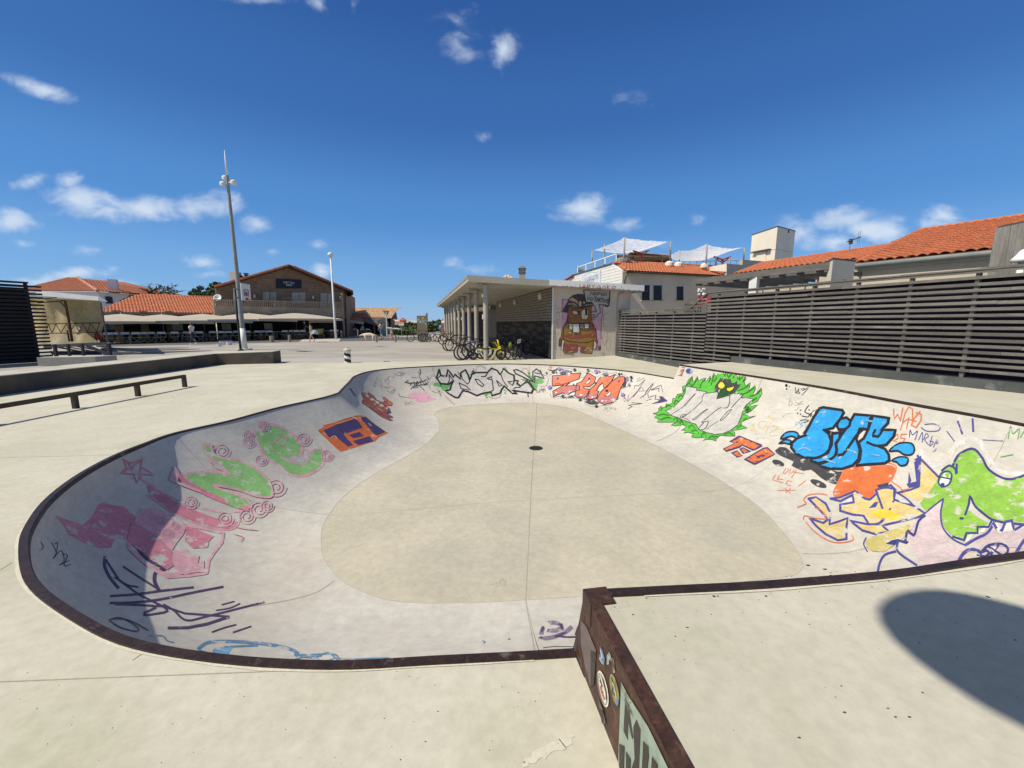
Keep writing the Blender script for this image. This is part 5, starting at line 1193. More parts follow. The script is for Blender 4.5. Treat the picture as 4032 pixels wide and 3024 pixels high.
aws = thing('red_awning', dp(1410, 1264, SY - 5), 'small orange and white scalloped awning over the beach shop front', 'awning')
mb = MB(); q0, q1, q2, q3 = dp(1399, 1249, SY - 4.2), dp(1413, 1249, SY - 4.2), dp(1433, 1269, SY - 5.4), dp(1379, 1262, SY - 5.4); mb.slab([q0, q1, q2, q3], (0, 0, .04)); mb.build('canvas', pm('orange_canvas', (.55, .20, .12), rough=.9), aws)
mb = MB()
for i in range(5): p = q3.lerp(q2, (i + .5) / 5); mb.slab([p + Vector((-.18, -.05, .05)), p + Vector((.18, -.05, .05)), p + Vector((.12, -.05, -.28)), p + Vector((-.12, -.05, -.28))], (0, -.02, 0))
mb.build('scallop', M_canvasw, aws)
# ------------------------------------------------------------------ hipped house behind
hh = thing('hipped_house', dp(300, 1200, 46), 'white house with hipped orange roof and white chimney behind the covered stage', 'house')
Y1_, Y2_ = 44, 51
el, er_, ap0, ap1, rr_ = dp(60, 1150, Y1_), dp(386, 1146, Y1_), dp(272, 1095, Y2_), dp(307, 1095, Y2_), dp(575, 1172, 50)
el.z = er_.z
mb = MB(); u = er_ - el; v = ap0 - el; v = v - u.normalized() * v.dot(u.normalized()); f_ = lambda p: ((p - el).dot(u.normalized()), (p - el).dot(v.normalized())); tiles(mb, el, u, v, [f_(el), f_(er_), f_(ap1), f_(ap0)], pitch=.33, row=.5, amp=.06, seg=3); mb.add([el, er_, ap1, ap0], [(0, 1, 2, 3)])
fr2 = Vector((rr_.x, rr_.y + 1, er_.z)); mb.add([er_, Vector((rr_.x + 2, 56, er_.z - .3)), ap1 + Vector((1, 5, 0)), ap1], [(0, 1, 2, 3)]); 
u2 = Vector((rr_.x + 2, 56, er_.z)) - er_; v2 = ap1 - er_; v2 = v2 - u2.normalized() * v2.dot(u2.normalized()); f2 = lambda p: ((p - er_).dot(u2.normalized()), (p - er_).dot(v2.normalized()))
tiles(mb, er_, u2, v2, [(0, 0), (u2.length, 0), f2(ap1)], pitch=.33, row=.5, amp=.06, seg=3); mb.build('roof', M_tile_old, hh)
mb = MB(); ridge(mb, er_ + Vector((0, -.05, .03)), ap1 + Vector((0, -.05, .08)), .17, .5); ridge(mb, ap0, ap1, .15); ridge(mb, el, ap0, .15); mb.build('hip_tile', pm('pale_hip_tile', (.58, .30, .20), rough=.85), hh)
mb = MB(); a = Vector((el.x + .5, Y1_ + .5, 0)); b = Vector((er_.x - .5, Y1_ + .5, 0)); c = Vector((rr_.x + 1, 55.5, 0)); mb.slab([a, b, at_z(b, er_.z - .05), at_z(a, er_.z - .05)], (0, .2, 0)); mb.slab([b, c, at_z(c, er_.z - .05), at_z(b, er_.z - .05)], (-.1, .2, 0)); mb.build('wall', M_white, hh)
mb = MB(); d = (c - b).normalized(); nb = Vector((d.y, -d.x, 0)); p = pp(428, 1182, b, nb); mb.box(p, (.6, .3, .75), math.atan2(d.y, d.x)); mb.build('window', M_glass, hh)
mb = MB(); p0_, p1_ = dp(432, 1140, 47), dp(459, 1100, 47); w = p1_.x - p0_.x; mb.box(((p0_.x + p1_.x) / 2, 47, (p0_.z + p1_.z) / 2 - .3), (w * .8, w * .7, p1_.z - p0_.z + .6), .5); mb.build('chimney', M_white, hh)
# ------------------------------------------------------------------ masts, hoop, bollards, signs
fm = thing('floodlight_mast', gp(963, 1377), 'tall tapering grey floodlight mast with three white lamps and a white painted foot', 'mast')
mp_ = gp(963, 1377); H_ = lambda y: dp(0, y, mp_.y).z
hz = H_(592); hl = H_(735)
mb = MB(); mb.tube([mp_ + Vector((0, 0, 1.0)), mp_ + Vector((0, 0, hl + .6))], [.13, .075], n=14, cap=False); mb.build('shaft', M_zinc, fm, smooth=True)
mb = MB(); mb.tube([mp_, mp_ + Vector((0, 0, 1.28))], [.165, .14], n=14); mb.build('white_foot', M_white, fm, smooth=True)
mb = MB(); mb.tube([mp_ + Vector((0, 0, hl + .6)), mp_ + Vector((0, 0, hz))], [.07, .015], n=10); mb.build('spire', M_white, fm, smooth=True)
mb = MB(); mb.lathe(mp_, [(.42, 0), (.42, .05), (.2, .07)], n=20); mb.build('base_plinth', M_conc, fm)
for (dx_, dz_, dy_) in ((-.24, H_(725) - hl, -.08), (.38, H_(719) - hl, -.08), (-.2, H_(697) - hl, .1)):
    c = mp_ + Vector((dx_, dy_, hl + dz_)); mb = MB(); mb.tube([mp_ + Vector((0, 0, hl + dz_)), c], .035, n=6); mb.ico(c, .15, 2, sc=(1.1, 1, .85)); mb.lathe(c + Vector((0, 0, -.13)), [(.13, 0), (.15, .05), (.13, .09)], n=14); mb.build('lamp_head', M_white, fm, smooth=True)
bh = thing('basketball_hoop', gp(948, 1381), 'basketball hoop with white backboard on a thin dark green pole beside the floodlight mast', 'basketball hoop')
bp_ = gp(948, 1381); tp_b = dp(914, 1143, bp_.y - .0)
M_green = pm('dark_green_pole', (.025, .045, .04), rough=.5, coord='obj')
mb = MB(); mb.tube([bp_, bp_ + Vector((0, 0, .12))], [.17, .075], n=12); mb.tube([bp_ + Vector((0, 0, .1)), bp_ + Vector((0, 0, 3.55))], .06, n=12); mb.build('pole', M_green, bh, smooth=True)
q = [dp(947, 1114, 21.6), dp(984, 1121, 22.3), dp(989, 1183, 22.3), dp(953, 1182, 21.6)]
bn = (q[1] - q[0]).cross(q[3] - q[0]).normalized(); bn = bn if bn.x > 0 else -bn
mb = MB(); mb.slab(q, -bn * .03); bb = mb.build('backboard', M_white, bh)
rtv = lambda u, v: q[0] + (q[1] - q[0]) * u + (q[3] - q[0]) * v
mb = MB(); M_redp = paint('hoop_red', (.36, .17, .16))
for (u0, v0, u1, v1) in ((.28, .36, .78, .36), (.28, .36, .28, .75), (.78, .36, .78, .75)): a, b = rtv(u0, v0) + bn * .006, rtv(u1, v1) + bn * .006; mb.beam(a, b, .05, .01, up=bn)
mb.build('target_mark', M_redp, bb); mb = MB(); mb.ico(rtv(.53, .6) + bn * .005, .13, 2, sc=(.2, 1, 1)); mb.build('emblem', M_redp, bb)
mb = MB(); c = rtv(.5, .9) + bn * .28; mb.tube([c + Vector((math.cos(k * .4488) * .225, math.sin(k * .4488) * .225, 0)) for k in range(14)], .012, n=5, closed=True); mb.beam(rtv(.5, .9), rtv(.5, .9) + bn * .08, .12, .1); mb.build('rim', M_red, bh)
mb = MB(); tpz = bp_ + Vector((0, 0, 3.0)); mb.tube([tpz, rtv(.5, .7) - bn * .05], .04, n=6); mb.tube([tpz + Vector((0, 0, .5)), rtv(.5, .3) - bn * .05], .04, n=6); mb.build('bracket', M_green, bh)
sl_p = gp(1323, 1336); slm = thing('street_lamp', sl_p, 'slim white street lamp with round lantern standing before the restaurant', 'street lamp')
hz = dp(0, 1010, sl_p.y).z
mb = MB(); mb.tube([sl_p, sl_p + Vector((0, 0, 1.8)), sl_p + Vector((0, 0, hz))], [.12, .10, .065], n=10); mb.build('post', M_white, slm, smooth=True)
mb = MB(); mb.lathe(sl_p + Vector((0, 0, hz - .05)), [(.07, 0), (.2, .08), (.25, .2), (.23, .3), (.14, .4), (.03, .44)], n=16); mb.build('lantern', M_white, slm, smooth=True)
sb = thing('striped_bollard', gp(1370, 1428), 'black and white striped bollard at the far edge of the deck', 'bollard')
p = gp(1370, 1428); r_ = 12 / 1580 * p.y; hb_ = dp(0, 1375, p.y).z
mb = MB(); n = 20; M_blk = pm('black_paint', (.02, .02, .022), rough=.5, coord='obj'); k = 26
for i in range(k + 1):
    z = hb_ * .85 * i / k
    for j in range(n): a = 2 * math.pi * j / n; mb.v.append((p.x + r_ * math.cos(a), p.y + r_ * math.sin(a), z))
for i in range(k):
    for j in range(n):
        ph = ((i / k) * 2.0 + (j / n) * 1.0 + .12) % 1.0; mb.f.append((i * n + j, i * n + (j + 1) % n, (i + 1) * n + (j + 1) % n, (i + 1) * n + j)); mb.m.append(0 if ph < .55 else 1)
mb.build('striped_body', [M_blk, M_white], sb, smooth=True)
mb = MB(); mb.lathe((p.x, p.y, hb_ * .83), [(r_ * .98, 0), (r_ * 1.18, .02), (r_ * 1.18, .07), (r_ * .9, .11), (r_ * .35, .13), (r_ * .28, .17), (.005, .175)], n=20); mb.build('cap', pm('bollard_cap', (.58, .53, .40), rough=.7), sb, smooth=False)
M_bol = pm('bollard_wood', (.28, .24, .18), (.22, .19, .145), scale=4, rough=.9, coord='obj')
bo = [(515, 1354, 'leftmost grey bollard near the stage'), (616, 1350, 'grey bollard before the second parasol'), (719, 1347, 'grey bollard just left of the walking woman'), (814, 1344, 'grey bollard just right of the walking woman'), (911, 1340, 'grey bollard behind the green hoop pole'), (1002, 1338, 'grey bollard right of the floodlight mast'), (1092, 1336, 'grey bollard behind the stubby wooden post'), (1181, 1334, 'grey bollard behind the man in the white cap'), (1346, 1333, 'grey bollard right of the street lamp foot'), (1411, 1331, 'grey bollard left of the cream dog'), (1483, 1347, 'short grey bollard right of the cream dog'), (1558, 1346, 'short grey bollard right of the child with the board'), (1568, 1331, 'small pale bollard far behind the child'), (1071, 1348, 'stubby thick wooden post at the kerb'), (1141, 1347, 'short wooden post between the kerb and the couple')]
for (x, y, lb) in bo:
    g = gp(x, y); h = dp(0, {1071: 1323, 1141: 1320, 1483: 1318, 1558: 1320, 1568: 1324}.get(x, y - 31), g.y).z; rr__ = {1071: .16, 1141: .11, 1568: .08}.get(x, .085); mb = MB(); mb.lathe(g, [(rr__, 0), (rr__, h * .96), (rr__ * .7, h)], n=12)
    tag(mb.build('bollard', M_bol, smooth=False), lb, 'bollard', 'bollards along the restaurant kerb')
# kerb and ramp in front of the terrace
rm_ = MB(); a, b, c, d = gp(1178, 1346), gp(1334, 1346), gp(1342, 1333), gp(1196, 1333); rm_.slab([at_z(p, .004) for p in (a, b, c, d)], (0, 0, .012)); tag(rm_.build('paved_ramp', pm('pale_paving', (.50, .46, .39), (.44, .41, .34), rough=.9)), kind='structure')
rd_ = MB(); rd_.add([at_z(p, -.004) for p in (gp(380, 1366), gp(1150, 1346), gp(1700, 1339), gp(1700, 1326), gp(1150, 1331), gp(380, 1352))], [(0, 1, 4, 5), (1, 2, 3, 4)]); tag(rd_.build('dark_road', pm('road_asphalt', (.13, .128, .125), (.105, .105, .10), scale=1, rough=.9, fine=.15)), kind='structure')
M_gut = pm('pale_gutter', (.43, .41, .36), (.37, .35, .31), scale=.6, rough=.9, fine=.12, stretch=(1, 3, 1))
gt = MB(); gt.add([at_z(p, -.006) for p in (gp(1064, 1431), gp(1905, 1419), gp(1905, 1413), gp(1064, 1410))], [(0, 1, 2, 3)]); tag(gt.build('gutter_paving', M_gut), kind='structure')
for (x, y) in ((1530, 1424),):
    p = gp(x - 8, y); mb = MB()
    for k in range(5): mb.ico(p + Vector((.05 * k - .1, .02 * (k % 2), .012)), .03, 1, jit=.3, sc=(1, .8, .5))
    tag(mb.build('leaf_litter', M_wood_dark), 'small dark scrap of leaves on the deck edge left of the bikes', 'litter')
# buckets
def bucket(x, y, lid, lb, w):
    g = gp(x, y); o = thing('bucket', g, lb, 'bucket', 'white buckets on the square'); r = w / 2 / 1580 * g.y; mb = MB(); mb.lathe(g, [(r * .72, 0), (r * .92, r * 1.1)], n=16); mb.build('tub', M_white, o, smooth=False); mb = MB(); mb.lathe(g + Vector((0, 0, r * 1.1)), [(r * 1.05, 0), (r * 1.08, r * .12), (r * .9, r * .2)], n=16); mb.build('lid', lid, o)
M_teal = pm('teal_lid', (.10, .26, .36), rough=.5, coord='obj'); M_blue = pm('blue_lid', (.06, .10, .38), rough=.5, coord='obj')
bucket(864, 1363, M_teal, 'white bucket with pale lid nearest the square', 18); bucket(876, 1357, M_teal, 'white bucket with teal lid behind the nearest bucket', 22); bucket(903, 1357, M_blue, 'white bucket with dark blue lid closest to the mast', 24)
# info totem
ti = thing('info_totem', gp(1664, 1341), 'brown information totem with pale lettering behind the parked bicycles', 'sign')
g = gp(1664, 1342); zt = dp(0, 1243, g.y).z; x0, x1 = dp(1644, 1300, g.y).x, dp(1684, 1300, g.y).x; mb = MB(); mb.box(((x0 + x1) / 2, g.y, zt / 2), (x1 - x0, .22, zt)); mb.build('panel', pm('totem_brown', (.22, .17, .11), (.19, .15, .10), rough=.7), ti)
mb = MB(); mb.box((x1 - .05, g.y + .02, zt / 2 + .12), (.12, .2, zt + .22)); mb.build('post', M_clad, ti)
M_tw = paint('totem_white', (.62, .60, .54)); M_tt = paint('totem_teal', (.16, .40, .40)); fy = g.y - .113
T = lambda x, y: dp(x, y, fy)
mb = MB(); mb.beam(T(1661, 1252), T(1669, 1252), .01, .08); mb.beam(T(1646, 1257), T(1652, 1257), .01, .07); mb.beam(T(1655, 1249), T(1653, 1256), .012, .05, up=(0, 1, 0)); mb.beam(T(1674, 1276), T(1679, 1276), .01, .1); mb.beam(T(1674, 1287), T(1682, 1287), .01, .03); mb.build('pictogram', M_tw, ti)
text_mesh('Vieux Boucau', .3, ti, M_tw, T(1662, 1261), (1, 0, 0), (0, 0, 1), squeeze=.55); mb = MB(); mb.beam(T(1650, 1269), T(1672, 1269), .01, .22); mb.build('teal_band', M_tt, ti); mb = MB(); mb.ico(T(1656, 1269) + Vector((0, -.01, 0)), .07, 1, sc=(1, .2, 1)); mb.build('pictogram', M_tw, ti)
M_bsign = pm('blue_sign', (.03, .09, .38), rough=.4)
bs_ = thing('blue_sign', gp(1733, 1335), 'small blue square road sign on a post left of the shelter columns', 'road sign'); g = gp(1733, 1335); mb = MB(); c = dp(1732, 1287, g.y); mb.box(c, (.42, .03, .42)); mb.build('plate', M_bsign, bs_)
mb = MB(); mb.box(c + Vector((0, -.02, .05)), (.08, .01, .22)); mb.box(c + Vector((.1, -.02, .05)), (.05, .01, .22)); mb.box(c + Vector((0, -.02, -.12)), (.28, .01, .03)); mb.build('symbol', M_white, bs_); mb = MB(); mb.tube([g, c], .035, n=6); mb.build('post', M_zinc, bs_)
tr = thing('give_way_sign', gp(1524, 1322), 'grey backed triangular road sign on a tall white post beside the beach shop', 'road sign'); g = gp(1524, 1321); c = dp(1521, 1233, g.y); mb = MB(); mb.slab([c + Vector((-.42, 0, .28)), c + Vector((.42, 0, .28)), c + Vector((0, 0, -.42))], (0, .04, 0)); mb.build('plate', pm('sign_back', (.24, .13, .11), rough=.6), tr); mb = MB(); mb.slab([c + Vector((-.2, -.01, .17)), c + Vector((.2, -.01, .17)), c + Vector((0, -.01, -.2))], (0, .005, 0)); mb.build('inner_field', M_soffit, tr); mb = MB(); mb.tube([g, c], .075, n=8); mb.build('post', M_white, tr)
ps = thing('post_sign', gp(1583, 1330), 'thin grey post with small white name plate before the green scrub', 'sign'); g = gp(1583, 1331); c = dp(1580, 1278, g.y); mb = MB(); mb.tube([g, c], .035, n=6); mb.build('post', M_zinc, ps); mb = MB(); mb.box(c, (.55, .05, .22)); mb.build('plate', M_white, ps)
bt = thing('bell_tower', dp(1586, 1262, 130), 'little red roofed turret far beyond the green scrub', 'tower'); c = dp(1586, 1262, 130); mb = MB(); mb.box(c + Vector((0, 0, -1.6)), (1.1, 1.1, 3.4)); mb.build('shaft', M_white, bt); mb = MB(); mb.add([c + Vector((-1.1, -1.1, 0)), c + Vector((1.1, -1.1, 0)), c + Vector((1.1, 1.1, 0)), c + Vector((-1.1, 1.1, 0)), c + Vector((0, 0, 1.0))], [(0, 1, 4), (1, 2, 4), (2, 3, 4), (3, 0, 4), (0, 3, 2, 1)]); mb.box(c + Vector((0, 0, -.3)), (1.6, 1.6, .7)); mb.build('roof', M_tile_old, bt)
fh = thing('distant_house', dp(1563, 1276, 110), 'distant low house with dull red roof beyond the beach shop', 'house'); a, b = dp(1550, 1275, 110), dp(1590, 1275, 110); mb = MB(); r0_, r1_ = dp(1553, 1266, 113), dp(1588, 1268, 113); mb.slab([a, b, r1_, r0_], (0, .3, .1)); mb.build('roof', M_tile_old, fh); mb = MB(); mb.slab([at_z(a, 0), at_z(b, 0), b, a], (0, .3, 0)); mb.build('wall', M_white, fh)
ks = thing('ice_cream_kiosk', dp(1745, 1300, 46), 'small wooden kiosk with white fascia beyond the far end of the shelter', 'kiosk'); a, b = dp(1739, 1262, 45), dp(1790, 1252, 44); mb = MB(); mb.slab([dp(1738, 1264, 45), dp(1790, 1250, 44), dp(1790, 1260, 44), dp(1738, 1272, 45)], (.2, 3, 0)); mb.build('fascia', M_white, ks)
mb = MB(); mb.slab([at_z(a, 0), at_z(b, 0), b, a], (.2, 3, 0)); mb.build('wall', pm('kiosk_wood', (.33, .23, .12), (.25, .17, .09), rough=.8), ks); mb = MB(); q = dp(1749, 1277, 44.6); mb.box((q.x, 44.75, q.z - .5), (.9, .1, 1.1)); mb.build('shutter', M_clad, ks)
bg_ = thing('arcade_building', dp(1830, 1300, 38), 'dark shop front with orange roof glimpsed between the shelter columns', 'shop'); mb = MB(); a, b = dp(1795, 1300, 40), dp(1905, 1300, 34); mb.slab([at_z(a, 0), at_z(b, 0), at_z(b, 2.5), at_z(a, 2.5)], (0, .3, 0)); mb.build('front', pm('arcade_front', (.05, .03, .035), (.03, .02, .03), rough=.8), bg_)
mb = MB(); ta, tb_ = dp(1795, 1234, 40), dp(1905, 1232, 34); mb.slab([ta, tb_, at_z(tb_, 2.9), at_z(ta, 2.9)], (0, .1, 0)); mb.build('roof', M_tile, bg_); mb = MB(); mb.slab([at_z(ta, 2.9) + Vector((0, -.1, 0)), at_z(tb_, 2.9) + Vector((0, -.1, 0)), at_z(tb_, 2.62) + Vector((0, -.1, 0)), at_z(ta, 2.62) + Vector((0, -.1, 0))], (0, .1, 0)); mb.build('gutter_board', M_white, bg_)
mb = MB(); q0_, q1_ = at_z(a, .3) + (b - a) * .42 + Vector((0, -.04, 0)), at_z(a, .3) + (b - a) * .47 + Vector((0, -.04, 0)); mb.slab([q0_, q1_, at_z(q1_, 2.2), at_z(q0_, 2.2)], (0, -.03, 0)); mb.build('blue_banner', pm('blue_banner', (.04, .04, .30), rough=.7), bg_)
# unseen caster added behind the camera to throw the round shade on the platform
lm = thing('shade_caster', (-.55, -.9, 0), 'unseen dark shade caster on a bent post added so its round shade falls on the raised platform', 'street lamp')
LH = 4.6; tr_ = Vector((math.cos(SH_AZ), math.sin(SH_AZ), 0)) * ((LH - Z_UP) / math.tan(SUN_EL)); lc = Vector((2.02, 1.2, 0)) - tr_
mb = MB(); mb.tube([(-.55, -.9, 0), (-.55, -.9, LH + .5), (lc.x * .15 - .5, lc.y * .15 - .8, LH + .68), (lc.x * .6 - .2, lc.y * .6 - .3, LH + .6), (lc.x, lc.y, LH + .22)], [.06, .05, .045, .04, .04], n=10); mb.build('bent_post', M_zinc_d, lm, smooth=True)
mb = MB(); prof = []; n = 40
OUT = [(Vector(p) - Vector((2.02, 1.2))) for p in ((2.19, 1.55), (2.09, 1.63), (1.95, 1.68), (1.81, 1.67), (1.65, 1.62), (1.52, 1.53), (1.46, 1.42), (1.446, 1.28), (1.478, 1.12), (1.54, 1.02), (1.7, .86), (1.95, .76), (2.25, .80), (2.5, .95), (2.58, 1.2), (2.45, 1.42))]
OUT = sorted((math.atan2(p.y, p.x) % (2 * math.pi), p.length) for p in OUT)
def blob(a):
    n_ = len(OUT); a %= 2 * math.pi
    for i_ in range(n_):
        a0, r0 = OUT[i_ - 1]; a1, r1 = OUT[i_]
        if i_ == 0: a0 -= 2 * math.pi
        for sh__ in (0, -2 * math.pi):
            if a0 <= a + sh__ <= a1: return r0 + (r1 - r0) * (a + sh__ - a0) / (a1 - a0)
    return OUT[-1][1]
for h_, s_ in ((0, .94), (.04, 1.0), (.1, .9), (.2, .3), (.26, .08)):
    for j in range(n): a = 2 * math.pi * j / n; mb.v.append((lc.x + blob(a) * s_ * math.cos(a), lc.y + blob(a) * s_ * math.sin(a), LH + h_))
for i in range(4):
    for j in range(n): mb.f.append((i * n + j, i * n + (j + 1) % n, (i + 1) * n + (j + 1) % n, (i + 1) * n + j)); mb.m.append(0)
mb.f.append(tuple(range(n - 1, -1, -1))); mb.m.append(0); mb.f.append(tuple(4 * n + j for j in range(n))); mb.m.append(0)
mb.build('caster_disc', M_zinc_d, lm, smooth=False)
# ------------------------------------------------------------------ paint on the bowl
G = {}
def gpaint(n, c, wear=.10, under=(.53, .50, .45)): G[n] = paint(n, c, wear, under); return G[n]
gpaint('pink', (.68, .37, .42), .24); gpaint('rose', (.62, .24, .30), .2); gpaint('green', (.27, .52, .19), .18); gpaint('violet', (.085, .05, .125), .06); gpaint('violet_soft', (.22, .18, .25), .25)
gpaint('orange', (.62, .16, .05), .08); gpaint('burnt', (.34, .095, .05), .06); gpaint('purple', (.075, .055, .15), .05); gpaint('black', (.022, .022, .026), .03); gpaint('grey', (.33, .31, .29), .25); gpaint('darkgrey', (.06, .06, .065), .12)
gpaint('silver', (.52, .50, .47), .05); gpaint('leaf', (.13, .36, .12), .1); gpaint('coral', (.70, .17, .08), .04); gpaint('mauve', (.46, .18, .19), .06); gpaint('lilac', (.27, .20, .46), .1); gpaint('white', (.72, .70, .66), .02)
gpaint('vivid', (.11, .45, .055), .05); gpaint('forest', (.02, .08, .025), .0); gpaint('yellow', (.74, .56, .06), .05); gpaint('paleyellow', (.66, .52, .22), .18); gpaint('mustard', (.55, .47, .17), .3); gpaint('blue', (.03, .32, .70), .05); gpaint('navy', (.05, .055, .20), .06); gpaint('indigo', (.075, .075, .28), .14)
gpaint('lime', (.25, .47, .07), .22); gpaint('palepink', (.60, .49, .50), .2); gpaint('red', (.50, .09, .07), .2); gpaint('skyblue', (.16, .38, .58), .15); gpaint('oldblue', (.12, .23, .36), .2); gpaint('mist', (.62, .61, .58), .34); gpaint('halo', (.62, .60, .56), .2); gpaint('softorange', (.58, .28, .18), .45); gpaint('bubblegum', (.68, .38, .48), .06)
P = lambda n: G[n]
def D(ox, oy, sc, step=12): return Decal(on_bowl, ox, oy, sc, step)
def circ(x, y, rx, ry=None, rot=0, n=16):
    ry = ry or rx; c, s = math.cos(rot), math.sin(rot)
    return [(x + rx * math.cos(a) * c - ry * math.sin(a) * s, y + rx * math.cos(a) * s + ry * math.sin(a) * c) for a in [2 * math.pi * i / n for i in range(n)]]
def curl(d, m, x, y, r, w, turns=2.2):
    d.line(P(m), w, [(x + r * (1 - .75 * t) * math.cos(t * turns * 6.28), y + r * .95 * (1 - .75 * t) * math.sin(t * turns * 6.28)) for t in [i / 26 for i in range(27)]])
# joints and floor marks
j = D(0, 0, 1)
for w, pts in ((2.4, "2114,1588 2108,1700 2103,1760"), (3, "2101,1775 2095,1870 2084,2080 2076,2250 2070,2362"), (4, "2070,2362 2085,2450 2108,2575"), (.9, "1340,2033 1500,2017 1820,1987 2095,1968 2500,1948 2800,1934"), (1.0, "2800,1934 2880,1920 2960,1885 3050,1810 3110,1730 3180,1640"), (3.2, "998,2387 1150,2360 1250,2330 1317,2285"), (2.4, "2586,1738 2660,1700 2700,1640 2730,1560"), (2.6, "3162,2180 3270,2180 3400,2160 3600,2080 3800,1950 3910,1820 3970,1700"), (2, "1700,1440 1712,1480 1730,1530 1790,1592"), (2, "2084,1436 2090,1500 2100,1586"), (1.6, "690,1712 760,1790 850,1880 960,1960 1100,2000 1340,2033"), (2, "3000,1490 2975,1560")): j = D(0, 0, 1); j.line(M_seam if w < 2 else M_joint, w, pts); j.build('expansion_joint', bowl)
j = D(0, 0, 1); j.line(P('grey'), 3, "1938,2300 1960,2315 1985,2308 1990,2290 1975,2282 1965,2295 1945,2300")
j.build('pencil_mark', bowl)
dr = MB(); c = gp(2110, 1765, D_F); dr.lathe(c + Vector((0, 0, .002)), [(.155, 0), (.155, .006), (.14, .008)], n=28); dr.build('drain_cover', M_black, bowl)
j = D(0, 0, 1); edge_pts = floor_px[28:] + floor_px[:13]; j.line(M_seam, 1.6, floor_px, closed=True); j.build('floor_seam', bowl)
# ---- pink and green lettering on the left
d = D(0, 1700, 1.58, 14)
d.fill(P('rose'), "345,520 440,555 520,575 570,530 610,455 640,440 690,455 770,465 830,510 840,545 800,640 790,670 720,660 690,720 620,725 520,690 430,640 400,590"); d.fill(P('rose'), "410,690 430,655 440,680 455,690 420,705")
for pts in ("765,170 815,195 885,172 875,220 965,270 880,265 850,320 830,265 750,260 790,225 765,170", "770,180 870,260 880,180 755,258 960,272", "800,190 850,310"): d.line(P('rose'), 8, pts, smooth=False)
d.fill(P('rose'), "915,330 960,340 1080,430 1190,480 1350,540 1480,560 1470,600 1380,605 1230,575 1080,500 960,420 930,390"); d.line(P('pink'), 12, "880,290 930,320 1000,370 1150,450 1280,480 1400,500 1520,490 1580,480"); d.line(P('pink'), 10, "920,395 1000,450 1100,520 1250,580 1400,610 1470,590 1500,530"); d.line(P('pink'), 12, "870,270 900,310 960,330")
d.fill(P('pink'), "840,530 880,480 960,470 1050,510 1120,540 1160,590 1140,640 1100,690 1070,740 1020,700 940,630 880,590 845,600"); d.fill(P('rose'), "820,560 900,600 1000,670 1050,720 1085,780 1110,810 1040,860 980,820 860,730 800,690 795,650")
d.fill(P('rose'), "1160,580 1230,610 1330,650 1300,680 1290,720 1200,725 1150,680"); d.line(P('pink'), 16, "1160,580 1390,630 1380,690 1340,740 1300,800 1285,880 1180,895 1040,905 960,860 880,800 800,720", smooth=False); d.line(P('pink'), 22, "800,700 870,780 960,850 1050,890 1160,870 1290,860"); d.fill(P('pink'), "1080,740 1150,720 1190,760 1240,770 1230,820 1270,800 1270,860 1150,890 1090,850 1070,790")
for (x, y, r) in ((920, 520, 45), (1045, 630, 40), (1000, 550, 35), (1090, 580, 30)): curl(d, 'pink', x, y, r, 6)
for (x, y, r) in ((1375, 115, 55), (1185, 435, 50), (1400, 540, 55), (1535, 525, 55), (1610, 480, 60), (1660, 460, 45), (1715, 345, 65)): curl(d, 'pink', x, y, r, 6)
d.both(P('green'), P('pink'), 14, "1265,75 1310,80 1330,140 1400,165 1480,175 1560,210 1640,270 1680,320 1690,400 1600,400 1480,360 1330,330 1340,345 1500,400 1545,430 1560,470 1400,430 1280,380 1160,300 1170,260 1290,250 1400,255 1430,265 1380,215 1310,160 1275,110", smooth=True)
d.line(P('rose'), 30, "1120,270 1140,300 1240,360 1370,420 1540,480"); d.fill(P('pink'), "1050,300 1085,210 1115,250 1105,310 1240,360 1260,385 1130,335"); d.line(P('pink'), 8, "1300,180 1340,220 1440,260 1500,275")
d.fill(P('green'), "1395,420 1430,410 1520,465 1510,475 1430,460")
d.line(P('pink'), 5, "1440,580 1500,600 1600,612"); d.line(P('rose'), 5, "1455,635 1510,655 1495,680")
d.build('graffiti_lettering', bowl, 'large pink and green lettering on the left wall')
d = D(0, 1700, 1.58, 14)
d.both(P('green'), P('pink'), 16, "1590,0 1680,-45 1780,-15 1850,45 1880,100 1870,150 1930,130 1990,100 2015,140 2010,200 1960,245 1890,275 1800,265 1750,220 1680,180 1640,140 1600,60", smooth=True); d.fill(P('silver'), "1745,155 1800,165 1870,150 1900,130 1925,170 1880,195 1800,180"); d.line(P('pink'), 9, "1745,160 1800,185 1880,200 1925,175 1915,125 1890,110 1870,145 1800,160", smooth=True); d.line(P('pink'), 9, "1700,75 1730,35 1785,35 1760,80 1710,60")
for (x, y, r) in ((1550, 60, 45), (1545, 20, 38), (1625, 175, 42), (1890, 45, 50), (2035, 145, 42), (1640, -40, 40)): curl(d, 'pink', x, y, r, 7)
d.build('graffiti_lettering', bowl, 'green letter outlined in pink with curls')
d = D(0, 1700, 1.58, 12)
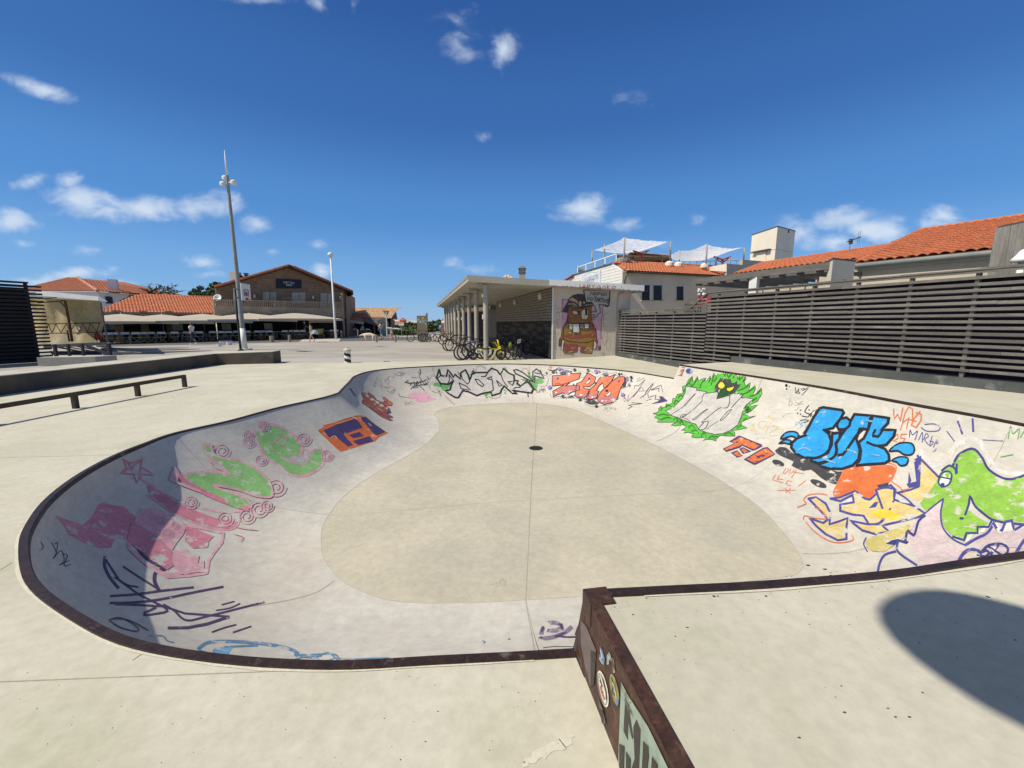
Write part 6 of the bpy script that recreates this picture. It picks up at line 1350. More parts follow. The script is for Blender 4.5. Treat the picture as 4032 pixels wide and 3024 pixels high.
for w, pts in ((20, "655,780 650,830 680,900 735,970"), (14, "655,790 740,920 860,1010 1000,1080 1150,1130 1420,1150"), (13, "770,840 860,900 970,970 1000,990"), (15, "690,1022 850,1010 1000,990 1200,968"), (15, "690,1065 850,1060 1010,1040 1200,1000 1385,965"), (13, "720,1072 960,1085 900,1125 900,1140 980,1130 1040,1115 1010,1085 960,1085"), (13, "1020,1075 1080,1110 1160,1172 1300,1145 1640,1060"), (18, "1420,1152 1290,1195 1170,1218 1050,1220"), (20, "850,700 890,770 960,820 1030,850 970,870 960,930 985,980"), (10, "915,735 960,790 1030,820"), (9, "715,905 790,950 860,965"), (9, "1320,1245 1390,1220 1465,1200"), (9, "1450,1247 1560,1210"), (7, "1380,1075 1455,1055"), (7, "1345,1110 1430,1095 1490,1068"), (6, "690,1165 740,1155 800,1175 860,1220 850,1240 760,1220 700,1185 690,1165 800,1170 925,1235")): d.line(P('violet'), w, pts, smooth=w not in (14, 18))
d.build('graffiti_tag', bowl, 'angular dark violet tag on the near left wall')
d = D(0, 1700, 1.58, 12)
for pts in ("320,690 350,750 330,790 380,740 400,800 370,830 430,800", "255,685 270,720 245,735", "340,700 360,690 350,760", "390,760 420,770 400,830 440,825"): d.line(P('darkgrey'), 5, pts)
d.build('graffiti_tag', bowl, 'thin dark scribble in the shade of the left wall'); d = D(0, 1700, 1.58, 12)
d.line(P('oldblue'), 22, "1235,1350 1300,1310 1450,1305 1640,1320 1780,1345 1850,1375 1840,1390"); d.line(P('oldblue'), 14, "1240,1360 1330,1390 1360,1400 1330,1360 1400,1340 1600,1330"); d.fill(P('skyblue'), "1330,1350 1450,1340 1420,1380 1400,1405 1340,1395"); d.line(P('oldblue'), 10, "1850,1390 1950,1385 2080,1385 2130,1415 2330,1410 2420,1408"); d.line(P('oldblue'), 9, "1870,1400 1960,1405 2040,1375 2120,1425 2250,1415"); d.line(P('oldblue'), 8, "930,1265 1010,1270 1040,1300 1080,1310"); d.line(P('oldblue'), 8, "1060,1345 1230,1372"); d.line(P('oldblue'), 7, "1800,1425 1900,1400 2000,1395"); d.line(P('skyblue'), 6, "1960,1400 2010,1425 2090,1405")
d.build('graffiti_outline', bowl, 'faded blue oval outlines under the near coping')
# ---- orange and violet block letters
d = D(1220, 1440, 4, 6); d.inc = .0016
d.fill(P('orange'), "130,1010 220,965 210,935 380,895 560,830 760,775 850,785 870,810 980,900 1180,1030 1235,1055 1120,1110 1080,1135 1030,1190 900,1225 600,1325 480,1355 400,1290 250,1140 140,1040")
d.fill(P('purple'), "215,1020 390,940 560,885 700,835 745,855 835,970 700,1020 530,1080 680,1250 600,1275 400,1110 310,1135"); d.fill(P('purple'), "620,1090 780,1040 850,1105 680,1140"); d.fill(P('purple'), "680,1185 940,1110 1005,1185 760,1245 710,1215"); d.fill(P('purple'), "790,820 880,800 1010,910 1190,1035 1050,1090 1000,1065 900,940")
d.line(P('white'), 9, "925,905 970,945"); d.line(P('white'), 7, "330,1130 390,1105 430,1140"); d.line(P('halo'), 5, "400,915 530,880 690,835")
d.build('graffiti_block', bowl, 'orange block with dark violet letters')
d = D(1220, 1440, 4, 12)
d.both(P('burnt'), P('violet'), 9, "820,410 870,430 920,460 910,410 1000,470 1050,540 1150,580 1180,555 1145,490 1180,500 1300,590 1290,625 1200,625 1180,625 1260,680 1280,745 1240,755 1160,720 1240,770 1310,810 1300,825 1220,800 1310,865 1270,868 1120,800 920,650 830,590 820,560 850,520 810,440")
d.fill(P('violet'), "1230,690 1280,740 1240,757 1215,740"); d.fill(P('coral'), "1150,495 1300,595 1285,620 1180,610 1185,560"); d.line(P('violet'), 6, "860,610 1000,690 1140,770 1240,815"); d.line(P('white'), 9, "1015,590 1040,615"); d.line(P('white'), 6, "1060,660 1110,690 1150,710"); d.fill(P('violet'), "615,350 640,350 735,480 715,480")
d.build('graffiti_flame', bowl, 'burnt orange flame shaped letters at the hip')
d = D(1220, 1440, 4, 9)
for pts in ("1070,180 1040,220 1005,325 1045,325", "1050,260 1140,355", "1130,225 1080,225 1110,260 1130,290 1120,310 1180,340 1210,330", "1200,210 1180,235 1230,290 1250,260 1230,210 1200,212", "1210,215 1270,150 1315,190 1355,110 1385,160 1490,115 1385,100", "1490,118 1430,165", "1190,340 1250,350 1220,310", "1250,310 1350,365 1300,430 1275,400 1340,365", "1210,385 1290,440", "1380,445 1400,430 1410,480 1460,485 1560,500"): d.line(P('grey'), 7, pts, smooth=False)
for pts in ("1495,265 1550,225 1530,270 1600,280 1570,310 1640,250 1650,320 1690,240 1680,310 1740,230 1750,300", "1500,260 1580,270 1700,265 1800,240", "1720,170 1800,290 1870,260 1830,215 1800,230 1850,290", "1730,60 1745,110 1720,150", "1590,365 1620,320 1750,300 1850,295", "1620,345 1700,330", "1600,180 1610,185", "1630,180 1640,185", "1660,180 1670,185", "1720,310 1800,385"): d.line(P('darkgrey'), 9, pts, smooth=False)
for (x, y) in ((1735, 55), (1715, 105), (1850, 175), (1865, 205)): d.dot(P('black'), x, y, 8)
d.build('graffiti_tag', bowl, 'scratchy grey and black signatures left of the silver lettering')
d = D(1220, 1440, 4, 10)
d.both(P('bubblegum'), P('pink'), 5, "1545,470 1600,440 1720,425 1860,430 1900,470 1880,490 1990,520 1880,550 1760,575 1670,560 1640,520 1580,510", smooth=True)
for pts in ("1600,445 1620,500", "1660,440 1690,500 1640,500", "1740,430 1770,490", "1800,490 1830,550", "1700,510 1720,560", "1870,500 1860,540"): d.line(P('pink'), 5, pts)
for pts in ("1480,590 1530,560 1560,600 1600,555 1640,600", "1500,620 1560,580 1620,610"): d.line(P('softorange'), 8, pts)
d.build('graffiti_bubble', bowl, 'small pale pink bubble lettering')
# ---- silver lettering on the far wall
d = D(1660, 1420, 4, 11)
d.fill(P('leaf'), "175,380 210,345 270,340 300,350 320,400 420,350 440,270 520,330 480,420 430,480 330,470 300,420 200,400"); d.fill(P('leaf'), "1550,290 1620,280 1780,220 1800,280 1900,280 1925,320 1910,360 1830,370 1820,430 1790,460 1690,360"); d.fill(P('leaf'), "750,220 800,170 840,200 780,240"); d.fill(P('leaf'), "1280,120 1320,100 1370,190 1480,220 1400,240 1300,180"); d.fill(P('leaf'), "960,520 1080,510 1010,565"); d.fill(P('leaf'), "600,380 700,400 750,450 640,450"); d.fill(P('leaf'), "850,290 980,400 900,350"); d.fill(P('leaf'), "1290,440 1350,490 1290,470")
sil = ["275,140 300,235 390,250 415,140 470,215 500,260 525,215 610,290 615,195 690,145 740,240 760,320 790,220 850,190 1040,185 1100,120 1190,155 1240,220 1290,125 1370,195 1455,235 1460,310 1520,320 1500,360 1560,400 1640,340 1650,310 1760,440 1730,510 1510,480 1420,460 1510,515 1430,515 1300,400 1260,450 1240,510 1110,550 1090,490 960,515 870,550 740,490 650,470 580,580 530,580 370,480 450,460 470,380 500,310 430,370 300,360 235,270"]
d.fill(P('silver'), sil[0]); d.fill(P('silver'), "1450,150 1500,140 1600,190 1760,320 1750,180 1810,130 1870,180 1930,280 1780,240 1780,340 1700,300 1560,240 1500,210")
for pts in sil: d.line(P('black'), 26, pts, closed=True, smooth=False)
d.line(P('black'), 20, "1450,150 1500,140 1600,190 1760,320 1750,180 1810,130 1870,180 1930,280 1780,240 1780,340 1680,300 1560,240 1480,205", closed=True, smooth=False)
for pts in ("300,235 250,275 310,400", "430,220 440,300 410,370 320,370", "500,310 430,215", "620,200 640,290 720,370 760,330", "590,350 620,440 740,460", "590,350 700,400 770,460", "840,290 900,300 980,380 960,410 890,370 840,290", "1040,190 1000,250 940,250", "1030,280 1110,250 1100,300 1050,290", "1110,300 1130,460 1100,480", "1180,310 1220,400 1270,390 1180,310", "1250,220 1280,310 1350,410", "1360,330 1460,320 1430,390 1360,330", "1640,350 1700,330 1770,440", "1520,360 1550,420 1480,420 1450,440", "1870,150 1885,210 1780,190", "1700,380 1760,450 1810,460"): d.line(P('black'), 14, pts, smooth=False)
for pts in ("840,180 870,90 920,75 990,110 1050,175", "120,300 140,235 190,225 220,245", "180,330 120,370 130,440 200,490 310,495", "1560,160 1610,120 1660,130 1680,180 1660,240", "1900,215 1970,240 1990,310 1950,390 1870,400", "1050,550 1120,590 1220,570 1245,520", "350,540 410,600 510,690"): d.line(P('grey'), 6, pts)
d.line(P('black'), 12, "1670,510 1675,565"); d.fill(P('darkgrey'), "785,165 815,145 835,175 820,200 790,195")
for (x, y, r) in ((815, 130, 9), (570, 185, 13), (580, 215, 8), (100, 280, 8), (285, 520, 12), (295, 545, 8), (1685, 190, 18), (1690, 230, 14), (1020, 570, 12), (1310, 505, 12), (260, 465, 14), (240, 440, 8)): d.dot(P('leaf' if r in (13, 18, 12, 14) else 'black'), x, y, r, r * .8)
for pts in ("1855,490 1860,440 1880,470 1885,430", "1890,440 1905,455 1900,470 1890,455", "1910,490 1915,430 1925,460 1935,430 1940,470", "1800,495 1850,480"): d.line(P('darkgrey'), 6, pts, smooth=False)
d.build('graffiti_lettering', bowl, 'silver lettering with black outline and green shadow on the far wall')
# ---- coral lettering on the far right wall
d = D(2140, 1420, 4, 10)
d.fill(P('halo'), "100,240 130,210 240,195 290,140 350,130 430,130 480,170 500,210 590,175 580,260 660,250 720,170 790,200 850,250 900,190 990,165 1040,210 1150,190 1130,240 1230,225 1330,260 1370,310 1320,400 1230,450 1215,560 1150,620 1050,690 900,710 760,720 660,680 620,610 500,590 280,590 260,560 130,575 110,490 110,420 140,400", smooth=True)
d.line(P('darkgrey'), 5, "100,240 130,210 240,195 290,140 350,130 430,130 480,170 500,210 590,175 580,260 660,250 720,170 790,200 850,250 900,190 990,165 1040,210 1150,190 1130,240 1230,225 1330,260 1370,310 1320,400 1230,450 1215,560 1150,620 1050,690 900,710 760,720 660,680 620,610 500,590 280,590 260,560 130,575 110,490 110,420 140,400", closed=True)
d.fill(P('darkgrey'), "250,200 290,160 340,145 400,155 450,165 475,210 300,235"); d.fill(P('lilac'), "270,180 330,148 380,155 360,175"); d.fill(P('darkgrey'), "880,240 940,195 1000,180 1030,215 1000,250 900,260"); d.fill(P('lilac'), "940,200 1000,183 1025,215 990,225"); d.fill(P('darkgrey'), "1270,260 1330,265 1345,310 1310,350 1290,420 1210,445"); d.fill(P('lilac'), "1300,270 1335,275 1330,330 1300,345"); d.fill(P('darkgrey'), "270,560 300,530 360,560 470,545 480,580 300,590"); d.fill(P('darkgrey'), "640,600 700,610 800,620 880,670 830,700 720,690 660,660")
Zt = "135,240 580,195 560,285 430,330 350,400 560,385 570,460 440,500 370,545 300,505 155,565 145,480 330,380 140,400"
for pts in (Zt, "500,530 520,360 600,330 700,190 820,260 800,350 720,410 620,410 650,440 720,450 690,540 640,590 540,580 480,545", "700,560 740,440 830,360 880,270 1000,240 1060,245 1130,215 1060,340 1000,420 950,430 930,350 880,390 830,470 870,480 830,600 740,610 670,590", "840,600 900,490 1000,400 1080,320 1180,250 1270,250 1280,320 1210,440 1160,600 1080,660 950,690 870,650"):
    d.fill(P('coral'), pts); 
d.fill(P('mauve'), "150,500 300,440 560,395 568,460 440,500 370,540 300,505 158,560"); d.fill(P('mauve'), "485,520 690,520 680,545 640,585 540,578 490,550"); d.fill(P('mauve'), "690,530 850,520 830,598 740,606 672,588"); d.fill(P('mauve'), "850,580 1000,560 1160,560 1150,610 1080,655 950,685 875,645")
for pts in (Zt, "500,530 520,360 600,330 700,190 820,260 800,350 720,410 620,410 650,440 720,450 690,540 640,590 540,580 480,545", "700,560 740,440 830,360 880,270 1000,240 1060,245 1130,215 1060,340 1000,420 950,430 930,350 880,390 830,470 870,480 830,600 740,610 670,590", "840,600 900,490 1000,400 1080,320 1180,250 1270,250 1280,320 1210,440 1160,600 1080,660 950,690 870,650"): d.line(P('black'), 11, pts, closed=True, smooth=False)
d.both(P('white'), P('black'), 7, "650,360 740,290 735,330 690,365"); d.both(P('white'), P('black'), 8, "960,555 1060,480 1055,530 1020,555"); d.line(P('black'), 9, "310,370 410,340 340,400", smooth=False)
for (x, y) in ((400, 205), (920, 240), (365, 555), (1105, 620)):
    for a in range(4): d.line(P('white'), 7, [(x + 45 * math.cos(a * .785 + .3), y + 40 * math.sin(a * .785 + .3)), (x - 45 * math.cos(a * .785 + .3), y - 40 * math.sin(a * .785 + .3))])
for (x, y, rx) in ((200, 505, 16), (410, 490, 18), (440, 480, 9), (590, 540, 20), (620, 545, 10), (770, 575, 18), (800, 570, 9), (930, 635, 20), (985, 635, 12)): d.dot(P('white'), x, y, rx, rx * .7, -.4)
for (m, x, y, rx, ry) in (('black', 150, 180, 24, 16), ('black', 198, 180, 13, 11), ('black', 490, 140, 22, 20), ('black', 698, 147, 22, 20), ('black', 680, 195, 14, 10), ('black', 1190, 210, 20, 16), ('black', 1228, 205, 12, 12), ('black', 1380, 260, 20, 22), ('black', 1380, 310, 14, 14), ('black', 575, 615, 28, 12), ('black', 830, 715, 26, 14), ('black', 820, 350, 14, 12), ('black', 470, 370, 14, 9), ('black', 45, 190, 16, 13), ('lilac', 245, 125, 26, 24), ('lilac', 825, 165, 28, 32), ('lilac', 875, 165, 14, 16), ('lilac', 95, 415, 34, 28), ('lilac', 1245, 530, 34, 26), ('lilac', 1345, 375, 20, 18), ('lilac', 210, 265, 22, 18), ('lilac', 705, 265, 18, 16), ('lilac', 1175, 305, 22, 16), ('lilac', 290, 120, 12, 12), ('lilac', 1265, 570, 16, 10), ('darkgrey', 990, 465, 26, 14)): d.dot(P(m), x, y, rx, ry, -.3)
for pts in ("180,340 180,375 210,370 215,340 180,340", "225,345 245,340 250,370 225,372", "255,345 265,375 275,345 290,370 295,345"): d.line(P('burnt'), 6, pts, smooth=False)
for pts in ("940,715 990,710 960,735 1000,730", "1010,715 1060,710 1030,735 1080,730", "920,760 960,750 1000,775 1040,755", "1090,745 1130,730 1110,755"): d.line(P('grey'), 5, pts)
d.fill(P('softorange'), "40,110 140,80 220,110 150,150 90,140", smooth=True)
d.build('graffiti_lettering', bowl, 'coral and mauve bubble lettering with white halo on the far wall')
d = D(2140, 1420, 4, 9)
for w, pts in ((6, "1470,300 1520,265"), (6, "1470,330 1590,270"), (7, "1430,445 1430,395 1500,395 1605,290 1480,480 1590,475 1540,420 1480,480 1320,650 1340,540"), (7, "1410,570 1480,490"), (6, "1600,500 1720,360"), (6, "1570,570 1690,390"), (7, "1690,460 1850,380 1880,500"), (8, "1700,465 1815,430 1815,490"), (8, "1730,360 1640,510 1650,580 1770,540 1755,610 1830,612"), (7, "1620,630 1700,600"), (6, "1520,590 1620,520"), (7, "1390,660 1555,675 1330,700 1400,720 1330,755"), (5, "1260,610 1275,650"), (5, "1295,600 1295,640")): d.line(P('violet'), w, pts, smooth=False)
d.fill(P('purple'), "1820,565 1870,560 1955,635 1820,665 1700,680 1790,640 1840,610")
d.build('graffiti_tag', bowl, 'thin violet arrow tag beside the raised wall')
# ---- green leafy monster
d = D(2550, 1420, 4, 11)
body = "85,835 160,810 180,790 170,760 215,715 230,740 275,735 300,680 330,690 380,680 400,590 440,600 470,530 520,520 560,510 550,440 555,400 600,395 640,310 700,240 710,320 740,330 780,245 800,320 850,290 920,275 900,330 940,310 990,240 1000,300 1040,195 1080,250 1130,160 1160,165 1560,215 1550,280 1520,330 1540,400 1620,345 1590,480 1690,390 1700,440 1650,560 1710,520 1795,425 1800,520 1730,640 1600,700 1640,720 1735,695 1620,800 1540,830 1500,850 1570,860 1600,890 1705,870 1600,910 1470,970 1480,1020 1570,1060 1430,1090 1330,1100 1370,1130 1375,1190 1250,1185 1140,1180 1080,1230 1080,1265 1000,1240 940,1240 870,1260 920,1210 750,1215 690,1200 720,1150 640,1130 565,1140 600,1100 525,1095 580,1070 610,1030 550,1010 430,1030 370,1020 440,970 300,970 150,970 180,920 110,895 150,850"
d.both(P('vivid'), P('forest'), 10, body)
d.fill(P('darkgrey'), "1150,270 1170,290 1210,235 1230,290 1310,290 1320,350 1370,350 1410,310 1410,370 1470,380 1380,500 1090,610 1110,500 1060,480 1060,400 1110,330")
d.fill(P('forest'), "1130,480 1200,300 1350,480 1330,520 1110,590"); d.both(P('yellow'), P('black'), 10, "1105,390 1150,330 1190,345 1220,400 1180,440 1130,435", smooth=True); d.both(P('yellow'), P('black'), 10, "1240,430 1370,405 1340,460 1290,490 1250,470")
d.both(P('silver'), P('darkgrey'), 12, "600,415 640,405 775,430 770,465 930,490 940,500 890,520 1100,490 1110,520 1090,605 1290,545 1310,540 1340,515 1500,520 1480,590 1560,585 1670,605 1560,690 1510,760 1470,900 1420,1010 1300,1100 1180,1150 1060,1160 920,1130 800,1080 760,1000 620,960 500,910 370,860 280,790 400,740 540,600 590,500")
for w, pts in ((9, "755,520 720,545 580,700 590,710 755,520"), (9, "580,710 480,780 355,860"), (10, "890,520 860,580 850,640 720,770 570,880 510,900"), (8, "950,760 870,820 740,930 700,920 740,905 860,810 940,760"), (12, "1290,550 1290,650 1250,740 1150,740 1070,790 960,880 850,970 955,955 900,1070 800,1080 880,980", ), (9, "1325,765 1260,800 1140,940 1160,945 1260,850 1325,765"), (8, "510,890 550,850 610,850 540,890 620,920 680,970"), (10, "1500,530 1470,580 1400,650 1320,740"), (6, "930,1080 1060,980 1110,950")): d.line(P('darkgrey'), w, pts)
for pts in ("610,390 660,330 700,260", "680,420 740,350 790,270", "640,350 700,390", "820,430 850,350 900,300", "960,340 990,270", "1000,380 1040,230", "1040,330 1090,260", "1180,180 1210,230 1230,180", "1250,200 1270,260 1320,200", "1340,270 1390,220 1420,290", "1450,230 1440,300 1500,240", "1500,330 1540,250", "1420,470 1520,430 1590,380", "1450,540 1580,490 1680,420", "1600,560 1720,520 1780,450", "1640,640 1720,580", "200,780 230,740", "290,730 320,700 370,720", "410,680 440,620 480,640", "480,590 510,540 550,560", "560,480 590,440", "160,860 240,840 330,860", "200,930 300,890 360,900", "400,930 470,890 450,960", "500,990 540,940 560,1000", "640,1050 690,1010 740,1060", "690,1110 760,1090 800,1140", "840,1190 880,1130 920,1180", "960,1220 1010,1180 1060,1230", "1000,1180 1100,1190", "1200,1160 1290,1130 1340,1170", "1400,1060 1470,1010", "1500,930 1560,890", "1550,780 1620,740", "470,960 520,920 540,960"): d.line(P('forest'), 8, pts)
for pts in ("1540,740 1560,720 1590,730 1560,770 1540,740", "1530,790 1560,760 1580,800 1550,810", "1590,780 1620,760"): d.line(P('black'), 10, pts)
d.build('graffiti_creature', bowl, 'green leafy creature with yellow eyes over grey slab letters')
d = D(2550, 1420, 4, 9)
for k in range(5):
    x = 525 + 13 * k; d.line(P('red'), 8, [(x, 130 + (k % 2) * 8), (x - 18, 185)]); d.line(P('red'), 8, [(x - 25, 195), (x - 40, 235)])
d.line(P('red'), 9, "530,100 585,110"); d.line(P('red'), 7, "470,230 545,240"); d.both(P('indigo'), P('skyblue'), 8, circ(650, 163, 52, 40, -.2)); d.dot(P('navy'), 645, 170, 20, 15)
d.build('painted_stamp', bowl, 'small red stamp and blue disc at the end of the raised wall')
# ---- orange block letters low on the right
d = D(2550, 1420, 4, 10)
d.fill(P('violet'), "1280,1275 1430,1180 1460,1185 1800,1320 1810,1350 1700,1410 1650,1420 1590,1390 1490,1340 1460,1370 1240,1440 1180,1390 1360,1300"); d.fill(P('orange'), "1390,1250 1450,1205 1600,1260 1760,1330 1690,1390 1630,1380 1490,1320 1450,1340 1240,1410 1210,1395 1380,1300 1330,1270")
d.fill(P('violet'), "1310,1450 1410,1410 1500,1500 1410,1530"); d.fill(P('orange'), "1350,1460 1410,1430 1480,1495 1420,1510"); d.fill(P('violet'), "1440,1390 1500,1360 1640,1430 1500,1470"); d.fill(P('orange'), "1470,1395 1510,1380 1580,1430 1520,1450")
d.fill(P('violet'), "1510,1555 1820,1370 1890,1360 2010,1470 1970,1500 1700,1640 1670,1640"); d.fill(P('orange'), "1560,1550 1830,1390 1880,1385 1990,1470 1690,1610 1640,1590"); d.fill(P('violet'), "1710,1515 1800,1475 1860,1490 1800,1530 1740,1540"); d.line(P('white'), 6, "1840,1400 1880,1450")
d.build('graffiti_block', bowl, 'orange and violet block letters low on the right wall')
d = D(2550, 1420, 4, 10)
for w, pts in ((22, "1905,870 1940,910 1980,920 2040,880"), (8, "1860,960 1780,960 1740,1030 1790,1060 1870,1010 1880,960"), (8, "1990,920 1920,1000 1810,1090"), (9, "1860,1140 1900,1040 1960,1030 2060,1050 1960,1100"), (9, "2120,1060 2130,1110 2050,1170 1930,1180 1920,1140 2010,1090 2100,1080"), (8, "1690,1145 1830,1190 1840,1220 1740,1210 1720,1250")): d.line(P('mustard'), w, pts)
d.dot(P('mustard'), 1655, 1075, 48, 26, -.3); d.dot(P('mustard'), 1665, 1010, 20, 14)
d.build('graffiti_tag', bowl, 'faint mustard yellow tag'); d = D(2500, 1380, 2.676, 10)
for w, pts in ((8, "1690,390 1700,440 1730,400 1720,430 1740,450 1690,445"), (8, "1750,400 1770,420 1830,390 1760,470"), (9, "1770,400 1800,405 1810,390"), (6, "1640,500 1620,580 1660,560 1640,530"), (6, "1690,530 1720,560 1770,530"), (5, "1680,580 1770,560"), (5, "1680,620 1700,630 1720,600"), (4, "1560,700 1590,670 1660,660")): d.line(P('darkgrey' if w > 7 else 'grey'), w, pts)
d.dot(P('black'), 1595, 368, 14, 16); d.dot(P('black'), 1597, 404, 9); d.dot(P('black'), 1625, 380, 6)
d.build('graffiti_tag', bowl, 'grey brush marks near the coping'); d = D(2500, 1380, 2.676, 10)
for w, pts in ((11, "1830,580 1790,640 1810,660 1840,670 1820,700 1760,690"), (8, "1850,660 1850,700"), (8, "1890,630 1860,660 1870,700 1890,690"), (8, "1910,620 1880,720 1900,670 1920,720"), (8, "1740,740 1790,730 1830,740 1780,760")): d.line(P('black'), w, pts)
for (x, y) in ((1745, 628), (1715, 660), (1745, 670), (1835, 625)): d.dot(P('darkgrey'), x, y, 9, 7)
d.build('graffiti_tag', bowl, 'black signature beside the blue lettering'); d = D(2500, 1380, 2.676, 10)
for pts in ("1690,800 1700,760 1740,755 1720,775 1690,780", "1770,755 1740,780 1770,790 1745,810", "1790,760 1800,820 1815,780 1825,820 1840,765"): d.line(P('skyblue'), 7, pts)
d.build('graffiti_tag', bowl, 'pale blue initials'); d = D(2500, 1380, 2.676, 10)
for w, pts in ((7, "1590,1240 1560,1290 1580,1300 1620,1260 1610,1240"), (7, "1640,1250 1620,1310 1650,1290 1680,1260"), (7, "1700,1260 1650,1340"), (7, "1670,1280 1780,1300"), (7, "1480,1310 1450,1360 1500,1380"), (7, "1520,1320 1500,1360 1530,1390 1560,1390"), (7, "1500,1350 1560,1360"), (7, "1650,1380 1610,1370 1590,1400 1620,1420 1640,1420"), (7, "1800,1370 1720,1430"), (6, "1580,1450 1640,1500"), (6, "1500,1475 1690,1470"), (6, "1640,1450 1590,1495")): d.line(P('orange'), w, pts, smooth=False)
d.build('graffiti_tag', bowl, 'orange handwriting low on the right wall')
# ---- blue bubble lettering
d = D(3000, 1500, 2.0736, 14)
d.fill(P('darkgrey'), "105,570 140,540 200,545 240,580 330,630 380,640 470,690 620,740 680,740 640,830 600,845 510,810 480,790 400,725 340,735 240,690 260,660 150,610", smooth=True); d.fill(P('darkgrey'), circ(133, 670, 52, 24, .35)); d.fill(P('darkgrey'), circ(462, 838, 72, 26, .4)); d.fill(P('darkgrey'), "940,850 1030,830 1040,870 960,890")
for pts in ("470,225 500,215 655,238 668,258 640,310 580,385 505,398 545,430 565,490 550,560 510,605 440,630 350,625 280,595 240,545 245,505 290,465 365,440 345,432 375,385 420,300", "575,430 640,425 632,470 602,510 612,580 590,620 530,655 460,672 405,655 390,638 470,622 540,585 570,520 572,460", "755,272 890,283 868,395 800,390 770,470 800,560 790,635 740,690 650,718 560,715 490,700 465,682 545,652 600,610 612,560 605,515 650,440 700,370", "905,285 1035,302 1028,345 975,398 1088,400 1078,450 1015,520 955,532 1005,555 1035,600 1040,650 1000,672 850,682 770,690 800,640 808,570 790,500 830,470 868,395"): d.fill(P('blue'), pts); d.line(P('black'), 23, pts, closed=True, smooth=False)
d.both(P('blue'), P('black'), 22, "612,365 640,310 690,298 722,325 715,365 670,395 625,395", smooth=True)
d.line(P('black'), 22, "830,388 775,440 720,520 660,600 625,605"); d.line(P('black'), 20, "985,398 950,455 905,448 925,400"); d.line(P('black'), 20, "1015,522 930,528 860,500"); d.line(P('black'), 20, "505,398 590,425 650,415")
for pts in ("150,470 200,420 270,415 300,440 290,470 240,450 180,470", "140,510 190,480 240,490 230,515 180,505", "1040,570 1120,510 1220,510 1245,560 1220,600 1160,600 1110,570", "1060,650 1120,620 1190,630 1180,680 1130,690 1100,660"): d.both(P('blue'), P('black'), 14, pts, smooth=True)
for pts in ("300,560 350,545 400,570", "480,260 520,250", "700,560 760,580", "850,320 900,330", "520,640 600,670", "900,600 960,610"): d.line(P('skyblue'), 14, pts)
d.build('graffiti_lettering', bowl, 'bright blue bubble lettering with black outline on the right wall')
d = D(3000, 1500, 2.0736, 14)
for w, pts in ((11, "1075,230 1080,310 1110,270 1130,330 1150,220"), (10, "1150,330 1170,260 1200,210 1230,230 1230,320"), (9, "1130,400 1150,340 1190,310 1260,330"), (9, "1180,390 1200,300"), (11, "1290,250 1240,310 1220,360 1260,380 1300,320 1300,270 1260,260"), (9, "1070,450 1110,435 1110,470 1070,490 1100,495"), (9, "1180,435 1140,435 1130,465 1170,470 1150,500 1120,500")): d.line(P('orange'), w, pts, smooth=False)
d.build('graffiti_tag', bowl, 'orange handwritten tag'); d = D(3000, 1500, 2.0736, 14)
for w, pts in ((8, "1205,460 1210,400 1230,440 1270,410 1250,480"), (7, "1280,480 1310,420 1310,500"), (7, "1320,480 1340,430 1360,450 1330,480 1360,520"), (7, "1390,450 1370,530 1400,500 1370,490"), (7, "1400,540 1430,480 1420,550"), (7, "1440,490 1420,560 1390,580"), (8, "1300,380 1350,410 1440,405 1450,370 1400,350 1330,355"), (16, "1600,330 1635,430"), (16, "1720,310 1725,410"), (8, "1510,410 1570,490"), (5, "1800,480 1970,490")): d.line(P('indigo'), w, pts)
for pts in ("2010,470 2030,370 2050,430 2100,390 2090,470", "2140,410 2110,460", "1950,620 2050,600"): d.line(P('leaf'), 8, pts)
d.build('graffiti_tag', bowl, 'indigo handwritten tag right of the blue lettering')
# ---- orange jar and yellow figure
d = D(3000, 1500, 2.0736, 14)
d.fill(P('mist'), "560,960 740,930 640,1010 820,1080 700,1160 1100,1000 1300,1060 1100,940")
d.both(P('orange'), P('coral'), 10, "690,690 760,682 820,695 838,738 880,728 905,700 960,695 1000,690 1060,695 1088,725 1065,790 1020,845 950,890 900,940 860,985 820,955 790,985 740,945 690,955 600,945 585,905 610,850 650,770", smooth=True); d.line(P('coral'), 10, "640,720 700,660 860,660 870,690 930,700 950,660 1090,690 1075,780 1060,820 1130,870 1140,890 1200,880")
both_y = ["380,960 440,950 520,1000 560,1080 550,1170 620,1150 700,1120 690,1190 690,1290 620,1300 520,1250 440,1180 390,1120 500,1160 540,1130 480,1060 420,1000", "560,960 640,950 760,900 840,960 880,970 960,900 1050,850 1090,890 1070,1000 1020,1100 960,1160 880,1180 830,1100 740,1090 640,1060 640,1010 750,990 740,930 640,980", "930,890 1000,870 1080,880 1080,970 1240,1020 1330,1080 1280,1110 980,1180 1040,1230 930,1250 820,1220 720,1140 860,1170 960,1170 1010,1110"]
for pts in both_y: d.both(P('paleyellow'), P('indigo'), 18, pts, smooth=False)
d.fill(P('yellow'), "880,1080 1000,1040 1120,1090 1100,1130 960,1120"); d.fill(P('indigo'), "870,1040 920,990 950,985 930,1030"); d.fill(P('mist'), "1090,940 1200,1000 1130,990"); d.line(P('indigo'), 13, "1100,910 1180,960 1250,1030"); d.line(P('indigo'), 11, "1330,1080 1400,1020 1480,960")
d.line(P('coral'), 8, "530,930 470,920 380,930 340,970 360,1000 290,1030"); d.line(P('coral'), 8, "430,1030 490,1060 520,1120 440,1120 350,1100 340,1130"); d.line(P('coral'), 8, "360,1150 420,1220 520,1290 620,1320 740,1300 735,1260")
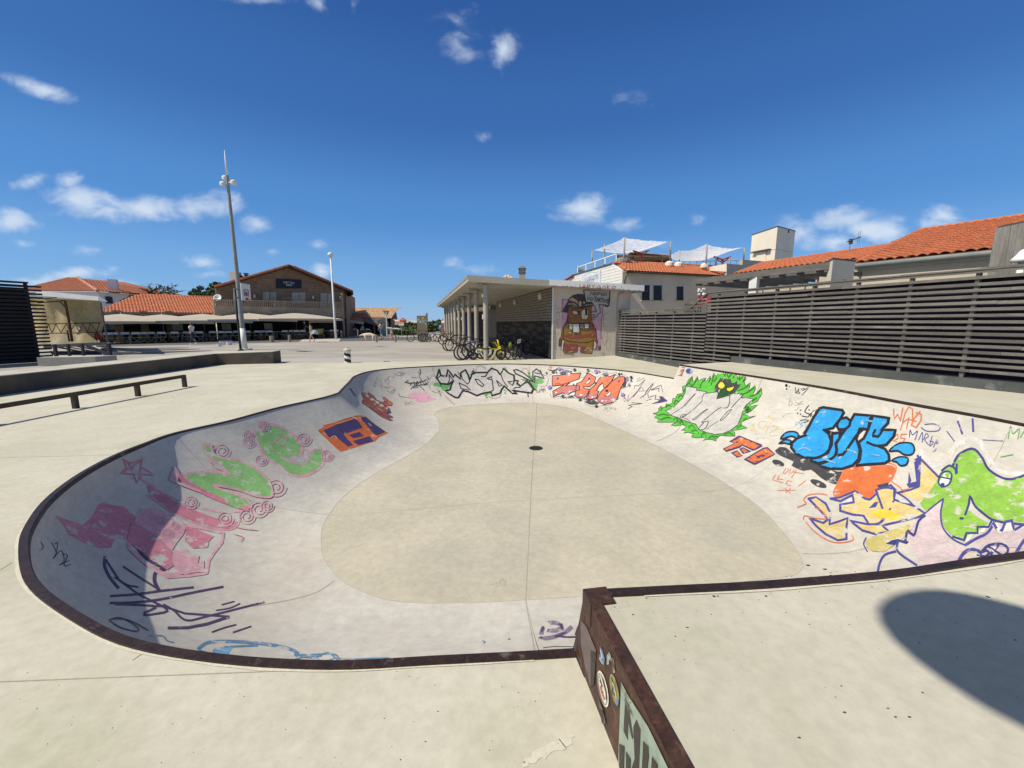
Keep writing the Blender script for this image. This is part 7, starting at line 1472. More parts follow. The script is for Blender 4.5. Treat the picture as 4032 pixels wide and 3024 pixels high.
d.fill(P('mustard'), "840,1310 900,1270 1200,1170 1230,1200 1180,1260 1130,1300 1080,1340 1000,1395 900,1390 850,1350"); d.line(P('indigo'), 10, "850,1280 830,1330 860,1390"); d.fill(P('navy'), "1010,1330 1060,1300 1110,1290 1200,1310 1180,1330 1120,1310 1080,1340"); d.line(P('navy'), 18, "1170,1310 1190,1220 1240,1260 1280,1140 1330,1100"); d.line(P('indigo'), 17, "1110,1310 1100,1370 1140,1420 1260,1500"); d.line(P('indigo'), 17, "1090,1390 1000,1420 960,1490 945,1560")
d.build('graffiti_figure', bowl, 'orange block melting into pale yellow angular shapes')
# ---- green crocodile
d = D(3000, 1500, 2.0736, 16)
d.line(P('mist'), 40, "1290,570 1400,690 1500,650 1590,520 1680,470 1780,500 1850,630 1950,740 2140,760"); d.line(P('mist'), 44, "1620,300 1620,420 1640,510")
d.fill(P('paleyellow'), "1290,640 1440,790 1430,900 1270,980 1110,910 1270,850"); d.fill(P('palepink'), "1290,1110 1460,1000 1480,1200 1560,1330 1660,1340 1800,1260 1900,1140 2139,1180 2139,1380 2000,1400 1540,1490 1280,1500 1200,1290 1230,1180")
crocs = "1440,790 1470,720 1550,680 1590,620 1640,580 1720,560 1790,620 1850,720 1950,790 2050,800 2139,770 2139,1150 2000,1160 1860,1120 1740,1020 1700,950 1690,1050 1740,1100 1850,1160 1760,1220 1660,1290 1560,1270 1490,1200 1460,1100 1480,970 1330,1060 1290,1000 1370,900"
d.fill(P('lime'), crocs); d.line(P('navy'), 20, "1560,690 1600,610 1680,560 1740,560 1800,630 1850,720 1960,790 2050,800 2139,770"); d.line(P('navy'), 18, "1470,730 1530,690 1580,720 1590,760 1590,680"); d.fill(P('white'), "1450,820 1490,750 1540,760 1520,850 1460,860"); d.line(P('navy'), 14, "1440,830 1460,760 1520,735 1550,770 1530,840 1470,865 1440,830"); d.fill(P('lime'), "1490,760 1540,750 1520,800"); d.line(P('navy'), 12, "1440,780 1540,800"); d.dot(P('navy'), 1475, 845, 18, 14)
d.line(P('navy'), 18, "1660,1090 1690,1000 1700,940 1740,1020 1820,1090 1880,1130 2000,1160 2139,1170"); d.line(P('indigo'), 14, "1480,970 1460,1080 1480,1200 1560,1290 1660,1340"); d.line(P('navy'), 15, "1560,1270 1650,1300 1670,1240 1760,1240 1760,1190 1850,1190 1880,1130", smooth=False); d.line(P('indigo'), 22, "1660,1340 1760,1280 1840,1240 1900,1150"); d.fill(P('white'), "1660,1320 1680,1260 1720,1250 1710,1290"); d.fill(P('white'), "1780,1240 1800,1200 1830,1200 1820,1230")
d.fill(P('white'), "1880,1180 1900,1150 1960,1210 1990,1150 2030,1140 2060,1220 2100,1190 2139,1180 2139,1240 1960,1260"); d.line(P('indigo'), 22, "1890,1160 1920,1210 1960,1220 1990,1150 2040,1140 2060,1220 2139,1170", smooth=False); d.fill(P('palepink'), "1850,1260 2139,1200 2139,1370 1880,1340")
d.fill(P('indigo'), "1240,640 1300,610 1290,860 1200,870 1180,840 1260,820"); d.fill(P('indigo'), "1200,740 1220,810 1190,860"); d.line(P('indigo'), 16, "1270,610 1440,780"); d.line(P('indigo'), 14, "1280,860 1200,890 1110,910")
d.line(P('indigo'), 26, "1600,1480 1650,1400 1720,1370 1790,1400"); d.fill(P('mustard'), "1640,1480 1680,1400 1750,1390 1790,1430 1740,1460"); d.line(P('navy'), 18, "1760,1420 1830,1430 1860,1400 1830,1380 1790,1400 1850,1340 1960,1330 2010,1370 1980,1420 1870,1420 1930,1340"); d.fill(P('white'), "1860,1370 1920,1350 1890,1400"); d.line(P('navy'), 14, "1850,1350 1960,1420")
d.dot(P('navy'), 1630, 1120, 18, 9); d.line(P('indigo'), 24, "2139,1300 2080,1390")
d.build('graffiti_creature', bowl, 'green crocodile head with pink and yellow shapes on the near right wall')
# ---- violet tag on the near wall
d = D(1900, 2200, 2.011, 14)
d.line(P('violet_soft'), 34, "520,565 580,570 630,550 620,520 560,505 500,520 470,570 460,620 500,630 580,615 660,580 700,545"); d.line(P('violet'), 17, "520,565 580,570 630,550 620,520 560,505 500,520 470,570 460,620 500,630 580,615 660,580 700,545"); d.line(P('violet'), 15, "600,612 660,620 735,618 760,605"); d.line(P('violet'), 12, "735,600 755,540")
d.line(P('darkgrey'), 6, "480,705 560,695 640,695 730,697"); d.dot(P('burnt'), 210, 636, 10, 6); d.line(P('oldblue'), 8, "0,650 20,655 10,670")
d.build('graffiti_tag', bowl, 'violet spiral tag on the near wall beside the steel edge')
# debris on bowl and platform
for (x, y) in ((3249, 2241), (3272, 2266), (3182, 2226)):
    p = on_bowl(x, y, .006); mb = MB(); mb.ico(p, .018, 1, sc=(1.4, .7, .35), jit=.2); tag(mb.build('leaf_scrap', M_wood_dark), 'tiny dark leaf scrap on the near right slope of the bowl', 'litter', 'scraps on the bowl slope')
# ------------------------------------------------------------------ marks on the steel edge
EN = -(-nx) if nx.x < 0 else -nx
ed_surf = lambda px, py, off: pp(px, py, Vector(A0), EN) + EN * (off + .001)
M_pg = paint('poster_green', (.30, .37, .30), .12, (.08, .05, .04)); M_pk = paint('poster_black', (.05, .045, .04), .05, (.2, .2, .18)); M_sw = paint('sticker_white', (.66, .63, .54), .08, (.1, .07, .05)); M_sy = paint('sticker_olive', (.30, .28, .12), .2, (.08, .05, .04)); M_sg = paint('sticker_residue', (.16, .125, .12), .3, (.07, .045, .035)); M_sr = paint('sticker_red', (.5, .10, .08), .05, (.6, .5, .4)); M_sb = paint('sticker_blue', (.14, .24, .36), .1, (.1, .07, .05))
d = Decal(ed_surf, 1900, 2200, 2.011, 20)
d.fill(M_pg, "1105,975 1160,1080 1320,1330 1480,1660 1500,1720 1080,1720 1085,1500"); 
for pts in ("1140,1090 1165,1160 1205,1410 1195,1430 1165,1300 1160,1440 1125,1360", "1205,1330 1230,1270 1262,1350 1250,1660 1200,1720 1190,1660 1215,1580", "1285,1440 1325,1480 1330,1560 1310,1720 1270,1720 1280,1560", "1095,1460 1135,1480 1130,1720 1095,1720", "1150,1520 1185,1580 1180,1720 1150,1720", "1360,1560 1400,1620 1400,1720 1350,1720"): d.fill(M_pk, pts)
d.build('torn_poster', edge, 'pale green torn poster with black bars')
d = Decal(ed_surf, 1900, 2200, 2.011, 16); d.fill(M_sw, circ(960, 1030, 150, 36, 1.37)); d.line(M_pk, 5, "935,930 950,1000 940,1020 965,1060"); d.line(M_sr, 12, "945,1010 955,1060 975,1110"); d.line(M_pk, 6, "960,950 985,1050 990,1110"); d.line(M_pk, 5, "940,960 960,1010"); d.line(M_pk, 4, circ(960, 1030, 125, 26, 1.37), closed=True); d.build('sticker', edge, 'white oval sticker with red and black scrawl')
d = Decal(ed_surf, 1900, 2200, 2.011, 16); d.fill(M_sy, circ(1052, 1035, 128, 30, 1.37)); d.line(M_pk, 8, "1030,940 1045,1000 1035,1050 1060,1080"); d.line(M_sw, 6, "1040,980 1060,1050 1070,1110"); d.fill(M_sb, "1065,1110 1090,1110 1085,1160 1070,1160"); d.build('sticker', edge, 'worn olive and black oval sticker')
d = Decal(ed_surf, 1900, 2200, 2.011, 14); d.fill(M_sb, "935,690 955,720 975,790 970,845 945,820 930,780 940,740"); d.line(M_sw, 5, "940,720 955,780 935,790 960,830"); d.build('sticker', edge, 'small scraped blue and white sticker')
d = Decal(ed_surf, 1900, 2200, 2.011, 14); d.line(M_sw, 16, "1000,830 1005,750 1030,820 1040,790 1050,895"); d.line(M_sb, 6, "1000,830 1005,750 1030,820 1040,790 1050,895"); d.build('sticker', edge, 'narrow blue zigzag sticker')
d = Decal(ed_surf, 1900, 2200, 2.011, 16); d.fill(M_sg, "780,480 830,540 890,690 905,720 890,1000 860,1010 830,900 800,760 785,680"); d.fill(M_pk, "865,720 900,740 890,1000 862,1005"); d.fill(M_sg, "920,1090 960,1190 985,1300 960,1310 940,1220"); d.fill(M_pk, "935,1180 965,1200 970,1290 955,1300"); d.build('sticker_residue', edge, 'grey remains of torn stickers near the corner')
# ------------------------------------------------------------------ painted mural on the end wall of the shelter
ws = on_plane(WA, WN)
def mp(n, c, wear=.04): return paint('mural_' + n, c, wear, (.5, .44, .38))
m_pink, m_blk, m_br, m_brd, m_ol, m_cap, m_capl, m_tan, m_cr, m_gr, m_lg, m_pu, m_wht, m_ink = mp('pink', (.58, .33, .42), .04), mp('black', (.03, .028, .03)), mp('brown', (.26, .115, .045), .06), mp('maroon', (.28, .085, .06), .06), mp('ochre', (.33, .18, .045), .08), mp('charcoal', (.055, .055, .055)), mp('sage', (.20, .23, .20), .1), mp('tan', (.46, .30, .17), .06), mp('cream', (.60, .52, .34)), mp('grey', (.42, .41, .38)), mp('palegrey', (.50, .49, .45)), mp('purple', (.15, .06, .12), .1), mp('white', (.62, .61, .57)), mp('ink', (.35, .20, .18), .2)
d = Decal(ws, 2000, 1050, 4, 12); 
d.fill(m_pink, "855,510 1495,545 1495,600 1470,900 1460,1315 850,1290 845,900"); d.line(m_blk, 8, "1200,525 855,510 850,720", smooth=False); d.line(m_blk, 8, "1500,600 1470,900 1465,1140", smooth=False); d.line(m_blk, 8, "1450,1240 1450,1315 1390,1310", smooth=False)
bodyp = "945,735 930,830 890,920 850,1000 835,1110 805,1150 800,1250 830,1250 850,1150 880,1190 875,1340 890,1360 1000,1360 1090,1340 1100,1250 1140,1250 1135,1330 1180,1360 1320,1370 1335,1300 1345,1190 1370,1170 1400,1230 1415,1190 1395,1130 1385,1000 1330,880 1310,830 1320,620 1200,560 960,580"
d.both(m_ol, m_blk, 9, bodyp); d.fill(m_br, "950,600 1320,600 1325,830 1250,890 950,880 955,760"); d.fill(m_brd, "870,1090 960,1060 1130,1080 1300,1050 1370,1000 1380,1130 1260,1110 1100,1140 930,1130"); d.fill(m_brd, "1290,880 1330,900 1380,1000 1385,1050 1300,1000 1270,940"); d.fill(m_brd, "880,1210 1090,1220 1085,1320 1000,1345 900,1330"); d.fill(m_brd, "1140,1260 1230,1250 1250,1320 1200,1350 1150,1330"); d.fill(m_pu, "945,740 950,860 880,930 930,830"); d.fill(m_brd, "960,610 1030,640 1010,720 960,700"); d.fill(m_brd, "805,1150 840,1110 830,1240 805,1245"); d.fill(m_brd, "1390,1130 1412,1190 1400,1228 1375,1160")
d.line(m_blk, 9, "865,1130 950,1170 1100,1190 1260,1190 1350,1150"); d.line(m_blk, 9, "950,770 955,880 1120,890 1270,885 1320,830"); d.line(m_blk, 9, "945,880 880,950 865,1120"); d.line(m_blk, 8, "1300,890 1380,980 1385,1110")
# boots/hands
d.both(m_wht, m_blk, 7, "850,1160 875,1150 885,1175 870,1240 872,1310 850,1310 838,1280 845,1220"); d.both(m_wht, m_blk, 7, "1340,1180 1375,1175 1395,1220 1385,1270 1345,1315 1345,1260 1360,1220")
# helmet
d.both(m_cap, m_blk, 9, "840,705 880,660 910,610 940,560 970,500 1020,455 1100,435 1185,440 1200,510 1220,560 1310,565 1335,620 1200,630 1140,650 1080,610 1000,610 950,640 930,720"); d.fill(m_tan, "960,520 1010,485 1090,530 1105,590 1060,560 1000,540"); d.fill(m_capl, "935,600 960,570 1040,575 1100,610 1085,625 1000,600"); d.fill(m_capl, "1180,620 1250,590 1320,590 1325,605 1250,610"); d.fill(m_tan, "1170,555 1220,545 1225,575 1190,580")
d.fill(m_tan, circ(1135, 585, 32, 55)); d.line(m_blk, 6, circ(1135, 585, 32, 55), closed=True); d.line(m_blk, 6, circ(1135, 585, 23, 44), closed=True); d.line(m_cr, 7, "1148,560 1130,560 1122,590 1135,615 1148,605")
# eyes
d.both(m_cr, m_blk, 9, "1020,690 1075,700 1120,705 1120,750 1050,755 1020,735"); d.fill(m_blk, "1080,700 1120,700 1120,745 1095,740"); d.both(m_cr, m_blk, 9, "1155,690 1200,670 1265,665 1260,800 1230,835 1170,830 1150,790"); d.fill(m_blk, "1210,672 1250,668 1248,765 1215,765"); d.line(m_blk, 9, "1000,680 1060,650 1130,660 1200,640 1280,620")
# teeth
d.both(m_lg, m_blk, 8, "955,895 1020,900 1015,990 965,990"); d.both(m_wht, m_blk, 9, "1022,900 1118,897 1125,1040 1018,1035"); d.both(m_capl, m_blk, 8, "1125,895 1195,900 1195,980 1130,965"); d.both(m_wht, m_blk, 8, "1200,898 1275,900 1270,970 1205,975"); d.fill(m_pink, "1095,1265 1140,1260 1135,1320 1098,1320")
d.line(m_wht, 9, "955,1345 1015,1335"); d.line(m_wht, 9, "1195,1320 1235,1310")
# speech banner
d.both(m_gr, m_blk, 9, "1188,370 1600,378 1580,610 1425,590 1440,650 1455,720 1400,750 1400,780 1340,830 1280,885 1330,810 1375,765 1300,740 1340,710 1380,720 1390,690 1370,640 1320,560 1215,560"); d.line(m_blk, 14, "1188,370 1225,560"); d.line(m_blk, 16, "1600,380 1582,615 1500,600")
for pts in ("1295,455 1300,400 1345,455 1345,400", "1360,410 1350,440 1380,450 1390,415 1362,405", "1405,460 1410,400 1450,405 1445,430 1410,430", "1460,460 1475,400 1490,455", "1462,435 1488,435", "1505,460 1505,410", "1505,395 1510,390", "1525,460 1525,400 1550,460 1550,400", "1245,530 1240,475 1280,530 1285,480", "1300,495 1295,525 1325,530 1335,500 1305,490", "1350,480 1395,485", "1370,485 1368,545", "1385,550 1405,490 1415,550", "1388,525 1412,525", "1425,555 1428,495 1455,505 1430,525 1455,560", "1460,495 1495,500", "1477,500 1475,560", "1500,565 1505,510", "1520,570 1525,510 1540,570 1545,515", "1565,515 1560,575", "1565,515 1580,518", "1562,545 1575,547", "1560,575 1575,578"): d.line(m_blk, 10, pts, smooth=False)
for pts in ("755,605 765,665 830,650", "765,770 785,690 810,775", "750,725 815,720", "770,955 765,830 810,830 815,870 770,890 740,860", "770,890 800,980", "735,1020 760,1130 800,1030", "760,1130 760,1310", "1570,735 1505,735 1500,830 1550,830", "1500,830 1495,945 1550,945", "1490,1200 1480,1120 1530,1010 1560,1060 1545,1180 1510,1250 1490,1200"): d.line(m_ink, 6, pts, smooth=False)
for pts in ("1410,1310 1415,1250 1430,1300", "1435,1310 1440,1250 1445,1310", "1455,1310 1450,1255"): d.line(m_blk, 7, pts)
for pts in ("880,1385 920,1355 940,1390 970,1360 1000,1385 1040,1370", "890,1390 1040,1385"): d.line(m_blk, 5, pts)
d.build('mural', sh, 'painted brown creature in a helmet with big teeth and a speech banner')
d = Decal(lambda x, y, o: pp(x, y, RA + ud * 3 + perp * .014, perp) + perp * o, 2000, 1050, 4, 10); m_rp = mp('red', (.36, .06, .06), .15)
for pts in ("1130,275 1140,320 1170,340", "1165,335 1200,280 1225,345", "1170,315 1220,315", "1245,345 1250,285 1295,290 1290,315 1250,315 1300,350", "1325,285 1340,320 1365,285", "1340,320 1335,345", "1460,310 1430,300 1400,330 1420,350 1460,350 1465,330 1440,330", "1490,325 1510,300 1540,320 1530,350 1500,350 1490,325", "1560,285 1565,350", "1600,300 1568,325 1605,355", "1640,320 1670,305 1700,325 1690,350 1650,350 1640,320"): d.line(m_rp, 8, pts, smooth=False)
d.dot(m_rp, 1382, 318, 6); d.line(m_blk, 5, "1785,310 1785,345"); d.build('red_tag', sh, 'red handwriting on the white roof edge')
# ------------------------------------------------------------------ bicycles
M_fr = [pm('frame_black', (.03, .03, .035), rough=.35, coord='obj'), pm('frame_silver', (.45, .45, .46), rough=.3, metal=.5, coord='obj'), pm('frame_blue', (.05, .06, .20), rough=.35, coord='obj'), pm('frame_grey', (.16, .155, .13), rough=.4, coord='obj')]
def make_bike(label, mat, rim_mat=None):
    o = thing('bicycle', (0, 0, 0), label, 'bicycle', 'bicycles parked around the shelter'); rw = .335
    for x in (-.52, .52):
        mb = MB(); c = Vector((x, 0, rw)); mb.tube([c + Vector((rw * math.cos(a), 0, rw * math.sin(a))) for a in [k * .2618 for k in range(24)]], .024, n=6, closed=True); w = mb.build('wheel', M_black, o, smooth=True)
        mb = MB(); r2 = rw - .035; mb.tube([c + Vector((r2 * math.cos(a), 0, r2 * math.sin(a))) for a in [k * .2618 for k in range(24)]], .011, n=4, closed=True)
        for k in range(12): a = k * .5236; mb.tube([c, c + Vector((r2 * math.cos(a), 0, r2 * math.sin(a)))], .003, n=3)
        mb.tube([c - Vector((0, .05, 0)), c + Vector((0, .05, 0))], .025, n=8); mb.build('rim', rim_mat or M_metal, w)
    mb = MB(); bb, st_, ht, hb, rr_ = (-.05, 0, .28), (-.20, 0, .74), (.36, 0, .80), (.40, 0, .64), (-.52, 0, .335)
    for a, b, r in ((bb, st_, .017), (st_, ht, .018), (bb, hb, .02), (ht, hb, .022), (bb, rr_, .011), (st_, rr_, .011), (hb, (.52, 0, .335), .016)): mb.tube([a, b], r, n=7)
    mb.build('frame', mat, o, smooth=True)
    mb = MB(); mb.tube([(-.05, -.06, .28), (-.05, .06, .28)], .07, n=12); mb.tube([(-.05, .07, .28), (.06, .07, .15)], .012, n=5); mb.tube([(-.05, -.07, .28), (-.16, -.07, .41)], .012, n=5); mb.box((.06, .11, .15), (.1, .08, .02)); mb.box((-.16, -.11, .41), (.1, .08, .02)); mb.build('crank', M_metal, o)
    mb = MB(); mb.tube([(-.20, 0, .74), (-.235, 0, .88)], .014, n=6); mb.lathe((-.25, 0, .88), [(.07, 0), (.085, .025), (.06, .05)], n=10); mb.box((-.13, 0, .905), (.16, .05, .035)); mb.build('saddle', M_black, o)
    mb = MB(); mb.tube([(.36, 0, .80), (.34, 0, .95)], .014, n=6); mb.tube([(.33, -.31, 1.0), (.38, -.12, .97), (.36, 0, .95), (.38, .12, .97), (.33, .31, 1.0)], .014, n=6); mb.build('handlebar', M_black, o)
    mb = MB()
    for x in (-.52,):
        mb.tube([(x + .36 * math.cos(a), 0, .335 + .37 * math.sin(a)) for a in (.4, .9, 1.4, 1.9, 2.4, 2.9)], .012, n=4)
    mb.build('mudguard', M_black, o)
    return o
pb = [make_bike('black city bicycle standing at the foot of the brown information totem', M_fr[0], M_fr[3])]
g = gp(1640, 1346); pb[0].location = g; pb[0].rotation_euler = (0, 0, R(170))
kinds = {0: pb[0]}
def bike(x, y, rz, k, lb, head=False):
    if k not in kinds: kinds[k] = make_bike(lb, M_fr[k], M_metal if k == 1 else M_fr[3]); b = kinds[k]
    else: b = dup(kinds[k], (0, 0, 0), label=lb)
    g = gp(x, y); d = Vector((math.cos(rz), math.sin(rz), 0)); b.location = g + (d * -.52 if head else Vector((0, 0, 0))); b.rotation_euler = (R(random.uniform(-6, 6)), 0, rz); b['label'] = lb
    return b
bike(1672, 1346, R(140), 2, 'navy bicycle tilted behind the right edge of the totem'); bike(1697, 1346, R(20), 1, 'silver bicycle right of the information totem'); bike(1727, 1344, R(165), 3, 'grey bicycle with luggage left of the shelter columns')
px_ = R(212)
bike(1742, 1356, px_, 0, 'black bicycle parked at the far shelter columns', True); bike(1764, 1381, px_, 0, 'dark bicycle before the middle shelter columns, outer of its pair', True); bike(1776, 1382, R(190), 3, 'grey mountain bicycle before the middle shelter columns, inner of its pair', True); bike(1816, 1418, px_, 0, 'black bicycle nearest the deck, outermost by the shelter columns', True); bike(1829, 1416, R(207), 1, 'silver mountain bicycle beside the yellow electric bike', True); bike(1846, 1409, R(214), 2, 'blue bicycle half hidden behind the second shelter column', True)
for (x, y, k, rz, lb) in ((1998, 1404, 0, R(60), 'black bicycle inside the shelter nearest the columns'), (2016, 1410, 3, R(70), 'grey bicycle with a green bag inside the dark shelter'), (2036, 1412, 0, R(75), 'black bicycle with white number plate inside the shelter'), (2052, 1398, 2, R(55), 'dark blue bicycle against the panelled shelter wall')): bike(x, y, rz, k, lb)
mb = MB(); c = dp(2008, 1360, 17.9); mb.ico(c, .14, 2, sc=(.8, .7, 1.2), jit=.1); tag(mb.build('green_bag', pm('lime_bag', (.22, .30, .05), rough=.8), smooth=True), 'yellow green bag hanging on a bicycle inside the shelter', 'bag')
mb = MB(); c = dp(2043, 1345, 17.9); mb.slab([c + Vector((-.08, 0, -.09)), c + Vector((.08, 0, -.05)), c + Vector((.1, 0, .12)), c + Vector((-.06, 0, .08))], (0, .02, 0)); npl = tag(mb.build('number_plate', M_white), 'white number plate on a bicycle inside the shelter', 'number plate')
text_mesh('86', .13, npl, M_blk, c + Vector((0.02, -.003, .015)), (1, 0, .2), (0, 0, 1))
# yellow electric bike beside the first column
M_yel = pm('yellow_paint', (.80, .62, .01), (.74, .56, .01), rough=.35, fine=.02)
yb = thing('electric_bike', dp(1930, 1418, 17.2), 'bright yellow electric bike with number plate 86 chained to the first shelter column', 'bicycle')
Yq = 17.62; q = lambda x, y, o=0: dp(1500 + x / 4, 1050 + y / 4, Yq + o)
mb = MB()
for pts, r in (("1495,1292 1620,1296 1840,1292", .035), ("1560,1300 1535,1355 1480,1450 1500,1468 1640,1466", .028), ("1840,1292 1862,1335 1800,1410 1755,1466", .035), ("1860,1265 1885,1320 1940,1450", .035), ("1845,1280 1870,1260 1895,1300 1875,1330", .04), ("1575,1330 1640,1330", .02), ("1840,1165 1862,1265", .03), ("1530,1360 1560,1400", .02)): mb.tube([q(*p) for p in P2(pts)], r, n=8)
mb.build('frame', M_yel, yb, smooth=True)
mb = MB(); mb.tube([q(1768, 1187), q(1800, 1198), q(1822, 1235), q(1852, 1272)], .028, n=7); mb.tube([q(1832, 1150, .3), q(1842, 1180, .3), q(1862, 1265, .05)], .026, n=7); mb.build('handlebar', M_yel, yb, smooth=True)
for (x, y) in ((1450, 1432), (1892, 1432)):
    mb = MB(); c = q(x, y); c.z = .25; mb.tube([c + Vector((.2 * math.cos(a), 0, .2 * math.sin(a))) for a in [k * .3927 for k in range(16)]], .05, n=8, closed=True); w = mb.build('wheel', M_black, yb, smooth=True); mb = MB(); mb.tube([c - Vector((0, .05, 0)), c + Vector((0, .05, 0))], .08, n=12)
    for k in range(5): a = k * 1.2566; mb.beam(c, c + Vector((.17 * math.cos(a), 0, .17 * math.sin(a))), .03, .03)
    mb.build('rim', M_fr[0], w)
mb = MB(); mb.slab([q(1488, 1345, -.06), q(1510, 1360, -.06), q(1562, 1360, -.06), q(1588, 1300, -.06), q(1500, 1300, -.06)], (0, .02, 0)); pl = mb.build('side_plate', M_white, yb)
text_mesh('86', .19, pl, M_blk, q(1538, 1331, -.064), (1, 0, 0), (0, 0, 1), squeeze=.9, off=.002)
mb = MB(); mb.tube([q(1495, 1282), q(1560, 1278), q(1600, 1284)], .05, n=8); mb.build('saddle', M_black, yb, smooth=True)
ck = MB(); c = CB + Vector((0, 0, .5)); ck.tube([c + Vector((.13 * math.cos(a), .13 * math.sin(a), .02 * math.sin(2 * a))) for a in [k * .5236 for k in range(12)]], .022, n=6, closed=True); tag(ck.build('chain_lock', M_black, smooth=True), 'black chain lock wrapped round the first shelter column', 'lock')
# ------------------------------------------------------------------ people and dog (skin surfaces)
def skin_mesh(name, verts, edges, radii, mat, parent, loc, rz, sc, levels=1):
    me = bpy.data.meshes.new(name); me.from_pydata(verts, edges, []); ob = bpy.data.objects.new(name, me); COL.objects.link(ob)
    sk = ob.modifiers.new('skin', 'SKIN'); sk.use_smooth_shade = True; sk.branch_smoothing = .3
    for i, r in enumerate(radii):
        r = r if isinstance(r, tuple) else (r, r); me.skin_vertices[0].data[i].radius = r
    me.skin_vertices[0].data[0].use_root = True
    sb = ob.modifiers.new('sub', 'SUBSURF'); sb.levels = levels; sb.render_levels = levels
    dg = bpy.context.evaluated_depsgraph_get(); dg.update()
    m2 = bpy.data.meshes.new_from_object(ob.evaluated_get(dg)); bpy.data.objects.remove(ob)
    M_ = Matrix.Translation(Vector(loc) - rootloc(parent)) @ Matrix.Rotation(rz, 4, 'Z') @ Matrix.Scale(sc, 4); m2.transform(M_)
    m2.materials.clear(); m2.materials.append(mat)
    return link_mesh(name, m2, parent)
M_skin = pm('skin', (.50, .31, .22), (.45, .27, .19), rough=.6, coord='obj', fine=.03)
def chain(V, E, Rr, pts, rs, root=None):
    prev = root
    for p, r in zip(pts, rs):
        V.append(p); Rr.append(r); i = len(V) - 1
        if prev is not None: E.append((prev, i))
        prev = i
    return prev
def person(x, y, h, rz, label, stride=.28, arms=((.05, .0, .0), (-.05, 0, 0)), hair=(.05, .03, .02), top=None, top_sleeve=True, bottom=None, bottom_len=1.0, shoes=None, hat=None, hair_long=False, name='person', grp=None, loc=None):
    loc = loc or gp(x, y); sc = h / 1.70; o = thing(name, loc, label, 'person', grp)
    s = stride; L = {1: (s, .0), -1: (-s, .0)}
    V, E, Rr = [(0, 0, .94)], [], [(.13, .10)]
    c1 = chain(V, E, Rr, [(0, .0, 1.10), (0, .01, 1.28), (0, 0, 1.40)], [(.115, .085), (.14, .10), (.10, .08)], 0)
    nk = chain(V, E, Rr, [(0, .01, 1.475), (0, .025, 1.55), (0, .02, 1.64)], [.05, (.075, .09), (.07, .085)], c1)
    chain(V, E, Rr, [(0, .115, 1.555)], [.014], nk - 1)
    pts = {}
    for sd_ in (1, -1):
        f = L[sd_][0]; hp = (.085 * sd_, 0, .88); kn = (.09 * sd_, f * .55 + .03, .49 + abs(f) * .03); an = (.09 * sd_, f - (.10 if f < 0 else 0), .085 + (.07 if f < 0 else 0)); to = (.10 * sd_, an[1] + .15, .035 + (.02 if f < 0 else 0))
        chain(V, E, Rr, [hp, kn, ((kn[0] + an[0]) / 2, (kn[1] + an[1]) / 2 - .02, (kn[2] + an[2]) / 2 + .03), an, to], [.085, .055, .052, .036, (.035, .025)], 0); pts['h', sd_], pts['k', sd_], pts['a', sd_], pts['t', sd_] = hp, kn, an, to
        sh_ = (.175 * sd_, 0, 1.39); a_ = arms[0] if sd_ == 1 else arms[1]
        el = (.215 * sd_, -.03 + a_[0] * .5, 1.13 + a_[2]); wr = (.215 * sd_ - a_[1] * sd_, a_[0] * 1.0 + .04, .90 + a_[2] * 2.2)
        hd = chain(V, E, Rr, [sh_, el, wr], [.055, .042, .028], c1); dv_ = (Vector(wr) - Vector(el)).normalized(); pm_ = Vector(wr) + dv_ * .07
        ph = chain(V, E, Rr, [tuple(pm_)], [(.022, .034)], hd)
        for k, (dy, ln) in enumerate(((.030, .075), (.010, .085), (-.010, .08), (-.028, .065))): chain(V, E, Rr, [tuple(pm_ + dv_ * ln + Vector((-.012 * sd_, dy, 0)))], [.0085], ph)
        chain(V, E, Rr, [tuple(Vector(wr) + dv_ * .06 + Vector((-.01 * sd_, .05, .0)))], [.009], hd)
        pts['s', sd_], pts['e', sd_], pts['w', sd_] = sh_, el, wr
    skin_mesh('body', V, E, Rr, M_skin, o, loc, rz, sc)
    if top:
        V, E, Rr = [(0, 0, 1.0)], [], [(.145, .115)]; c1 = chain(V, E, Rr, [(0, .01, 1.2), (0, .01, 1.32), (0, .005, 1.43)], [(.145, .115), (.165, .12), (.10, .085)], 0)
        for sd_ in (1, -1):
            S0, E0_ = Vector(pts['s', sd_]), Vector(pts['e', sd_]); chain(V, E, Rr, [tuple(S0), tuple(S0.lerp(E0_, .75 if top_sleeve else .12))], [.068, .058], c1 - 0)
        skin_mesh('shirt' if not hair_long or bottom_len != .3 else 'dress', V, E, Rr, top, o, loc, rz, sc)
    if bottom:
        V, E, Rr = [(0, 0, 1.02)], [], [(.14, .11)]; c1 = chain(V, E, Rr, [(0, 0, .90)], [(.155, .12)], 0)
        for sd_ in (1, -1):
            H0, K0, A0_ = (Vector(pts[k, sd_]) for k in 'hka')
            if bottom_len >= 1: chain(V, E, Rr, [tuple(H0 - Vector((0, 0, .06))), tuple(K0), tuple(K0.lerp(A0_, .9))], [.10, .078, .066], c1)
            else: chain(V, E, Rr, [tuple(H0 - Vector((0, 0, .06))), tuple(H0.lerp(K0, bottom_len))], [.10, .09], c1)
        skin_mesh('trousers' if bottom_len >= 1 else 'shorts', V, E, Rr, bottom, o, loc, rz, sc)
    T = Matrix.Translation(Vector(loc)) @ Matrix.Rotation(rz, 4, 'Z') @ Matrix.Scale(sc, 4)
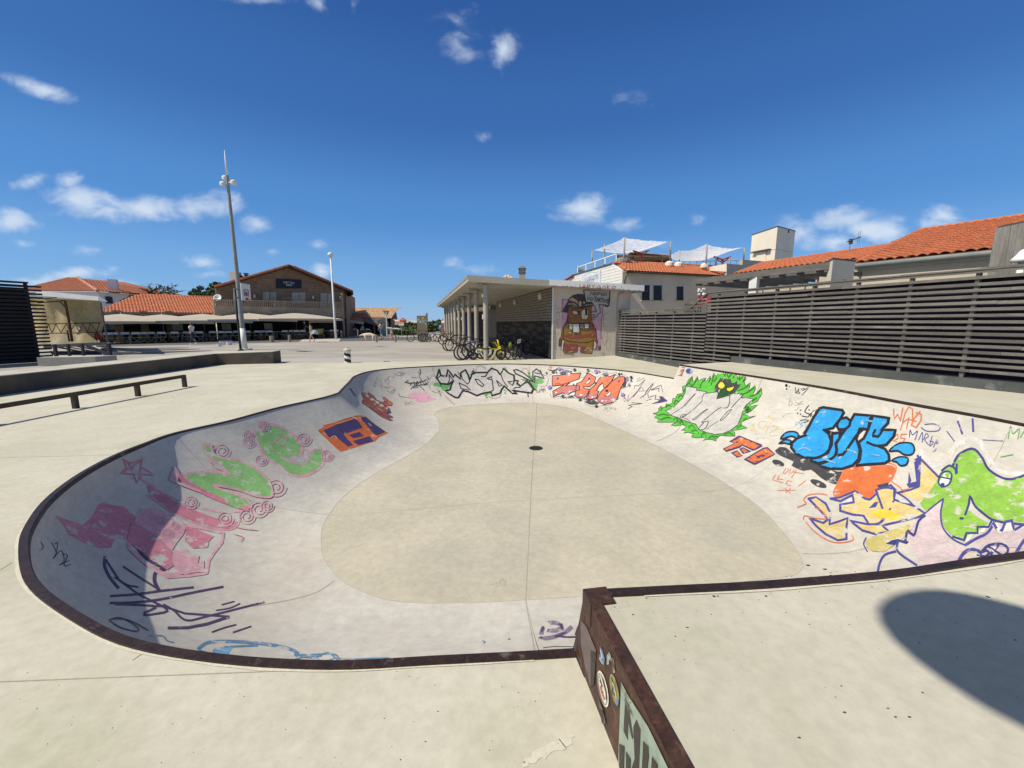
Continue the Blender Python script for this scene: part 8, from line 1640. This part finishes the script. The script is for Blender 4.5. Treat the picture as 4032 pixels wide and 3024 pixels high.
    if shoes:
        for sd_ in (1, -1):
            a, t = Vector(pts['a', sd_]), Vector(pts['t', sd_]); mb = MB(); mb.ico(T @ ((a + t) / 2 + Vector((0, .01, -.015))), 1, 2, sc=(.05 * sc, .05 * sc, .042 * sc)); mb.ico(T @ (t + Vector((0, 0, -.0))), .048 * sc, 2, sc=(1, 1, .8)); mb.ico(T @ (a + Vector((0, -.02, -.03))), .05 * sc, 2); mb.build('shoe', shoes, o, smooth=True)
    mb = MB(); mb.ico(T @ Vector((0, -.005, 1.60)), .105 * sc, 2, sc=(.92, 1.0, 1.0), jit=.05)
    if hair_long: mb.ico(T @ Vector((0, -.055, 1.52)), .085 * sc, 2, sc=(1.05, .7, 1.2), jit=.06)
    hm = hat or pm('hair', hair, rough=.8, coord='obj'); mb.build('cap' if hat else 'hair', hm, o, smooth=True)
    mb = MB()
    for e in (-.032, .032): mb.ico(T @ Vector((e, .098, 1.575)), .010 * sc, 1)
    mb.build('eyes', M_blk, o)
    return o, T, pts
M_tsh = pm('white_shirt', (.68, .68, .68), rough=.9, coord='obj'); M_trn = pm('navy_trousers', (.025, .03, .07), rough=.9, coord='obj'); M_pur = pm('plum_shirt', (.10, .075, .12), rough=.9, coord='obj'); M_bsh = pm('blue_shorts', (.05, .22, .34), rough=.9, coord='obj'); M_ydr = pm('peach_dress', (.62, .42, .26), rough=.9, coord='obj'); M_cap = pm('white_cap', (.72, .72, .70), rough=.8, coord='obj'); M_sho = pm('white_shoe', (.7, .7, .7), rough=.6, coord='obj')
person(762, 1358, 1.62, R(78), 'woman in white top and wide navy trousers walking left across the square', stride=.30, arms=((.25, .02, .03), (-.12, 0, .02)), hair=(.16, .08, .05), top=M_tsh, bottom=M_trn, shoes=M_sho)
person(1203, 1334, 1.74, R(-75), 'man in white cap plum shirt and blue shorts walking behind the cargo bike', stride=.32, arms=((.45, .05, .06), (.3, .05, .05)), top=M_pur, bottom=M_bsh, bottom_len=.8, hat=M_cap, shoes=M_wood_dark)
g1, T1, p1_ = person(1228, 1347, 1.55, R(95), 'girl in a peach dress with pale blue towel walking beside the man in the cap', stride=.2, arms=((.12, .02, .05), (-.05, 0, .02)), hair=(.03, .02, .02), top=M_ydr, top_sleeve=False, bottom=M_ydr, bottom_len=.55, hair_long=True)
tw_ = MB(); a = T1 @ Vector((-.26, -.05, .98)); 
for i in range(5):
    for j in range(3): tw_.v.append(tuple(a + Vector((.0 + .16 * i, .04 * math.sin(i * 1.5 + j), .12 - .14 * j - .05 * abs(i - 2)))))
for i in range(4):
    for j in range(2): tw_.f.append((i * 3 + j, i * 3 + 3 + j, i * 3 + 4 + j, i * 3 + 1 + j)); tw_.m.append(0)
to_ = tw_.build('towel', pm('pale_blue_cloth', (.42, .50, .55), rough=.95, coord='obj')); md = to_.modifiers.new('s', 'SOLIDIFY'); md.thickness = .03; tag(to_, 'pale blue towel carried by the girl in the peach dress', 'towel')
person(1503, 1338, 1.68, R(60), 'woman in white top with bright blue towel round her waist right of the dog', stride=.2, arms=((.35, .1, .16), (.1, 0, .05)), hair=(.22, .12, .07), top=M_tsh, bottom=pm('blue_wrap', (.04, .22, .42), rough=.9, coord='obj'), bottom_len=.75, hair_long=True, shoes=M_wood_dark)
g2, T2, p2_ = person(1544, 1345, 1.42, R(10), 'child in swimwear standing with a pale blue board on the shoulder', stride=.05, arms=((.12, .0, .20), (.1, 0, .04)), hair=(.05, .03, .02), bottom=pm('pale_trunks', (.40, .38, .33), rough=.9, coord='obj'), bottom_len=.4)
bd_o = MB(); c = T2 @ Vector((0.02, .1, 1.34)); prof = [(-.62, .02), (-.5, .12), (-.2, .2), (.2, .2), (.5, .13), (.66, .02)]
for s_ in (0, 1):
    for (u, w) in prof: bd_o.v.append(tuple(c + Vector((u + .2, .0, -u * .12 + (.03 if s_ else -.03))) + Vector((0, w, w * .1))))
    for (u, w) in prof[::-1]: bd_o.v.append(tuple(c + Vector((u + .2, .0, -u * .12 + (.03 if s_ else -.03))) - Vector((0, w, w * .1))))
n = 12; bd_o.f += [tuple(range(n - 1, -1, -1)), tuple(range(n, 2 * n))] + [(i, (i + 1) % n, n + (i + 1) % n, n + i) for i in range(n)]; bd_o.m += [0] * (n + 2)
tag(bd_o.build('bodyboard', pm('board_blue', (.45, .56, .66), rough=.5, coord='obj')), 'pale blue bodyboard carried by the child', 'bodyboard')
# dog: cream, walking left, head low
dl = gp(1455, 1342); dog = thing('dog', dl, 'big cream coloured dog walking left with lowered head near the kerb', 'dog'); s = 1.0
V, E, Rr = [(0, 0, .56)], [], [(.15, .17)]
f1 = chain(V, E, Rr, [(-.22, 0, .55), (-.40, 0, .56)], [(.16, .18), (.15, .17)], 0); nk = chain(V, E, Rr, [(-.54, 0, .58), (-.66, 0, .56), (-.76, 0, .50), (-.86, 0, .44)], [.10, .10, .07, .045], f1)
rmp = chain(V, E, Rr, [(.22, 0, .56), (.38, 0, .54)], [.14, .13], 0); chain(V, E, Rr, [(.52, 0, .52), (.66, 0, .42), (.76, 0, .40)], [.05, .05, .025], rmp)
for sy, fx, bx in ((.09, -.06, .07), (-.09, .10, -.08)):
    chain(V, E, Rr, [(-.38, sy, .40), (-.38 + fx * .6, sy, .22), (-.38 + fx, sy, .06), (-.42 + fx, sy, .03)], [.075, .05, .04, (.045, .03)], f1)
    chain(V, E, Rr, [(.38, sy, .42), (.32 + bx * .5, sy, .30), (.42 + bx, sy, .18), (.38 + bx, sy, .05), (.34 + bx, sy, .03)], [.10, .07, .04, .036, (.045, .03)], rmp)
for sy in (.07, -.07): chain(V, E, Rr, [(-.62, sy * 1.2, .58), (-.64, sy * 1.5, .48)], [.03, .025], nk - 2)
M_dog = pm('cream_fur', (.80, .70, .53), (.70, .59, .43), scale=9, rough=.95, coord='obj', bump=.3, bscale=60)
skin_mesh('body', V, E, Rr, M_dog, dog, dl, R(8), .98, 2)
mb = MB(); mb.ico(dl + Vector((-.885, -.12, .435)), .03, 1); mb.build('nose', M_blk, dog)
# cargo bike behind the pair
cb = thing('cargo_bike', gp(1243, 1334), 'yellow cargo bike parked behind the walking couple', 'bicycle'); gq = gp(1243, 1334); mb = MB()
mb.tube([gq + Vector((-.9, 0, .35)), gq + Vector((-.3, 0, .4)), gq + Vector((.6, 0, .35))], .03, n=6); mb.tube([gq + Vector((-.4, 0, .4)), gq + Vector((-.5, 0, .95))], .025, n=6); mb.build('frame', M_fr[0], cb)
for x, r in ((-.9, .34), (.62, .27)):
    mb = MB(); c = gq + Vector((x, -.02, r)); mb.tube([c + Vector((r * math.cos(a), 0, r * math.sin(a))) for a in [k * .3142 for k in range(20)]], .035, n=6, closed=True)
    for k in range(8): a = k * .7854; mb.tube([c, c + Vector((r * math.cos(a), 0, r * math.sin(a)))], .005, n=3)
    mb.build('wheel', pm('tan_tyre', (.30, .20, .09), rough=.7, coord='obj'), cb)
mb = MB(); c = gq + Vector((.25, 0, .72)); mb.hexa([c + Vector(v) for v in ((-.35, -.28, -.28), (.3, -.28, -.28), (.3, .28, -.28), (-.35, .28, -.28), (-.45, -.33, .25), (.5, -.33, .28), (.5, .33, .28), (-.45, .33, .25))]); mb.build('cargo_box', pm('cargo_yellow', (.42, .34, .10), rough=.6, coord='obj'), cb)
mb = MB(); mb.tube([gq + Vector((-.3, -.28, 1.05)), gq + Vector((-.35, 0, 1.0)), gq + Vector((-.3, .28, 1.05))], .018, n=5); mb.tube([gq + Vector((-.35, 0, 1.0)), gq + Vector((-.2, 0, .4))], .02, n=5); mb.box(gq + Vector((-.55, 0, .97)), (.25, .14, .06)); mb.build('handlebar', M_fr[0], cb)
# ------------------------------------------------------------------ terrace furniture
def make_chair():
    o = thing('director_chair', (0, 0, 0), 'wooden folding director chair with pale canvas back under the terrace parasols', 'chair', 'director chairs on the restaurant terrace')
    mb = MB()
    for y in (-.24, .24): mb.beam((-.25, y, .02), (.25, y, .45), .03, .03); mb.beam((.25, y, .02), (-.25, y, .45), .03, .03)
    for x in (-.26, .26): mb.beam((x, -.26, .45), (x, .26, .45), .035, .035); mb.beam((x, .22, .45), (x, .24, .88), .035, .035); mb.beam((x, -.2, .45), (x, -.2, .65), .035, .035); mb.beam((x, -.26, .66), (x, .24, .66), .05, .025); mb.beam((x, -.24, .03), (x, .24, .03), .03, .03)
    mb.build('frame', M_chairw, o); mb = MB(); mb.box((0, 0, .46), (.5, .46, .02)); mb.build('seat', M_canvasw, o); mb = MB(); mb.box((0, .24, .80), (.56, .02, .17)); mb.build('backrest', M_canvasw, o)
    return o
def make_table():
    o = thing('terrace_table', (0, 0, 0), 'pale topped wooden table under the terrace parasols', 'table', 'tables on the restaurant terrace'); mb = MB(); mb.box((0, 0, .74), (1.2, .8, .035)); mb.build('tabletop', M_canvasw, o)
    for x in (-.54, .54):
        for y in (-.34, .34): mb = MB(); mb.box((x, y, .36), (.06, .06, .72)); mb.build('leg', M_chairw, o)
    return o
ch0, tb0 = make_chair(), make_table(); fa = math.atan2(BD.y, BD.x)
RW = Vector((-29.3, 30.9, 0)) - BN * .55; first = [True, True]
k = 0
for x in (425, 452, 497, 540, 566, 598, 640, 690, 736, 754, 790, 838, 872, 902, 935, 972, 1018, 1040, 1063, 1120, 1146, 1166, 1190, 1305, 1322):
    p = pp(x, 1340, RW - BN * ((k % 3) * .12), BN); p.z = 0; rz = fa + math.pi + R(random.uniform(-14, 14))
    if first[0]: ch0.location = p; ch0.rotation_euler = (0, 0, rz); first[0] = False
    else: dup(ch0, p, rz)
    k += 1
for x in (440, 520, 583, 668, 720, 770, 855, 920, 1005, 1052, 1105, 1156, 1290):
    p = pp(x, 1340, RW - BN * 1.15, BN); p.z = 0
    if first[1]: tb0.location = p; tb0.rotation_euler = (0, 0, fa); first[1] = False
    else: dup(tb0, p, fa)
for x in (1404, 1430, 1452):
    p = dp(x, 1330, SY - 6.5); p.z = 0; dup(ch0, p, R(185), label='white backed chair standing in front of the beach shop', group='chairs in front of the beach shop')
for (x, lb) in ((1398, 'person in a red top sitting under the beach shop roof on the left'), (1429, 'person in a pale top sitting under the beach shop roof on the right')):
    p = dp(x, 1330, SY - 5.2); p.z = 0; person(0, 0, 1.35, R(180), lb, stride=.1, hair=(.12, .06, .04), top=M_red if 'red' in lb else M_tsh, bottom=M_trn, bottom_len=.9, loc=p)
for (x, w, lb) in ((706, 26, 'pale menu board standing under the second parasol'), (898, 24, 'tilted pale menu board behind the hoop pole'), (1062, 24, 'tilted pale menu board left of the walking couple')):
    p = pp(x, 1340, RW - BN * 1.9, BN); p.z = 0; mb = MB(); hw = .35; mb.slab([p + BD * -hw + Vector((0, 0, .95)), p + BD * hw + Vector((0, 0, .95)), p + BD * hw + Vector((0, 0, 1.55)) - BN * .1, p - BD * hw + Vector((0, 0, 1.55)) - BN * .1], BN * .03); o = thing('menu_board', p, lb, 'sign'); mb.build('panel', M_soffit, o); mb = MB()
    for s_ in (-.3, .3): mb.tube([p + BD * s_, p + BD * s_ + Vector((0, 0, 1.0))], .02, n=5)
    mb.build('leg', M_zinc_d, o)
# ------------------------------------------------------------------ trees, scrub, dunes
M_leafA = pm('leaf_olive', (.12, .145, .055), (.08, .105, .04), scale=1.5, rough=.8, fine=.3, fscale=5); M_leafB = pm('leaf_green', (.15, .20, .065), (.09, .135, .045), scale=1.5, rough=.8, fine=.3, fscale=5); M_bark = pm('bark', (.10, .085, .07), (.06, .05, .045), scale=4, rough=.95)
def leaves(mb, c, r, n, size, sc=(1, 1, .8)):
    for _ in range(n):
        d = Vector((random.gauss(0, 1), random.gauss(0, 1), random.gauss(0, 1))).normalized() * random.random() ** .4
        p = Vector(c) + Vector((d.x * sc[0], d.y * sc[1], d.z * sc[2])) * r; a = Vector((random.uniform(-1, 1), random.uniform(-1, 1), random.uniform(-1, 1))).normalized(); b = a.orthogonal().normalized(); s_ = size * random.uniform(.6, 1.3)
        mb.add([p - a * s_, p + b * s_ * .45, p + a * s_, p - b * s_ * .45], [(0, 1, 2, 3)], random.choice((0, 0, 1)))
def tree(name, x, Y, clumps, lb, size=.3, dens=120, grp=None):
    base = dp(x, 1330, Y); base.z = 0; o = thing(name, base, lb, 'tree', grp); mb = MB(); tr__ = MB(); tops = []
    for (cx_, cy_, rp) in clumps:
        c = dp(cx_, cy_, Y + random.uniform(-1.5, 1.5)); r = rp * .78 / 1580 * Y; leaves(mb, c, r, int(dens * max(.4, r * r)), size); tops.append(c)
    mid = sum(tops, Vector()) / len(tops); fork = Vector((base.x, Y, mid.z * .55)); tr__.tube([base, fork], [.3, .2], n=8)
    for c in tops: tr__.tube([fork, fork.lerp(c, .5) + Vector((0, 0, .3)), c], [.14, .09, .03], n=6)
    mb.build('crown', [M_leafA, M_leafB], o); tr__.build('trunk', M_bark, o, smooth=True)
tree('broadleaf_tree', 785, 58, [(755, 1158, 14), (778, 1150, 15), (790, 1135, 12), (772, 1165, 16), (800, 1162, 16), (765, 1145, 8)], 'green bushy tree behind the tiled wing left of the gable')
tree('broadleaf_tree', 835, 60, [(815, 1155, 13), (835, 1125, 12), (850, 1118, 12), (860, 1126, 12), (838, 1145, 15), (822, 1140, 10), (870, 1122, 8)], 'taller green tree touching the left end of the gable roof')
wp = thing('bare_pine', dp(600, 1165, 50), 'windswept nearly bare pine with spreading branches above the tiled wing', 'tree')
mb = MB(); b0 = dp(600, 1300, 50); mb.tube([Vector((b0.x, 50, 0)), dp(602, 1164, 50), dp(593, 1148, 50), dp(590, 1128, 50)], [.3, .2, .12, .05], n=7)
tw2 = MB()
for pts in ("602,1164 570,1152 556,1151", "598,1158 580,1146 562,1140", "595,1150 610,1138 640,1136 665,1134", "602,1164 625,1158 650,1152 680,1148 705,1150", "625,1158 640,1148 670,1140 682,1130", "650,1152 690,1154 712,1146 717,1148", "593,1148 585,1132 592,1122", "640,1148 655,1143 668,1146 690,1142", "620,1140 632,1130 650,1128", "660,1136 676,1134 681,1126", "580,1146 570,1142"):
    q_ = [dp(*p, 50 + random.uniform(-1, 1)) for p in P2(pts)]; tw2.tube(q_, [.10 - .08 * i / (len(q_) - 1) for i in range(len(q_))], n=5)
    for _ in range(9): a = q_[random.randrange(1, len(q_))]; tw2.tube([a, a + Vector((random.uniform(-.6, .6), random.uniform(-.5, .5), random.uniform(-.1, .4)))], .018, n=3)
mb.build('trunk', M_bark, wp, smooth=True); tw2.build('branches', M_bark, wp)
mb = MB(); 
for _ in range(14): leaves(mb, dp(random.uniform(570, 710), random.uniform(1130, 1156), 50), .5, 9, .16)
mb.build('crown', [M_leafA, M_leafB], wp)
gs = thing('pine_branch_tree', dp(520, 1180, 40), 'low green pine bough reaching over the left end of the tiled wing', 'tree'); mb = MB()
for (x, y, r) in ((512, 1172, 7), (525, 1168, 8), (505, 1180, 7), (535, 1178, 6), (492, 1185, 7), (480, 1190, 5), (530, 1190, 4)): leaves(mb, dp(x, y, 37), r / 1580 * 37 * 1.2, 26, .16, (1.4, 1, .5))
mb.build('crown', [M_leafA, M_leafB], gs); mb = MB(); mb.tube([dp(560, 1168, 39), dp(525, 1176, 37.5), dp(485, 1189, 37)], [.09, .06, .02], n=6); b0 = dp(560, 1168, 39); mb.tube([Vector((b0.x, 39, 0)), b0], .12, n=6); mb.build('trunk', M_bark, gs)
hl_ = MB(); n = 46
for i in range(n + 1):
    x = -260 + 480 * i / n
    for j, (y, z) in enumerate(((150, 0), (165, 1.3 + .5 * math.sin(i * .9)), (190, 2.2 + .7 * math.sin(i * .7 + 1)), (260, 1.5))): hl_.v.append((x, y, z))
for i in range(n):
    for j in range(3): a = i * 4 + j; hl_.f.append((a, a + 4, a + 5, a + 1)); hl_.m.append(0)
tag(hl_.build('dune_hill', pm('dune_sand', (.60, .52, .40), (.10, .13, .05), scale=.08, rough=.95, fine=.15, fscale=1.5, lo=.46, hi=.54), smooth=True), kind='structure')
sc_ = MB()
for (x0, x1, y0, y1, Y, nn) in ((1552, 1745, 1272, 1322, 70, 34), (1570, 1745, 1266, 1290, 110, 34), (1570, 1640, 1300, 1328, 56, 14), (1690, 1745, 1262, 1300, 85, 14)):
    for _ in range(nn):
        x = random.uniform(x0, x1); f = (x - x0) / (x1 - x0); y = random.uniform(y0 + (12 * (1 - f) if Y > 60 else 0), y1); r = random.uniform(9, 16) / 1580 * Y
        leaves(sc_, dp(x, y + 6, Y + random.uniform(-5, 5)), r, 75, .011 * Y * .6, (1.5, 1.2, .75))
tag(sc_.build('coastal_scrub', [M_leafA, pm('scrub_green', (.06, .09, .028), (.04, .06, .02), scale=.4, rough=.9, fine=.3, fscale=2)]), 'dense dark green coastal scrub beyond the information totem', 'scrub', kind='stuff')
gb = MB()
for (x0, x1, y, Y) in ((1556, 1625, 1318, 52),):
    for _ in range(40): x = random.uniform(x0, x1); p = dp(x, 1325, Y); p.z = .45; leaves(gb, p, .7, 40, .16, (1.2, 1, .75))
tag(gb.build('hedge', [M_leafB, M_leafA]), 'low bright green hedge left of the information totem', 'hedge')
